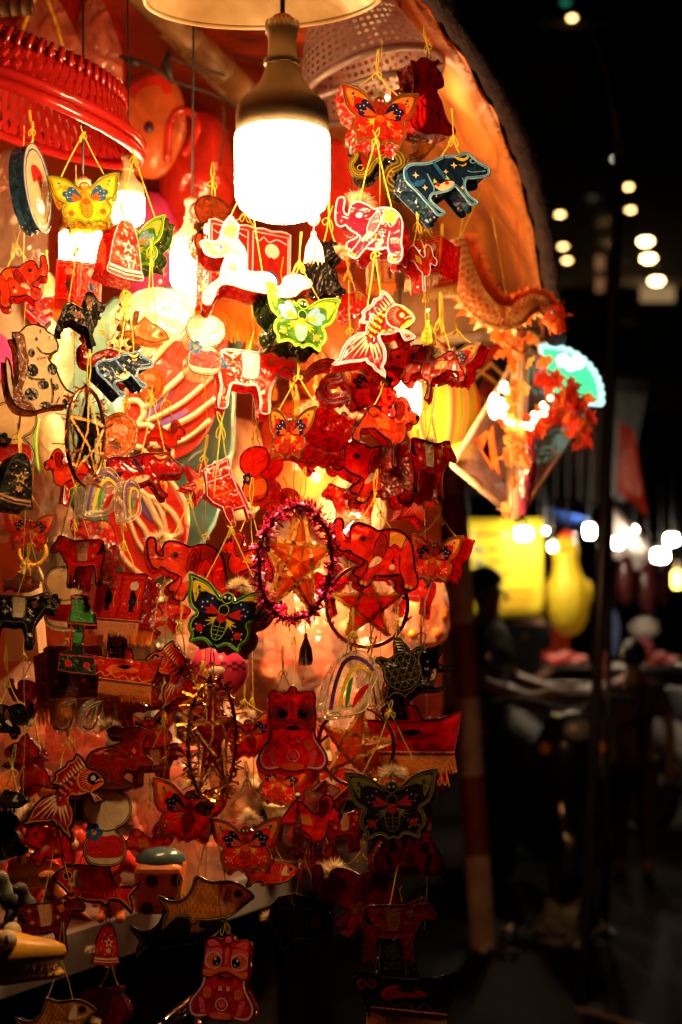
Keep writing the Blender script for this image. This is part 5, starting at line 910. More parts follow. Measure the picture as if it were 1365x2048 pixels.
for i, (pts, d, k, l) in enumerate(((P('90,-20 180,-40 240,40 250,160 200,220 110,200 70,100'), 3.1, redf, 'red foil balloon hanging above the red basket'), (P('230,420 300,380 350,430 360,540 320,600 250,590 215,520'), 3.15, pk, 'hot pink foil balloon behind the green butterfly and red bell'), (P('560,560 640,540 720,570 740,680 700,780 610,790 550,700'), 3.2, org, 'orange foil balloon behind the lime butterfly'), (P('640,280 720,300 770,380 760,480 690,540 630,500 610,400'), 3.3, redf, 'red foil balloon behind the pink elephant'), (P('540,820 620,800 690,830 700,920 650,990 570,990 520,920'), 3.1, org, 'orange foil balloon behind the deep-sided butterfly'), (P('380,420 460,400 500,470 490,600 430,640 380,580'), 3.25, redf, 'red foil balloon behind the horse head'), (P('620,940 700,920 760,960 770,1050 700,1100 630,1060'), 3.2, sheet('peach toy', (.82, .42, .24), transl=.4, clear=0, var=.4), 'peach balloon animal behind the elephant with raised trunk'), (P('430,850 500,840 540,900 530,1000 470,1040 420,980'), 3.1, sheet('peach toy', (.82, .42, .24), transl=.4, clear=0), 'peach balloon behind the tilted square-drawn lantern'))):
    slab_thing('foil_balloon', pts, d, .14, k, l, 'balloon', 'foil balloons inside the stall')
# crumpled clear bags with toys
bagm = sheet('clear bag', (.86, .62, .50), transl=.5, clear=.66, gloss=.22, rough=.16, bscale=11, bstr=.6, bdist=.04, var=.3)
toyc = [sheet('plush '+n, c, transl=.1, clear=0, gloss=.03, rough=.6, bscale=5, bstr=.3, var=.3) for n, c in (('peach', (.80, .34, .18)), ('red', (.62, .04, .02)), ('pink', (.85, .22, .20)), ('orange', (.85, .28, .03)), ('cream', (.80, .58, .36)), ('teal', (.08, .20, .18)))]
def mottled(name, a, c):
    return solid(name, a, .7, var=.2, vscale=9, bstr=.4, bscale=12, bdist=.02, col2=c)
mot = mottled('mottled plush', (.80, .33, .18), (.42, .03, .015)); mot2 = mottled('mottled peach', (.82, .48, .30), (.60, .08, .03))
def plush(cx, cyy, w, d, mat, label, seed, ears=True, bag=True, group='soft toys in clear bags'):
    r = w*d/F/2; o = empty('soft_toy', at(cx, cyy, d), label, 'soft toy', group)
    b = MB(); b.ball((0, 0, 0), r, mat, 18, (1, .8, 1.15), .25, seed); b.obj('body', o, True)
    b = MB(); b.ball((0, -.15*r, 1.35*r), r*.68, mat, 16, (1, .9, .92), .12, seed+5); b.obj('head', o, True)
    b = MB(); b.ball((0, -.72*r, 1.25*r), r*.26, toyc[4], 10); b.obj('muzzle', o, True)
    for sg in (-1, 1):
        b = MB(); b.ball((sg*.5*r, -.1*r, 1.9*r), r*.22, mat, 8); b.obj('ear', o, True)
        b = MB(); b.ball((sg*.24*r, -.72*r, 1.5*r), r*.07, deyev, 8); b.obj('eye', o, True)
        b = MB(); b.tube([(sg*.7*r, -.2*r, .6*r), (sg*1.1*r, -.5*r, .2*r), (sg*1.0*r, -.8*r, -.1*r)], [.3*r, .26*r, .24*r], mat, 8); b.ball((sg*1.0*r, -.8*r, -.1*r), .26*r, mat, 8); b.obj('arm', o, True)
        b = MB(); b.tube([(sg*.5*r, -.2*r, -.8*r), (sg*.65*r, -.8*r, -1.05*r)], [.36*r, .32*r], mat, 8); b.ball((sg*.65*r, -.85*r, -1.05*r), .34*r, mat, 8); b.obj('leg', o, True)
    if bag:
        b = MB(); pr = []; n = 26; rows = [(0.05, 2.9), (.25, 2.7), (1.0, 2.0), (1.35, .6), (1.4, -.8), (1.1, -1.5), (0.1, -1.6)]; vs = []
        for q, z in rows:
            for k in range(n):
                a = 2*PI*k/n; e = 1+.14*noise.noise(Vector((math.cos(a)*2.2+seed, math.sin(a)*2.2, z*1.3))); vs.append((q*r*e*math.cos(a), q*r*e*math.sin(a), z*r))
        b.add(vs, [(i*n+k, i*n+(k+1) % n, (i+1)*n+(k+1) % n, (i+1)*n+k) for i in range(len(rows)-1) for k in range(n)], bagm); b.obj('clear_bag', o)
for a in ((600, 1250, 165, 3.35, mot, 'big mottled peach and red soft toy in a clear bag behind the pink tinsel star'), (700, 1330, 150, 3.5, mot, 'mottled soft toy in a clear bag behind the left clear rainbow'), (770, 1250, 120, 3.6, mot2, 'peach soft toy in a clear bag behind the thin star ring'), (520, 1370, 130, 3.5, mot2, 'peach soft toy in a bag left of the upper lion mask'), (690, 1500, 120, 3.2, toyc[1], 'dark red soft toy behind the bright orange star'),
          (300, 1560, 110, 3.0, toyc[4], 'cream soft toy in a bag behind the rabbit'), (455, 1560, 110, 3.0, toyc[4], 'cream soft toy in a clear bag right of the rabbit, low'), (350, 1650, 120, 2.75, toyc[2], 'pink soft toy in a bag on the table behind the red butterflies'), (60, 1500, 130, 2.8, toyc[3], 'orange soft toy standing on the far left of the table'), (290, 1240, 130, 3.0, toyc[5], 'teal soft toy in a bag under the big wing'), (120, 1100, 110, 3.0, toyc[5], 'dark teal soft toy behind the dark red cow'), (850, 1230, 70, 3.0, toyc[3], 'orange soft toy beside the striped post'), (520, 690, 100, 3.3, toyc[4], 'cream soft toy behind the saddle cow'), (620, 1620, 90, 3.4, toyc[1], 'red soft toy above the low dachshund'), (260, 1440, 90, 2.8, toyc[5], 'dark teal soft toy behind the brown turtle'), (390, 1260, 110, 3.3, toyc[0], 'peach soft toy behind the black butterfly')):
    plush(*a, seed=a[0] % 17)
# hanging plastic sheets with ties, upper left
def sheetbag(cx, cyy, w, h, d, mat, label, seed, tie=True):
    s = d/F; o = empty('plastic_bag', at(cx, cyy, d), label, 'plastic bag', 'clear plastic bags hung under the roof'); b = MB(); nx, nz = 12, 14; vs = []
    for f in (-1, 1):
        for j in range(nz+1):
            t = j/nz; ww = w*s/2*(.12+.88*min(1, t*2.2)**.7)
            for i in range(nx+1):
                u = i/nx*2-1; vs.append((u*ww, f*.03*(1-u*u)*min(1, t*3)+.012*noise.noise(Vector((u*3+seed, t*5, f))), h*s/2-t*h*s))
    fs = []
    for f in range(2):
        k = f*(nx+1)*(nz+1)
        for j in range(nz):
            for i in range(nx): q = k+j*(nx+1)+i; fs.append((q, q+1, q+nx+2, q+nx+1))
    b.add(vs, fs, mat); b.obj('film_sheet', o, True)
    if tie:
        for sg in (-1, 1):
            b = MB(); b.tube(crom([(0, -.03, h*s/2), (sg*w*s*.2, -.035, h*s*.2), (sg*w*s*.35, -.03, -h*s*.15)], 4, False), .004, FRINGEY, 5); b.obj('yellow_ribbon', o, True)
        b = MB(); b.tube([(0, 0, h*s/2-.004), (0, 0, h*s/2+.05)], .012, bagm, 7); b.obj('neck', o)
pinkbag = sheet('pinkish bag', (.80, .28, .18), transl=.5, clear=.3, gloss=.3, rough=.12, bscale=14, bstr=.7, bdist=.04, var=.4)
sheetbag(88, 130, 170, 300, 2.85, pinkbag, 'pinkish clear bag with yellow ribbons above the red basket', 1); sheetbag(190, 120, 110, 260, 3.0, pinkbag, 'reddish clear bag beside the black lamp flex', 4, False); sheetbag(20, 420, 150, 240, 2.95, bagm, 'clear bag at the far left behind the blue-sided lantern', 7, False); sheetbag(310, 630, 180, 110, 2.64, bagm, 'glossy clear bag wrapping the top of the big red wing', 9, False); sheetbag(60, 1010, 200, 150, 2.9, bagm, 'crumpled clear bag under the cream balloon at the left', 11, False); sheetbag(330, 1210, 180, 120, 2.9, bagm, 'crumpled clear bag hanging from the foot of the big wing', 13, False); sheetbag(400, 1720, 110, 230, 2.5, bagm, 'upright clear bag between the deep red butterflies and golden carp', 15, False); sheetbag(150, 1460, 120, 130, 2.6, pinkbag, 'pinkish clear bag behind the upside-down arches', 17, False); sheetbag(650, 860, 130, 160, 2.8, bagm, 'shiny clear bag behind the deep-sided butterfly', 19, False)
for i, (px, y0, y1, m, l) in enumerate(((632, 770, 900, 0, 'yellow ribbon streamer left of the bulb behind the elephants'), (648, 760, 880, 1, 'orange ribbon streamer, middle of three behind the deep-sided butterfly'), (668, 780, 930, 0, 'yellow ribbon streamer right of the orange one, behind the long-eared dog'), (500, 620, 740, 0, 'yellow ribbon streamer behind the saddle cow'), (545, 640, 800, 1, 'orange ribbon streamer right of the saddle cow'), (590, 690, 830, 0, 'yellow ribbon streamer above the deep-sided butterfly'))):
    s = 3.0/F; o = empty('streamer', at(px, y0, 3.0), l, 'streamer', 'ribbon streamers'); b = MB(); vs = []
    for k in range(13): vs += [(-.006+.004*math.sin(k*.9+i), .01*math.sin(k*.7), -(y1-y0)*s*k/12), (.007+.004*math.sin(k*.9+i), .01*math.cos(k*.8), -(y1-y0)*s*k/12)]
    b.add(vs, [(2*k, 2*k+1, 2*k+3, 2*k+2) for k in range(12)], (FRINGEY, FRINGE)[m]); b.obj('ribbon', o, True); b = MB(); b.tube([(0, 0, 0), (0, 0, .06)], .002, CORD, 4); b.obj('loop', o)
# bubble wand, pink ball
yel = solid('wand yellow', (.85, .45, .03), .3); creamp = solid('wand cream', (.80, .66, .42), .4, transl=.2)
o = empty('bubble_wand', at(65, 1104, 2.5), 'yellow ring on a cream bubble wand at the left', 'bubble wand'); s = 2.5/F; b = MB(); b.tube([(27*s*math.cos(2*PI*i/32), 0, 27*s*math.sin(2*PI*i/32)) for i in range(32)], 4.2*s, yel, 8, closed=True); b.obj('ring', o, True)
b = MB(); b.tube([(-10*s, 0, -26*s), (-22*s, 0, -50*s), (-20*s, 0, -66*s)], 3*s, creamp, 6); b.tube([(10*s, 0, -26*s), (20*s, 0, -50*s), (20*s, 0, -66*s)], 3*s, creamp, 6); b.lathe([(17*s, -60*s), (20*s, -66*s), (21*s, -150*s), (17*s, -160*s), (0, -161*s)], creamp, 16); b.obj('body', o, True)
o = empty('bag_lantern', at(48, 1282, 2.35), 'plain tan trapezoid paper bag behind the black cow', 'paper bag'); s = 2.35/F; b = MB(); vs = [(x*s, y, z*s) for y, k in ((-.02, 1), (.05, 1)) for x, z in ((-28, 50), (28, 50), (36, -40), (-36, -40))]; b.add(vs, [(0, 1, 2, 3), (7, 6, 5, 4), (0, 4, 5, 1), (1, 5, 6, 2), (2, 6, 7, 3), (3, 7, 4, 0)], solid('tan paper', (.62, .34, .17), .6, transl=.3)); b.obj('body', o); b = MB(); b.tube(crom([(-14*s, 0, 50*s), (-10*s, 0, 74*s), (10*s, 0, 74*s), (14*s, 0, 50*s)], 4, False), .002, CORD, 5); b.obj('handle', o)
o = empty('play_ball', at(440, 1338, 2.5), 'hot pink ball with a checked band behind the black butterfly', 'ball'); r = 58*2.5/F; b = MB(); b.ball((0, 0, 0), r, solid('ball pink', (.80, .05, .16), .25), 28); b.obj('body', o, True)
b = MB()
for i in range(30):
    for j in range(3):
        if (i+j) % 2: 
            a0, a1 = 2*PI*i/30, 2*PI*(i+1)/30; z0, z1 = (-.02+j*.1)*r, (.08+j*.1)*r; g = lambda a, z: (math.sqrt(max(0, r*r-z*z))*1.006*math.cos(a), math.sqrt(max(0, r*r-z*z))*1.006*math.sin(a), z); b.add([g(a0, z0), g(a1, z0), g(a1, z1), g(a0, z1)], [(0, 1, 2, 3)], solid('ball dark', (.10, .01, .03), .4))
b.obj('checked_band', o); b = MB(); b.ball((-.02*r, -.98*r, -.02*r), r*.2, creamp, 12, (1.5, .5, .8)); b.obj('knot', o, True)
# hanging toy wands in a row
hang = [solid('hang '+n, c, .5, transl=.2) for n, c in (('cream', (.80, .62, .42)), ('red', (.62, .03, .02)), ('dark', (.05, .025, .02)), ('peach', (.78, .36, .18)))]
WL = ['cream toy wand behind the rabbit, first of the dim row', 'red toy wand between the first two cream wands of the dim row', 'cream toy wand between the red and the dark wand of the dim row', 'dark toy wand left of the small bright red star', 'cream toy wand right behind the small bright red star', 'dark toy wand behind the far-left black elephant', 'red toy wand beside the dark wand behind the upside-down arches', 'red toy wand behind the upper lion mask, on its left half', 'peach toy wand right behind the middle of the upper lion mask', 'red toy wand just right of the upper lion mask', 'cream toy wand between the upper lion mask and the orange star']
for i, (px, k) in enumerate(((295, 0), (318, 1), (338, 0), (356, 2), (372, 0), (112, 2), (135, 1), (560, 1), (600, 3), (640, 1), (655, 0))):
    o = empty('toy_wand', at(px, 1500, 2.9), WL[i], 'toy wand', 'toy wands in the dim row')
    s = 2.9/F; b = MB(); b.tube([(0, 0, 60*s), (0, 0, -10*s)], 4*s, hang[k], 6); b.lathe([(3*s, 0), (8*s, -8*s), (10*s, -60*s), (6*s, -72*s), (0, -74*s)], hang[k], 10); b.obj('handle', o, True); b = MB(); b.ball((0, 0, 66*s), 9*s, hang[k], 8); b.obj('tip', o, True)
o = empty('red_star', at(372, 1500, 2.72), 'small bright red star toy behind the gold tinsel star', 'star toy'); s = 2.72/F; q = star(0, 0, 30*s, 5, .5, .2); b = MB(); b.add([(x, 0, -y) for x, y in q]+[(0, -.02, 0), (0, .02, 0)], [(i, (i+1) % 10, 10) for i in range(10)]+[((i+1) % 10, i, 11) for i in range(10)], redf); b.obj('body', o)
# ------------------------------------------------------------------ toys on the table
TZ = .11+.88
def ont(px, py):  # point of the table top seen at that pixel
    d = (CAMZ-TZ)*F/(py-1200); return Vector(((px-682.5)/F*d, d, TZ)), d
redv = solid('toy red', (.62, .03, .015), .3, bstr=.05); grn = solid('toy lime', (.40, .55, .04), .35); yl = solid('toy yellow', (.85, .42, .04), .35, var=.2); gry = solid('toy grey green', (.14, .18, .13), .5); orp = solid('toy orange', (.85, .22, .02), .35)
def croc(p, s, mat, label, yaw):
    o = empty('crocodile_toy', p, label, 'toy', 'toys on the stall table', (0, 0, yaw)); b = MB()
    b.lathe([(0, 0), (.30, .05), (.42, .35), (.40, .7), (.30, 1.2), (.22, 1.7), (.12, 1.95), (0, 2.0)], mat, 16, (0, 0, .55), Matrix.Rotation(PI/2, 3, 'Y') @ Matrix.Diagonal((.95, 1, 1))); b.v = [(v[0]*s*.72, v[1]*s, v[2]*s) for v in b.v]; b.obj('upper_head', o, True)
    b = MB(); b.lathe([(0, 0), (.3, .05), (.38, .5), (.26, 1.2), (.18, 1.85), (0, 1.95)], mat, 16, (0, 0, .18), Matrix.Rotation(PI/2, 3, 'Y') @ Matrix.Diagonal((.5, 1, 1))); b.v = [(v[0]*s*.72, v[1]*s, v[2]*s) for v in b.v]; b.obj('lower_jaw', o, True)
    b = MB()
    for k in range(7): b.lathe([(.045, 0), (0, -.11)], creamp, 6, (.75+k*.17, -.30+k*.015, .36))
    b.v = [(v[0]*s*.72, v[1]*s, v[2]*s) for v in b.v]; b.obj('teeth', o)['kind'] = 'stuff'
    for sg in (-1, 1):
        b = MB(); b.ball((.45*s, sg*.30*s, .86*s), .17*s, yl if mat is not yl else creamp, 12); b.ball((.45*s, sg*.44*s, .87*s), .075*s, deyev, 8, (.5, 1, 1.4)); b.obj('eye', o, True)
p, d = ont(-32, 1970); croc(p, .075, yl, 'yellow crocodile head toy at the front left corner of the table', .1)
p, d = ont(55, 1870); croc(p+Vector((0, .12, 0)), .05, grn, 'lime green crocodile toy behind the yellow crocodile head', .5)
p, d = ont(-10, 1840); croc(p+Vector((0, .1, .03)), .06, orp, 'orange crocodile toy lying behind the lime one', -.1)
def dino(px, py, h, mat, label, lab2='dinosaur'):
    p, d = ont(px, py); o = empty(lab2+'_toy', p, label, 'toy', 'toys on the stall table'); s = h*d/F
    b = MB(); b.tube(crom([Vector(q)*s for q in ((.55, .1, .06), (.35, .05, .18), (.1, 0, .34), (-.08, 0, .55), (-.14, -.02, .74), (-.2, -.04, .86), (-.36, -.08, .84))], 4, False), [max(.012, q)*s for q in crom([(a, 0) for a in (.02, .10, .2, .19, .13, .15, .09)], 4, False) for q in q[:1]], mat, 12); b.obj('body', o, True)
    for sg in (-1, 1):
        b = MB(); b.tube([Vector(q)*s for q in ((.05, sg*.13, .3), (-.02, sg*.17, .14), (-.06, sg*.17, .03), (-.14, sg*.18, .02))], [.1*s, .075*s, .06*s, .05*s], mat, 8); b.obj('leg', o, True)
        b = MB(); b.tube([Vector(q)*s for q in ((-.13, sg*.12, .6), (-.25, sg*.17, .52), (-.3, sg*.16, .56))], [.05*s, .04*s, .03*s], mat, 7); b.obj('arm', o, True)
        b = MB(); b.ball(Vector((-.26, sg*.11-.04, .9))*s, .035*s, creamp, 8); b.ball(Vector((-.27, sg*.13-.05, .9))*s, .018*s, deyev, 6); b.obj('eye', o, True)
plush(66, 1745, 92, 2.62, redv, 'glossy red squat toy figure at the left of the table', 3, bag=False, group='toys on the stall table'); plush(152, 1735, 84, 2.75, redv, 'second glossy red squat toy figure, right of the first', 6, bag=False, group='toys on the stall table'); plush(225, 1800, 60, 2.6, orp, 'orange squat toy figure beside the orange toy box', 4, bag=False, group='toys on the stall table'); dino(22, 1850, 110, gry, 'grey-green dinosaur toy in front of the red squat figure'); dino(60, 1855, 90, gry, 'small grey-green dinosaur toy right of its twin'); dino(120, 1850, 110, orp, 'orange dinosaur toy in front of the second red squat figure'); dino(10, 1745, 120, gry, 'grey-green dinosaur toy at the far left edge of the table'); dino(230, 1760, 120, redv, 'red dinosaur toy behind the scaled carp'); dino(45, 1640, 140, toyc[4], 'cream dinosaur toy at the back left of the table'); dino(390, 1700, 90, orp, 'orange dinosaur toy far along the table behind the red butterflies')
p, d = ont(312, 1835); o = empty('toy_box', p+Vector((0, .06, 0)), 'bright orange toy box with a teal lid and black dots', 'toy box', 'toys on the stall table'); s = d/F
b = MB(); b.box((0, 0, 50*s), (95*s, .1, 100*s), orp); me = b.obj('body', o); bv = me.modifiers.new('bevel', 'BEVEL'); bv.width = .012; bv.segments = 3
b = MB(); b.lathe([(52*s, 100*s), (50*s, 112*s), (30*s, 124*s), (0, 128*s)], solid('lid teal', (.06, .13, .15), .2), 24); b.obj('lid', o, True)
for (x, z) in ((30, 25), (-20, 15), (-10, 70), (40, 72)): b = MB(); b.lathe([(13*s, 0), (0, .001)], deyev, 14, (x*s, -.0505, z*s), Matrix.Rotation(PI/2, 3, 'X')); b.obj('dot', o)
for i, (px, py, w, m, l) in enumerate(((430, 1740, 60, orp, 'orange cup on the table beside the upright clear bag'), (265, 1720, 50, redv, 'red cup on the table behind the low cream lantern'), (480, 1690, 60, toyc[2], 'pink bowl on the table behind the red butterflies'), (560, 1660, 60, creamp, 'cream bowl on the table behind the low dachshund'))):
    p, d = ont(px, py); o = empty('toy_cup', p, l, 'cup', 'toys on the stall table'); s = w*d/F/2; b = MB(); b.lathe([(0, .002), (.7*s, .002), (.9*s, 1.2*s), (s, 1.7*s), (.93*s, 1.7*s), (.8*s, 1.1*s), (0, .15*s)], m, 20); b.obj('body', o, True); b = MB(); b.tube([(s*math.cos(2*PI*k/24), s*math.sin(2*PI*k/24), 1.7*s) for k in range(24)], s*.05, m, 6, closed=True); b.obj('rim', o, True)
steel = solid('steel', (.7, .66, .62), .15, 1.0, bstr=.05)
for px, py, l in ((670, 1668, 'shiny steel tray at the far end of the table'), (668, 1712, 'shiny steel lid just below the steel tray')):
    o = empty('steel_tray', at(px, py, 3.5), l, 'tray'); b = MB(); b.lathe([(0, 0), (.03, 0), (.036, .01), (.038, .012)], steel, 20, R=Matrix.Rotation(.5, 3, 'X')); b.obj('dish', o, True); b = MB(); b.ball((0, 0, .012), .008, steel, 8); b.obj('knob', o, True)
# steel stand legs at the bottom
o = empty('folding_stand', at(372, 2040, 1.95), 'steel tube legs of a folding stand under the lowest lion mask', 'stand'); o.location.z = .11
for (a, c) in (((330, 2045), (425, 1965)), ((310, 2060), (430, 1990)), ((405, 2080), (385, 2010))):
    b = MB(); b.tube([at(a[0], a[1], 2.0)-o.location, at(c[0], c[1], 2.3)-o.location], .006, steel, 8); b.obj('tube_leg', o, True)
b = MB(); b.tube([at(310, 2060, 2.0)-o.location, at(250, 2100, 1.9)-o.location, Vector((-.45, -.1, 0))], .006, steel, 8); b.obj('foot', o, True)
# ------------------------------------------------------------------ right end of the stall: dragon, leaves, kite
scm = sheet('scale red', (.95, .20, .035), transl=.45, clear=0, gloss=.05, rough=.4, bscale=30, bstr=.3, var=.25); scm2 = sheet('scale pale', (1, .78, .48), transl=.45, clear=0, gloss=.05, rough=.4, var=.2); bellym = sheet('belly cream', (.95, .70, .34), transl=.4, clear=0, gloss=.05, var=.1)
dr = empty('dragon_lantern', at(1000, 600, 2.75), 'big red paper dragon lantern with scales swooping past the awning edge', 'dragon lantern'); D0 = dr.location
path = crom([at(*p) for p in ((905, 480, 2.72), (922, 540, 2.73), (948, 594, 2.74), (985, 628, 2.75), (1022, 634, 2.76), (1052, 612, 2.77), (1076, 604, 2.78), (1098, 622, 2.78))], 5, False); path = [Vector(p) for p in path]; rad = [28, 31, 29, 26, 23, 20, 18, 16]; rad = [q[0] for q in crom([(a, 0) for a in rad], 5, False)]; sd_ = 2.75/F
b = MB(); b.tube([p-D0 for p in path], [r*sd_*.92 for r in rad], scm2, 14); b.obj('body', dr, True)
b = MB(); q = [(math.cos(a)*.5, .12, math.sin(a)*.5) for a in (PI*k/6 for k in range(7))]; b.add([(0, 0, 0)]+[(x*1.0, -.12, -z*1.5) for x, y, z in q]+[(0, .05, .3)], [(0, i+1, i+2) for i in range(6)]+[(8, 1, 0), (0, 7, 8)], scm); scale_me = b.mesh('scale')
n = len(path)
for i in range(1, n-1):
    t = (path[i+1]-path[i-1]).normalized(); side = Vector((0, 1, 0)); up_ = t.cross(side)*-1
    up_ = -up_ if up_.z < 0 else up_
    for k in range(7):
        a = math.radians(-62+k*26+(13 if i % 2 else 0)); nn = (-side*math.cos(a)+up_*math.sin(a)).normalized(); r = rad[i]*sd_
        ob = link('scale', scale_me, dr); X = t.cross(nn).normalized(); M = Matrix((X, -nn, -t)).transposed()  # local -y outward, -z along tail
        ob.location = path[i]-D0+nn*r*.95; ob.rotation_euler = M.to_euler(); s = r*.40; ob.scale = (s, s, s)
    b = MB(); p = path[i]-D0+up_*rad[i]*sd_*.9; h = rad[i]*sd_*(.7+.35*(i % 2)); b.add([p-t*.014, p+t*.014, p+up_*h+t*.012, p+up_*h*.7, p+up_*h-t*.006], [(0, 1, 2, 3), (0, 3, 4)], scm); b.obj('fin', dr)
    if i % 2: b = MB(); p = path[i]-D0-up_*rad[i]*sd_*.9-side*.3*rad[i]*sd_; b.tube([p-t*.017, p+t*.017], .0052, bellym, 6); b.obj('belly_plate', dr, True)
    b = MB(); p = path[i]-D0-up_*rad[i]*sd_*.85; h = rad[i]*sd_*(.5+.3*(i % 3)); b.add([p-t*.010, p+t*.010, p-up_*h-side*.006-t*.006], [(0, 1, 2)], (scm2, scm)[i % 2]); b.obj('belly_spike', dr)
hp = at(1108, 632, 2.78)-D0; b = MB(); b.ball(hp, 24*sd_, scm, 16, (1.0, .8, 1.15), .3, 3); b.ball(hp+Vector((.008, -.008, -.02)), 16*sd_, scm, 12, (1, .9, 1.1), .2, 5); b.obj('head', dr, True)
for k in range(7): a = k*.9; b = MB(); p = hp+Vector((math.cos(a)*.022, -.005, math.sin(a)*.026)); b.add([p+Vector((-.006, 0, -.006)), p+Vector((.006, 0, .006)), p+Vector((math.cos(a)*.016, -.004, math.sin(a)*.016))], [(0, 1, 2)], scm); b.obj('frill', dr)
b = MB(); b.ball(hp+Vector((-.004, -.022, .004)), .004, solid('bluegrey', (.25, .25, .35), .3), 8); b.obj('eye', dr, True)
b = MB(); b.tube([at(1015, 600, 2.76)-D0, at(985, 430, 2.8)-D0], .0012, CORD, 4); b.tube([at(910, 500, 2.72)-D0, at(968, 370, 2.75)-D0], .0012, CORD, 4); b.tube([at(918, 500, 2.72)-D0, at(930, 395, 2.75)-D0], .0012, CORD, 4); b.obj('cord', dr)
# maple leaf garland
leafm = [sheet('leaf '+n, c, transl=.5, clear=0, gloss=.04, rough=.5, var=.25) for n, c in (('orange', (.88, .22, .03)), ('red', (.75, .05, .02)), ('tan', (.85, .42, .14)))]
hl = [(0, 1.0), (.14, .62), (.30, .72), (.27, .42), (.62, .56), (.60, .36), (.92, .28), (.62, .06), (.70, -.16), (.32, -.16), (.10, -.32), (.04, -.75)]
lp = hl+[(-x, y) for x, y in reversed(hl) if x > 0]; LM = []
for m in leafm:
    b = MB(); q = [(x, .18*abs(x)**1.3+.1*y*y, y) for x, y in lp]; b.add(q, fill(lp), m); LM.append(b.mesh('leaf'))
def garland(pts, d0, nleaf, size, label, seed, cols):
    g = [at(*p) for p in pts]; o = empty('leaf_garland', g[0], label, 'garland', 'maple leaf garlands'); q = crom(g, 5, False); rnd = random.Random(seed)
    b = MB(); b.tube([p-g[0] for p in q], .0014, solid('garland vine', (.10, .05, .02), .7), 4); b.obj('vine', o)
    for k in range(nleaf):
        u = rnd.random()*(len(q)-1.01); p = q[int(u)].lerp(q[int(u)+1], u % 1)-g[0]; l = link('leaf', LM[rnd.choice(cols)], o); s = size*rnd.uniform(.7, 1.2); l.scale = (s, s, s); l.location = p+Vector((rnd.uniform(-1, 1), rnd.uniform(-1, 1), rnd.uniform(-1, 1)))*size*.9; l.rotation_euler = (rnd.uniform(-.7, .7), rnd.uniform(0, 6.28), rnd.uniform(-.9, .9))
garland([(985, 660, 2.9), (1020, 690, 2.92), (1045, 705, 2.95), (1060, 690, 3.0)], 2.9, 14, .026, 'orange maple leaves hanging just under the dragon', 2, (0, 2))
garland([(1095, 740, 3.0), (1130, 775, 3.05), (1150, 800, 3.05), (1160, 850, 3.06), (1158, 890, 3.06)], 3.0, 30, .028, 'deep orange maple leaves trailing down beside the green glowing shell', 4, (0, 1, 1))
garland([(1010, 830, 3.0), (1040, 870, 3.0), (1090, 850, 3.05), (1110, 820, 3.1)], 3.0, 26, .026, 'red maple leaves along the string of tiny lights', 6, (1, 0, 1)); garland([(1040, 720, 2.95), (1035, 800, 2.96), (1030, 900, 2.98), (1025, 1020, 3.0)], 3.0, 34, .024, 'tan leaves strung down the middle of the clear diamond kite', 8, (2, 2, 0))
# clear diamond kite
kf = sheet('kite film', (.50, .30, .30), transl=.4, clear=.45, gloss=.3, rough=.12, bscale=8, bstr=.9, bdist=.04, var=.4); kb = sheet('kite band', (.80, .62, .46), transl=.4, clear=.0, gloss=.1, rough=.3, var=.3); km = sheet('kite foil', (.45, .06, .16), transl=.3, clear=.1, gloss=.6, rough=.1, bscale=25, bstr=1.0)
kt = empty('diamond_kite', at(1050, 870, 3.15), 'big clear film diamond kite with pale edges beyond the dragon', 'kite'); K0 = kt.location
cor = [at(1048, 690, 3.12), at(1190, 800, 3.35), at(1036, 1040, 3.15), at(905, 930, 3.02)]; cor = [c-K0 for c in cor]; b = MB(); vs = []; nn_ = 10
for i in range(nn_+1):
    for j in range(nn_+1):
        u, v = i/nn_, j/nn_; p = cor[0]*(1-u)*(1-v)+cor[1]*u*(1-v)+cor[2]*u*v+cor[3]*(1-u)*v; vs.append(p+Vector((0, .07*math.sin(PI*u)*math.sin(PI*v)+.01*math.sin(i*2+j), 0)))
b.add(vs, [(i*(nn_+1)+j, i*(nn_+1)+j+1, (i+1)*(nn_+1)+j+1, (i+1)*(nn_+1)+j) for i in range(nn_) for j in range(nn_)], kf); b.obj('film_sheet', kt, True)
for i in range(4): b = MB(); b.tube([cor[i], cor[(i+1) % 4]], .006, kb, 6); b.obj('edge_strip', kt, True)
b = MB(); b.tube([cor[0]+Vector((-.01, -.02, 0)), cor[2]+Vector((-.008, -.02, .0))], .021, kb, 8); b.obj('spine_band', kt, True)
b = MB(); b.tube([at(1062, 860, 3.1)-K0, at(1056, 940, 3.1)-K0, at(1046, 1030, 3.1)-K0], [.012, .02, .009], km, 8); b.obj('foil_strip', kt, True)
for pts in (((985, 850), (1000, 950), (965, 900)), ((975, 860), (985, 940), (950, 880))): b = MB(); b.add([at(x, y, 3.06)-K0 for x, y in pts]+[at(x+2, y+2, 3.08)-K0 for x, y in pts], [(0, 1, 2), (5, 4, 3), (0, 3, 4, 1), (1, 4, 5, 2), (2, 5, 3, 0)], scm); b.obj('red_tail', kt)
b = MB(); b.tube([cor[0], cor[0]+Vector((-.02, 0, .35))], .0015, CORDRED, 4); b.obj('cord', kt)
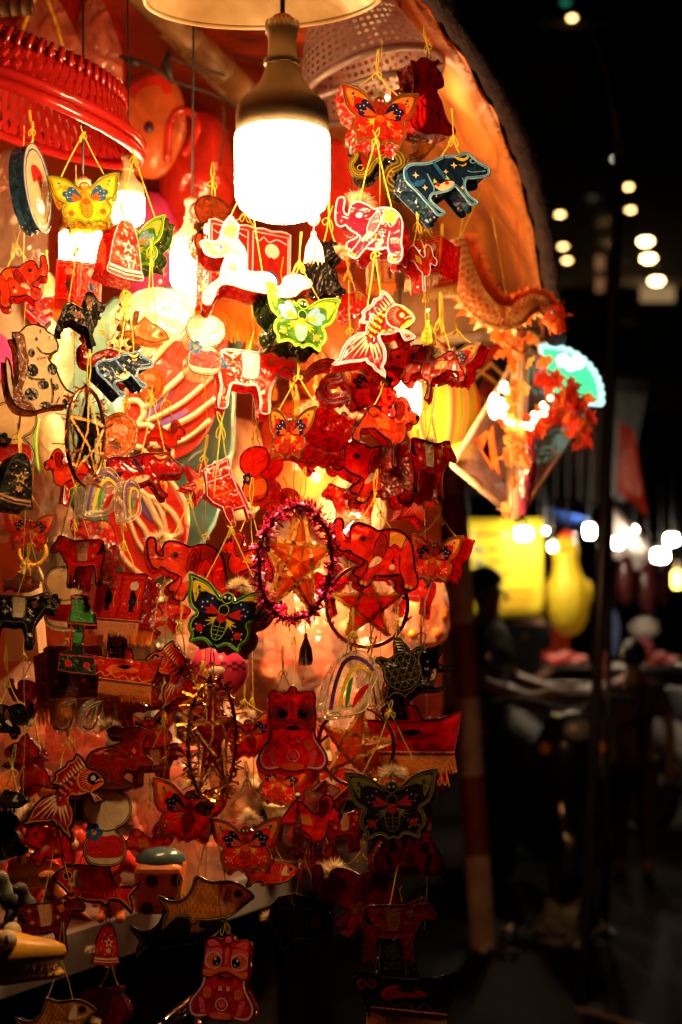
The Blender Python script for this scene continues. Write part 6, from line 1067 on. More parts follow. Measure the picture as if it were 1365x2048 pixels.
# string of tiny lights in a V
ls = empty('light_string', at(1060, 860, 2.95), 'V-shaped string of tiny warm lights among the red leaves', 'fairy lights'); tl = glow('fairy light', (1, .58, .18), 3.2); q = crom([at(*p) for p in ((1012, 762, 2.95), (1006, 810, 2.95), (1018, 838, 2.95), (1048, 852, 2.96), (1075, 832, 2.98), (1096, 800, 3.0))], 4, False)
b = MB(); b.tube([p-ls.location for p in q], .0012, wire, 4); b.obj('wire', ls)
b = MB(); b.ball((0, 0, 0), .0062, tl, 8); bm_ = b.mesh('tiny_bulb'); rnd = random.Random(9)
for k in range(30):
    u = k/29*(len(q)-1.01); u = u if k > 11 else rnd.random()*8; o = link('tiny_bulb', bm_, ls); o.location = q[int(u)].lerp(q[int(u)+1], u % 1)-ls.location+Vector((rnd.uniform(-.008, .008), rnd.uniform(-.01, .01), rnd.uniform(-.006, .006)))
b = MB(); b.ball((0, 0, 0), .014, tl, 12, (1, 1, 2)); o = tag(b.obj('candle_bulb', None, True), 'lone oval bulb beside the V of tiny lights', 'light bulb'); o.location = at(990, 812, 2.95)
# green glowing shell
gsh = empty('shell_lantern', at(1090, 796, 3.25), 'scallop-edged green shell lantern glowing at the awning edge', 'shell lantern', None); gm = glow('green glow', (.05, .62, .22), .30); gm2 = glow('green glow pale', (.45, .85, .75), .26); s = 3.25/F
fan = []; 
for k in range(37):
    a = math.radians(-8+k*2.85); rr = (118+4*abs(math.sin(k*1.05)))*s; fan.append((rr*math.cos(a), rr*math.sin(a)))
b = MB(); vs = []
for sc, yy in ((0.0, -.05), (.5, -.06), (.84, -.035)):
    for x, z in fan: vs.append((x*sc, yy, z*sc*.92))
L = len(fan); b.add(vs, [(r*L+i, r*L+i+1, (r+1)*L+i+1, (r+1)*L+i) for r in range(2) for i in range(L-1)], gm); b.obj('shell_panel', gsh, True)
b = MB(); vs = []
for sc, yy in ((.845, -.035), (1.0, 0), (1.0, .02), (.3, .05)):
    for x, z in fan: vs.append((x*sc, yy, z*sc*.92))
b.add(vs, [(r*L+i, r*L+i+1, (r+1)*L+i+1, (r+1)*L+i) for r in range(3) for i in range(L-1)], gm2); b.obj('scalloped_rim', gsh, True)
gw = glow('green hot', (.75, 1, .8), .8)
for x, z in ((28, 66), (44, 58), (58, 62)): b = MB(); b.ball((x*s, -.062, z*s), 13*s, gw, 10); b.obj('lamp', gsh, True)
# striped melon lantern
def striped(name):
    m, nt, out = nt_new(name); L = nt.links; tc = N(nt, 'ShaderNodeTexCoord'); sp = N(nt, 'ShaderNodeSeparateXYZ'); L.new(tc.outputs['Object'], sp.inputs[0])
    at2 = N(nt, 'ShaderNodeMath', operation='ARCTAN2'); L.new(sp.outputs['Y'], at2.inputs[0]); L.new(sp.outputs['X'], at2.inputs[1]); ml = N(nt, 'ShaderNodeMath', operation='MULTIPLY'); ml.inputs[1].default_value = 1.114; L.new(at2.outputs[0], ml.inputs[0]); fr_ = N(nt, 'ShaderNodeMath', operation='FRACT'); L.new(ml.outputs[0], fr_.inputs[0])
    rp = N(nt, 'ShaderNodeValToRGB'); e = rp.color_ramp.elements; e[0].color = (.20, .42, .03, 1); e[1].color = (.85, .30, .10, 1); e[1].position = .85
    for pos, c in ((.22, (.62, .42, .04)), (.38, (.70, .48, .16)), (.5, (.65, .06, .03)), (.62, (.66, .30, .06)), (.78, (.14, .34, .02))): q = e.new(pos); q.color = c4(c)
    L.new(fr_.outputs[0], rp.inputs[0]); d = N(nt, 'ShaderNodeBsdfDiffuse'); t = N(nt, 'ShaderNodeBsdfTranslucent'); L.new(rp.outputs[0], d.inputs[0]); L.new(rp.outputs[0], t.inputs[0]); mx = N(nt, 'ShaderNodeMixShader'); mx.inputs[0].default_value = .55; L.new(d.outputs[0], mx.inputs[1]); L.new(t.outputs[0], mx.inputs[2]); L.new(mx.outputs[0], out.inputs[0]); return m
o = empty('melon_lantern', at(885, 820, 3.15), 'yellow and green striped melon lantern behind the red dog and cow', 'melon lantern'); r = 78*3.15/F; b = MB(); b.lathe([(r*math.sin(PI*i/16)*(1), r*1.25*math.cos(PI*i/16)) for i in range(17)], striped('melon stripes'), 40); b.obj('paper_skin', o, True)
b = MB(); b.lathe([(0, 1.3*r), (.2*r, 1.27*r), (.24*r, 1.2*r)], grn, 12); b.tube([(0, 0, 1.3*r), (0, 0, 1.3*r+.3)], .002, CORD, 4); b.obj('cap', o, True)
for sg in (-1, 1): b = MB(); b.ball((sg*.5*r, -.5*r, -1.1*r), r*.34, grn, 10, (1.3, .6, .7)); b.obj('leaf_foot', o, True)
# bamboo star frame and red flag above the kite, rolled tan awning
o = empty('paper_star_lantern', at(965, 760, 3.3), 'red paper star with thin bamboo struts under the rolled tan awning', 'star lantern')
c = Vector((0, 0, 0)); b = MB(); b.add([at(x, y, 3.35)-o.location for x, y in ((915, 700), (1010, 690), (960, 740))]+[at(x, y, 3.38)-o.location for x, y in ((915, 700), (1010, 690), (960, 740))], [(0, 1, 2), (5, 4, 3), (0, 3, 4, 1), (1, 4, 5, 2), (2, 5, 3, 0)], redf); b.obj('paper_face', o)
b = MB(); b.add([at(x, y, 3.4)-o.location for x, y in ((950, 800), (978, 735), (1015, 800), (985, 840))]+[at(x, y, 3.43)-o.location for x, y in ((950, 800), (978, 735), (1015, 800), (985, 840))], [(0, 1, 2, 3), (7, 6, 5, 4), (0, 4, 5, 1), (1, 5, 6, 2), (2, 6, 7, 3), (3, 7, 4, 0)], sheet('dark red paper', (.3, .03, .02), clear=0)); b.obj('paper_face', o)
for a, c in (((925, 780), (985, 725)), ((985, 730), (1018, 760)), ((932, 772), (985, 815)), ((900, 700), (1005, 775))): b = MB(); b.tube([at(*a, 3.3)-o.location, at(*c, 3.3)-o.location], .0045, STRIP, 6); b.obj('bamboo_strut', o)
tan = sheet('tan canvas', (.48, .28, .15), transl=.3, clear=0, gloss=.02, rough=.6, bscale=5, bstr=.6, bdist=.03, var=.3)
o = empty('rolled_awning', at(950, 640, 3.55), 'rolled tan canvas awning behind the dragon', 'canvas roll'); b = MB(); p0, p1 = at(780, 640, 3.5)-o.location, at(1080, 625, 3.65)-o.location; b.tube([p0.lerp(p1, i/8)+Vector((0, 0, .008*math.sin(i*2))) for i in range(9)], [.07+.006*math.sin(i*3) for i in range(9)], tan, 14); b.obj('roll', o, True)
b = MB(); b.tube([p0+Vector((0, -.05, -.065)), p1+Vector((0, -.05, -.06))], .012, kb, 8); b.obj('hem', o, True)
for t in (.3, .7): b = MB(); c = p0.lerp(p1, t); b.tube([c+Vector((0, .08*math.cos(a), .08*math.sin(a))) for a in (2*PI*k/16 for k in range(16))], .004, CORDRED, 5, closed=True); b.obj('tie', o)
# ------------------------------------------------------------------ far stalls, people, motorbike on the right
lampW = glow('street bulb', (1, .78, .52), 34); lampW2 = glow('street bulb small', (1, .70, .40), 22)
def lamp(px, py, d, w, h, m, label):
    o = empty('stall_lamp', at(px, py, d), label, 'lamp', 'lamps of the far stalls'); s = d/F; r = w*s/2*.85; hh = h*s*.85
    b = MB(); b.lathe([(0, -hh/2), (r*.7, -hh*.46), (r, -hh*.3), (r, hh*.4), (r*.8, hh/2), (0, hh/2)], m, 18); b.obj('diffuser', o, True)
    b = MB(); b.lathe([(r*.8, hh/2+.001), (r*.4, hh*.8), (r*.35, hh*1.1), (0, hh*1.12)], housing, 12); b.tube([(0, 0, hh*1.1), (0, 0, hh*1.1+.5)], .006, cordm, 5); b.obj('housing', o, True)
for a in ((1048, 1068, 8.0, 34, 26, lampW, 'square-looking lamp in front of the yellow banner'), (1180, 1063, 8.6, 22, 30, lampW, 'lamp hanging right of the yellow chicken'), (1106, 1094, 8.0, 16, 16, lampW2, 'small round lamp left of the yellow chicken head'), (1092, 1062, 8.0, 9, 10, lampW2, 'tiny lamp by the right edge of the yellow banner'), (1212, 1085, 8, 7, 24, lampW2, 'narrow lamp strip between the two dark poles, upper one'), (1212, 1122, 8, 7, 22, lampW2, 'narrow lamp strip between the two dark poles, lower one'), (1237, 1086, 10, 20, 22, lampW, 'lamp against the white tarpaulin, left one'), (1268, 1066, 10.5, 16, 24, lampW, 'lamp against the white tarpaulin, right one'), (1322, 1112, 11, 34, 26, lampW, 'broad lamp at the right, below the smaller one'), (1345, 1080, 12, 28, 22, lampW, 'smaller lamp at the right edge above the broad one'), (1355, 1160, 11.5, 22, 40, glow('yellow lamp', (1, .62, .08), 2), 'yellow lamp low at the right edge')):
    lamp(*a)
ban = sheet('banner yellow', (.80, .68, .04), transl=.3, clear=0, gloss=.04, rough=.5, bscale=3, bstr=.5, bdist=.03, var=.12); inkb = ink('blue'); inko = ink('orange')
def banner(x0, y0, x1, y1, d, label, rows):
    p = at((x0+x1)/2, (y0+y1)/2, d); o = empty('yellow_banner', p, label, 'banner', 'yellow menu banners'); s = d/F; w, h = (x1-x0)*s, (y1-y0)*s; b = MB(); vs = []; n = 12
    wav = lambda u: .02*math.sin(u*5)+.01*math.sin(u*11)
    for i in range(n+1):
        for j in range(9): u, v = i/n, j/8; vs.append(((u-.5)*w, wav(u), (v-.5)*h))
    b.add(vs, [(i*9+j, (i+1)*9+j, (i+1)*9+j+1, i*9+j+1) for i in range(n) for j in range(8)], ban); q = b.obj('cloth', o, True); md = q.modifiers.new('thick', 'SOLIDIFY'); md.thickness = .004
    rnd = random.Random(1)
    for r in rows:
        y, a0, a1, m, th = r; b = MB(); x = a0
        while x < a1:
            l = rnd.uniform(.02, .05); u0, u1 = x, min(a1, x+l)
            b.add([((u-.5)*w, wav(u)-.006, (v-.5)*h) for u, v in ((u0, y), (u1, y), (u1, y+th), (u0, y+th))], [(0, 1, 2, 3)], m); x += l+.014
        b.obj('lettering_line', o)
    for sg in (-1, 1): b = MB(); b.tube([(sg*w*.46, 0, h/2), (sg*w*.46, 0, h/2+.4)], .006, cordm, 5); b.obj('hanging_cord', o)
banner(930, 1036, 1086, 1238, 8.3, 'yellow cloth banner with rows of blurred blue and orange lettering', [(.66, .12, .24, inkb, .045), (.54, .12, .24, inkb, .045), (.42, .12, .24, inkb, .045), (.68, .32, .62, inko, .03), (.56, .32, .62, inko, .03), (.44, .32, .60, inko, .03), (.82, .10, .55, inko, .03), (.26, .40, .85, inko, .02), (.18, .40, .85, inko, .02), (.10, .40, .80, inko, .02)])
banner(868, 1165, 906, 1420, 6.6, 'narrow yellow banner seen left of the striped post', [])
# second stall frame and tarps
bt = solid('blue tarp', (.02, .07, .38), .4, transl=.2); wt = sheet('white tarp', (.72, .68, .68), transl=.4, clear=0, gloss=.05, rough=.5, bscale=4, bstr=.5, bdist=.03, var=.15)
def tarp(name, pts, mat, label, sag=.04):
    q = [at(*p) for p in pts]; o = empty(name, q[0], label, 'tarpaulin', 'tarpaulins of the far stalls'); b = MB(); vs = []; n = 8
    for i in range(n+1):
        for j in range(n+1):
            u, v = i/n, j/n; p = q[0]*(1-u)*(1-v)+q[1]*u*(1-v)+q[2]*u*v+q[3]*(1-u)*v; vs.append(p-q[0]-Vector((0, 0, sag*math.sin(PI*u)*math.sin(PI*v)+.01*math.sin(3*i+2*j))))
    b.add(vs, [(i*(n+1)+j, (i+1)*(n+1)+j, (i+1)*(n+1)+j+1, i*(n+1)+j+1) for i in range(n) for j in range(n)], mat); x = b.obj('sheet', o, True); md = x.modifiers.new('thick', 'SOLIDIFY'); md.thickness = .006
    for k in (0, 1): b = MB(); b.tube([q[k]-q[0], q[k]-q[0]+Vector((0, .3, .25))], .006, cordm, 4); b.obj('tie_rope', o)
tarp('blue_tarpaulin', [(1088, 1012, 8.6), (1178, 1035, 8.6), (1178, 1052, 9.6), (1090, 1046, 9.6)], bt, 'blue tarpaulin roof strip above the yellow chicken')
tarp('white_tarpaulin', [(1222, 1004, 9.8), (1308, 1096, 9.8), (1300, 1150, 10.6), (1222, 1110, 10.6)], wt, 'white tarpaulin sloping down right of the dark poles')
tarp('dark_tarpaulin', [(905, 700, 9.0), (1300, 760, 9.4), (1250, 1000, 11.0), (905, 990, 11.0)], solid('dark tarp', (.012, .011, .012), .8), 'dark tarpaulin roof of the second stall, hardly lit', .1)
tarp('red_flag', [(1240, 840, 9.4), (1268, 860, 9.4), (1295, 1030, 9.5), (1235, 980, 9.5)], sheet('flag red', (.55, .05, .02), transl=.4, clear=0), 'dull red pointed flag cluster in the dark upper right', .0)
for i in range(5):
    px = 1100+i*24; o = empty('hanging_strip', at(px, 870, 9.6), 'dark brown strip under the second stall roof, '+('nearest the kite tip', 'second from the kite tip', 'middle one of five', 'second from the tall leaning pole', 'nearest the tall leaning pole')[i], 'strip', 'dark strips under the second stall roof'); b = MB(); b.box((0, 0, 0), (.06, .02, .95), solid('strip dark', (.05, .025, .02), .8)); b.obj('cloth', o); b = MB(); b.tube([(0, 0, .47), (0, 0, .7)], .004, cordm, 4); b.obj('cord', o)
# yellow chicken
yl2 = solid('chicken yellow', (.82, .66, .03), .45, transl=.35, var=.1); s = 8.4/F
o = empty('chicken_lantern', at(1135, 1175, 8.4), 'fat yellow chicken balloon with a red comb hanging in the second stall', 'chicken balloon')
b = MB(); b.lathe([(r*s, z*s) for r, z in ((0, -98), (20, -92), (36, -70), (43, -40), (42, -10), (34, 20), (26, 38), (24, 55), (27, 72), (25, 88), (14, 100), (0, 104))], yl2, 24, R=Matrix.Rotation(-.06, 3, 'Y')); b.obj('body', o, True)
for sg in (-1, 1): b = MB(); b.ball((sg*38*s, -.01, -12*s), 26*s, yl2, 12, (.55, .6, 1.1)); b.obj('wing', o, True)
b = MB(); [b.ball(((-8+k*8)*s, 0, (104+3*(k == 1))*s), 8*s, redv, 8) for k in range(3)]; b.obj('comb', o, True)
b = MB(); b.lathe([(7*s, 0), (0, 16*s)], orp, 10, (-10*s, -24*s, 76*s), Matrix.Rotation(PI/2, 3, 'X')); b.obj('beak', o)
for sg in (-1, 1): b = MB(); b.ball((sg*12*s-4*s, -23*s, 86*s), 3*s, deyev, 8); b.obj('eye', o, True)
b = MB(); b.tube([(0, 0, 106*s), (0, 0, 170*s)], .006, cordm, 5); b.obj('cord', o)
o = empty('red_cloth', at(1120, 1285, 8.6), 'orange-red cloth hanging below the yellow chicken', 'cloth'); b = MB(); vs = []
for i in range(8):
    for j in range(7): vs.append(((-18+i*5.4)*8.6/F, .02*math.sin(i*1.9), (32-j*11)*8.6/F))
b.add(vs, [(i*7+j, (i+1)*7+j, (i+1)*7+j+1, i*7+j+1) for i in range(7) for j in range(6)], solid('cloth red', (.70, .07, .02), .6, transl=.3)); b.obj('drape', o, True); b = MB(); b.tube([(-.07, 0, .1), (.07, 0, .1)], .008, cordm, 6); b.obj('rail', o)
# food cart
lime = solid('cart lime', (.62, .66, .10), .5); cg = solid('cart grey', (.30, .28, .26), .5, var=.3); blk = solid('black rubber', (.015, .015, .016), .7)
co = at(1125, 1390, 8.4); co.z = 0; o = empty('food_cart', co, 'food cart with a lime side, grey front and a round black hole', 'cart', None, (0, 0, -.35))
b = MB(); b.box((.06, 0, .72), (.52, .6, .5), cg); q = b.obj('body', o); bv = q.modifiers.new('bevel', 'BEVEL'); bv.width = .03; bv.segments = 2
b = MB(); b.box((-.26, .0, .74), (.12, .58, .46), lime, Matrix.Rotation(.25, 3, 'Y')); b.obj('side_panel', o)
b = MB(); b.lathe([(.085, 0), (.085, .02), (.075, .022), (.0, .006)], blk, 20, (0.02, -.302, .83), Matrix.Rotation(PI/2, 3, 'X')); b.obj('round_hole', o, True)
b = MB(); b.box((.0, 0, .985), (.62, .66, .03), solid('cart top', (.55, .52, .45), .4)); b.obj('counter_top', o)
for sg in (-1, 1): b = MB(); R = Matrix.Rotation(PI/2, 3, 'X'); b.lathe([(.20, -.03), (.24, -.03), (.24, .03), (.20, .03), (.20, -.03)], blk, 24, (.05, sg*.3, .24), R); b.lathe([(0, -.01), (.2, -.01), (.2, .01), (0, .01)], cg, 24, (.05, sg*.3, .24), R); b.obj('wheel', o, True)
b = MB(); b.tube([(-.3, -.25, .9), (-.55, -.25, .95), (-.55, .25, .95), (-.3, .25, .9)], .014, steel, 6); b.obj('handle', o)
fruit = [solid('snack '+n, c, .5) for n, c in (('pink', (.80, .28, .28)), ('cream', (.84, .72, .50)), ('yellow', (.85, .60, .06)), ('red', (.65, .06, .03)))]
def heap(px, py, d, n, w, label):
    o = empty('snack_heap', at(px, py, d), label, 'snacks', 'trays of snacks'); rnd = random.Random(n); s = d/F; b = MB(); b.box((0, 0, -.03), (w*s*1.1, .3, .02), solid('tray steel', (.4, .4, .42), .25, .8)); b.obj('tray', o)
    for k in range(n): b = MB(); b.ball((rnd.uniform(-.5, .5)*w*s, rnd.uniform(-.12, .12), rnd.uniform(-.01, .035)), rnd.uniform(.022, .04), fruit[rnd.randrange(4)], 8, (1, 1, .8), .2, k); b.obj('snack', o, True)
heap(1132, 1322, 8.35, 26, 76, 'heap of pink and cream snacks on top of the food cart'); heap(1322, 1322, 9.5, 26, 66, 'colourful snack tray at the right edge of the far stall')
# stall table at the right
o = empty('far_table', Vector((2.3, 10.0, 0)), 'grey steel table under the colourful snack tray at right', 'table'); b = MB(); b.box((0, 0, 1.02), (.9, .6, .04), cg); b.obj('table_top', o); b = MB(); b.box((0, -.28, .55), (.86, .02, .5), solid('panel', (.16, .16, .15), .4)); b.obj('front_panel', o)
for x in (-.4, .4):
    for y in (-.25, .25): b = MB(); b.tube([(x, y, 0), (x, y, 1.0)], .018, steel, 6); b.obj('leg', o)
# dark balloon toys in the far stall
mar = sheet('maroon film', (.16, .03, .04), transl=.4, clear=.1, gloss=.2, rough=.2, var=.4)
for px, py, w, h, d, l in ((1252, 1160, 38, 105, 9.2, 'dark maroon balloon left of the pair at the far stall'), (1296, 1180, 46, 110, 9.3, 'dark maroon balloon in the middle at the far stall'), (1328, 1170, 26, 90, 9.5, 'slim dark pink balloon right of the maroon pair')):
    o = empty('maroon_balloon', at(px, py, d), l, 'balloon', 'dark balloons at the far stall'); s = d/F; b = MB(); b.ball((0, 0, 0), w*s/2, mar, 16, (1, .8, h/w), .12, px); b.obj('skin', o, True); b = MB(); b.tube([(0, 0, h*s/2), (0, 0, h*s/2+.35)], .004, cordm, 4); b.obj('cord', o)
wv = [solid('goods '+n, c, .5, transl=.2) for n, c in (('pale', (.80, .74, .72)), ('blue', (.20, .28, .65)), ('redpink', (.80, .20, .20)))]
for px, py, w, h, m, l in ((1228, 1270, 26, 100, wv[1], 'blue and pale striped bag hanging right of the dark poles'), (1290, 1258, 62, 44, wv[0], 'pale cloth bundle below the maroon balloons'), (1285, 1300, 50, 50, wv[2], 'red-pink cloth bundle below the pale one'), (1208, 1330, 12, 60, wv[2], 'pinkish bag hanging between the two dark poles')):
    o = empty('cloth_bundle', at(px, py, 9.4), l, 'bundle', 'bundles at the far stall'); s = 9.4/F; b = MB(); b.ball((0, 0, 0), w*s/2, m, 12, (1, .7, h/w), .3, px); b.obj('body', o, True); b = MB(); b.tube([(0, 0, h*s/2-.01), (0, 0, h*s/2+.1)], .008, cordm, 5); b.obj('tie', o)
# ------------------------------------------------------------------ people
def skin(name, nodes, edges, mat, parent, root=0, sub=2):
    me = bpy.data.meshes.new(name); me.from_pydata([n[:3] for n in nodes], edges, []); me.materials.append(mat); o = link(name, me, parent)
    md = o.modifiers.new('skin', 'SKIN'); sv = me.skin_vertices[0].data
    for i, n in enumerate(nodes): sv[i].radius = (n[3], n[4] if len(n) > 4 else n[3]); sv[i].use_root = (i == root)
    if hasattr(md, 'use_smooth_shade'): md.use_smooth_shade = True
    s = o.modifiers.new('sub', 'SUBSURF'); s.levels = sub; s.render_levels = sub; return o
def person(loc, yaw, h, label, skinm, shirt, trous, hair, arms, long_sleeve=False, skirt=False):
    o = empty('person', loc, label, 'person', None, (0, 0, yaw)); k = h/1.7
    S_ = lambda n: tuple(v*k for v in n)
    bodyn = [(0, 0, .92, .13, .10), (0, 0, 1.08, .115, .085), (0, -.01, 1.27, .14, .095), (0, 0, 1.40, .075, .07), (0, -.005, 1.47, .05, .052), (0, -.015, 1.56, .07, .085), (0, -.01, 1.64, .066, .08),
             (.17, 0, 1.37, .05), arms[0]+(.042,), arms[1]+(.034,), arms[2]+(.03, .022), (-.17, 0, 1.37, .05), arms[3]+(.042,), arms[4]+(.034,), arms[5]+(.03, .022),
             (.09, 0, .84, .085), (.10, -.02, .48, .06), (.10, .02, .10, .042), (.10, -.10, .035, .036, .03), (-.09, 0, .84, .085), (-.10, -.01, .48, .06), (-.10, .03, .10, .042), (-.10, -.09, .035, .036, .03)]
    ed = [(0, 1), (1, 2), (2, 3), (3, 4), (4, 5), (5, 6), (3, 7), (7, 8), (8, 9), (9, 10), (3, 11), (11, 12), (12, 13), (13, 14), (0, 15), (15, 16), (16, 17), (17, 18), (0, 19), (19, 20), (20, 21), (21, 22)]
    for a in (10, 14):   # fingers
        p = Vector(bodyn[a][:3]); q = Vector(bodyn[a-1][:3]); dv = (p-q).normalized(); sd = dv.cross(Vector((0, 0, 1))); sd = sd.normalized() if sd.length > .1 else Vector((1, 0, 0))
        for f, l in ((-.027, .06), (-.009, .075), (.009, .072), (.027, .055)):
            n = len(bodyn); bodyn.append(tuple(p+dv*.03+sd*f)+(.009,)); bodyn.append(tuple(p+dv*(.03+l)+sd*f*1.1+Vector((0, 0, -.015)))+(.007,)); ed += [(a, n), (n, n+1)]
        n = len(bodyn); bodyn.append(tuple(p-dv*.01+sd*.045)+(.011,)); bodyn.append(tuple(p+dv*.025+sd*.062)+(.008,)); ed += [(a, n), (n, n+1)]
    skin('body', [S_(n) for n in bodyn], ed, skinm, o)
    g = 1.22
    sn = [(0, 0, .74, .16, .13), (0, 0, .92, .155, .125), (0, 0, 1.08, .14, .11), (0, -.01, 1.27, .165, .118), (0, 0, 1.385, .09, .08), (.17, 0, 1.365, .068), (-.17, 0, 1.365, .068)]
    e1, e2 = Vector(arms[0]), Vector(arms[3]); a1, a2 = Vector((.17, 0, 1.365)), Vector((-.17, 0, 1.365))
    sn += [tuple(a1.lerp(e1, .8))+(.062,), tuple(a2.lerp(e2, .8))+(.062,)]; se = [(0, 1), (1, 2), (2, 3), (3, 4), (3, 5), (3, 6), (5, 7), (6, 8)]
    skin('shirt', [S_(n) for n in sn], se, shirt, o)
    tn = [(0, 0, .93, .15, .12), (.09, 0, .80, .105), (.10, -.02, .48, .08), (.10, .02, .14, .066), (-.09, 0, .80, .105), (-.10, -.01, .48, .08), (-.10, .03, .14, .066)]
    skin('trousers', [S_(n) for n in tn], [(0, 1), (1, 2), (2, 3), (0, 4), (4, 5), (5, 6)], trous, o)
    b = MB(); b.ball(Vector((0, .012, 1.615))*k, .103*k, hair, 16, (.88, 1.05, 1.0), .08, 2); b.v = [v if not (v[1] < -.05*k and v[2] < 1.63*k) else (v[0], max(v[1], -.045*k), v[2]) for v in b.v]; b.obj('hair', o, True)
    for sg in (-1, 1):
        b = MB(); b.ball(Vector((sg*.078, .0, 1.565))*k, .02*k, skinm, 8, (.5, 1, 1.5)); b.obj('ear', o, True)
        b = MB(); b.ball(Vector((sg*.03, -.092, 1.575))*k, .011*k, creamp, 8); b.ball(Vector((sg*.03, -.101, 1.575))*k, .005*k, deyev, 6); b.obj('eye', o, True)
        b = MB(); b.tube([Vector((sg*.10, .05, .03))*k, Vector((sg*.10, -.04, .035))*k, Vector((sg*.10, -.13, .025))*k], [.036*k, .045*k, .034*k], blk, 8); b.obj('shoe', o, True)
    b = MB(); b.tube([Vector((0, -.098, 1.58))*k, Vector((0, -.118, 1.545))*k, Vector((0, -.10, 1.535))*k], [.008*k, .014*k, .01*k], skinm, 8); b.obj('nose', o, True)
    b = MB(); b.tube([Vector((-.022, -.094, 1.51))*k, Vector((0, -.1, 1.508))*k, Vector((.022, -.094, 1.51))*k], [.004*k, .006*k, .004*k], redv, 6); b.obj('mouth', o, True)
    return o
skn = solid('skin tone', (.34, .17, .10), .5, var=.1); hairm = solid('black hair', (.008, .007, .007), .55); sh1 = solid('olive shirt', (.05, .04, .02), .8); tr1 = solid('dark trousers', (.02, .018, .018), .8); sh2 = solid('plum shirt', (.09, .03, .045), .8)
p0 = at(972, 1300, 7.2); person((p0.x, 7.2, 0), 1.15, 1.66, 'person in a dark olive shirt bending arms to the food cart', skn, sh1, tr1, hairm, [(.26, -.06, 1.12), (.20, -.30, 1.06), (.14, -.42, 1.10), (-.26, -.05, 1.12), (-.20, -.30, 1.04), (-.13, -.42, 1.08)])
p0 = at(1268, 1330, 7.6); person((p0.x, 7.6, 0), PI-.2, 1.28, 'child in a dark plum shirt seen from behind near the dark poles', skn, sh2, solid('plum trousers', (.06, .022, .03), .8), hairm, [(.25, .0, 1.10), (.26, -.05, .86), (.26, -.08, .78), (-.25, 0, 1.10), (-.26, -.05, .86), (-.26, -.08, .78)])
p0 = at(1062, 1290, 10.2); person((p0.x, 10.2, 0), -.6, 1.6, 'person in black working behind the food cart', skn, solid('black shirt', (.015, .015, .016), .8), tr1, hairm, [(.25, -.08, 1.12), (.20, -.30, 1.0), (.15, -.42, .98), (-.25, -.08, 1.12), (-.20, -.30, 1.0), (-.15, -.42, .98)])
# ------------------------------------------------------------------ motorbikes
def scooter(loc, yaw, paint, label):
    o = empty('motor_scooter', loc, label, 'motorbike', 'parked motorbikes', (0, 0, yaw)); RX = Matrix.Rotation(PI/2, 3, 'X')
    for x in (-.6, .62):
        b = MB(); b.tube([(x+.235*math.cos(2*PI*i/32), 0, .28+.235*math.sin(2*PI*i/32)) for i in range(32)], .048, blk, 10, closed=True); w = b.obj('tyre', o, True)
        b = MB(); b.lathe([(.05, -.03), (.19, -.02), (.19, .02), (.05, .03), (.05, -.03)], steel, 20, (x, 0, .28), RX); b.obj('rim', w, True)
    b = MB(); b.tube(crom([(.72, 0, .5), (.5, 0, .62), (.2, 0, .66), (-.15, 0, .42), (-.35, 0, .45), (-.48, 0, .8), (-.52, 0, .98)], 4, False), [q[0] for q in crom([(a, 0) for a in (.06, .15, .17, .13, .13, .15, .08)], 4, False)], paint, 14); b.obj('body', o, True)
    b = MB(); b.tube(crom([(.72, 0, .76), (.45, 0, .82), (.1, 0, .77), (-.1, 0, .74)], 4, False), [q[0] for q in crom([(a, 0) for a in (.09, .14, .13, .07)], 4, False)], blk, 12); b.obj('seat', o, True)
    b = MB(); b.tube([(-.6, .04, .3), (-.5, .04, .8)], .025, steel, 8); b.tube([(-.6, -.04, .3), (-.5, -.04, .8)], .025, steel, 8); b.obj('fork', o, True)
    b = MB(); b.tube(crom([(-.42, -.34, 1.03), (-.5, -.2, 1.05), (-.53, 0, 1.0), (-.5, .2, 1.05), (-.42, .34, 1.03)], 4, False), .016, blk, 8); b.obj('handlebar', o, True)
    b = MB(); b.ball((-.6, 0, .93), .085, paint, 14, (.9, 1.1, .9)); b.obj('headlight_shell', o, True); b = MB(); b.ball((-.65, 0, .93), .06, solid('lamp glass', (.8, .8, .8), .05, .6), 12, (.7, 1.2, .9)); b.obj('headlight', o, True)
    for sg in (-1, 1):
        b = MB(); b.tube([(-.48, sg*.25, 1.05), (-.46, sg*.32, 1.2)], .007, steel, 6); b.ball((-.46, sg*.32, 1.24), .055, steel, 10, (.3, 1.2, .8)); b.obj('mirror', o, True)
        b = MB(); b.ball((-.58, sg*.13, .84), .03, solid('indicator', (.85, .28, .02), .2), 8); b.obj('indicator', o, True)
    b = MB(); b.tube([(.1, -.14, .25), (.4, -.16, .27), (.75, -.17, .34)], [.03, .05, .045], steel, 10); b.obj('exhaust', o, True)
    b = MB(); b.ball((.76, 0, .62), .05, redv, 8, (.5, 1.4, .7)); b.obj('tail_lamp', o, True)
    b = MB(); b.tube(crom([(-.85, 0, .36), (-.75, 0, .52), (-.55, 0, .58), (-.4, 0, .5)], 4, False), .05, paint, 8); b.obj('front_fender', o, True)
    return o
bp = solid('bike black', (.012, .012, .014), .25); gp2 = solid('bike grey', (.28, .27, .26), .35)
scooter((.93, 6.9, 0), 1.75, bp, 'black motor scooter parked in the dark aisle in front of the food cart'); scooter((2.25, 8.6, 0), 2.0, gp2, 'grey motor scooter at the right edge beyond the child')
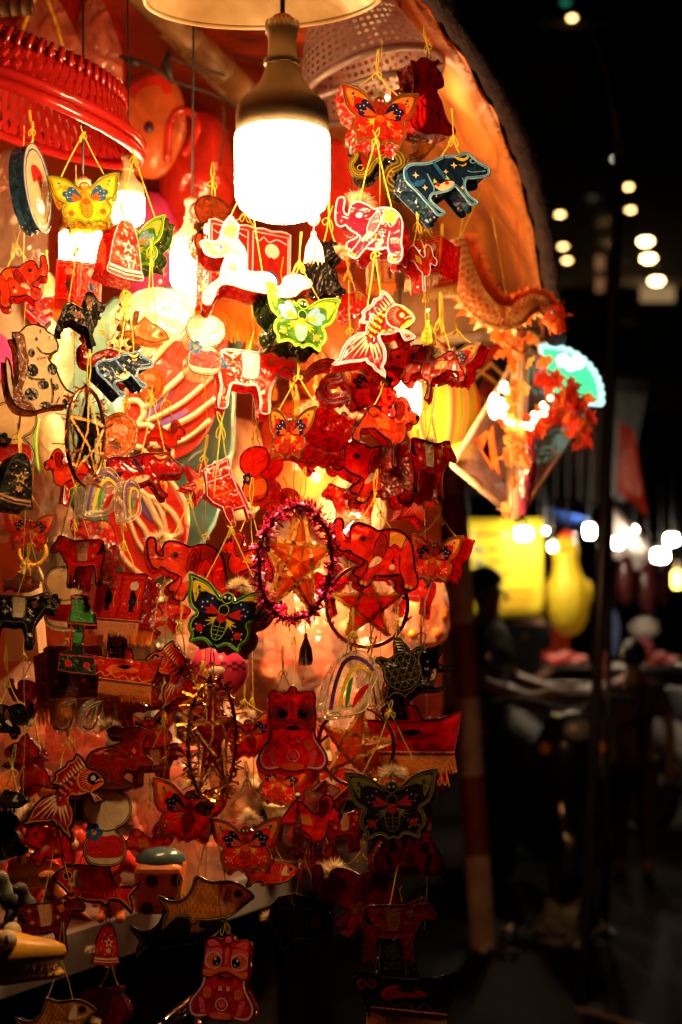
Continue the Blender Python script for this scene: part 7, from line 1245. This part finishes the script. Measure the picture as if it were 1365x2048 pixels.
# litter on the road
o = empty('paper_bag', at(1262, 1990, 4.6), 'crumpled brown paper bag on the dark ground at lower right', 'litter'); o.location.z = .06; b = MB(); b.ball((0, 0, 0), .085, solid('brown paper', (.40, .22, .14), .8), 12, (1.2, .8, .55), .7, 3); b.obj('crumple', o); b = MB(); b.ball((.06, -.02, .03), .03, solid('brown paper', (.40, .22, .14), .8), 8, (1, 1, .6), .6, 5); b.obj('fold', o)
o = empty('foil_cup', at(1325, 2030, 4.4), 'small shiny cup lying near the paper bag at lower right', 'cup'); o.location.z = .03; R = Matrix.Rotation(1.4, 3, 'Y'); b = MB(); b.lathe([(0, -.04), (.022, -.04), (.03, .04), (.028, .04), (.02, -.035)], steel, 14, R=R); b.obj('wall', o, True); b = MB(); b.tube([R @ Vector((.03*math.cos(2*PI*i/16), .03*math.sin(2*PI*i/16), .04)) for i in range(16)], .002, steel, 5, closed=True); b.obj('lip', o, True)
o = empty('plastic_litter', at(1125, 1855, 6.2), 'pale crumpled plastic bag on the ground in the aisle', 'litter'); o.location.z = .07; b = MB(); b.ball((0, 0, .0), .15, solid('pale plastic', (.28, .26, .24), .4), 14, (1, .8, .7), .8, 8); b.obj('crumple', o); b = MB(); b.tube([(.1, 0, .06), (.15, -.03, .12)], [.02, .03], solid('pale plastic', (.28, .26, .24), .4), 6); b.obj('knot', o)
b = MB(); hz = [Vector((x, y, .018)) for x, y in ((1.35, 3.9), (1.25, 4.4), (1.02, 4.95), (.72, 5.25), (.5, 5.3))]; b.tube(crom(hz, 6, False), .012, solid('hose', (.14, .08, .08), .4), 8); tag(b.obj('hose', None, True), 'dull reddish hose curving over the dark ground at the bottom right', 'hose')
o = empty('steel_bracket', at(1003, 1935, 5.6), 'small shiny steel bracket on the ground beside the striped post', 'bracket'); o.location.z = .115; b = MB(); b.tube([(0, 0, 0), (.0, 0, .08), (.05, 0, .1), (.06, 0, .05)], .014, steel, 8); b.obj('hook', o, True); b = MB(); b.box((.02, 0, .005), (.1, .06, .01), steel); b.obj('foot', o)
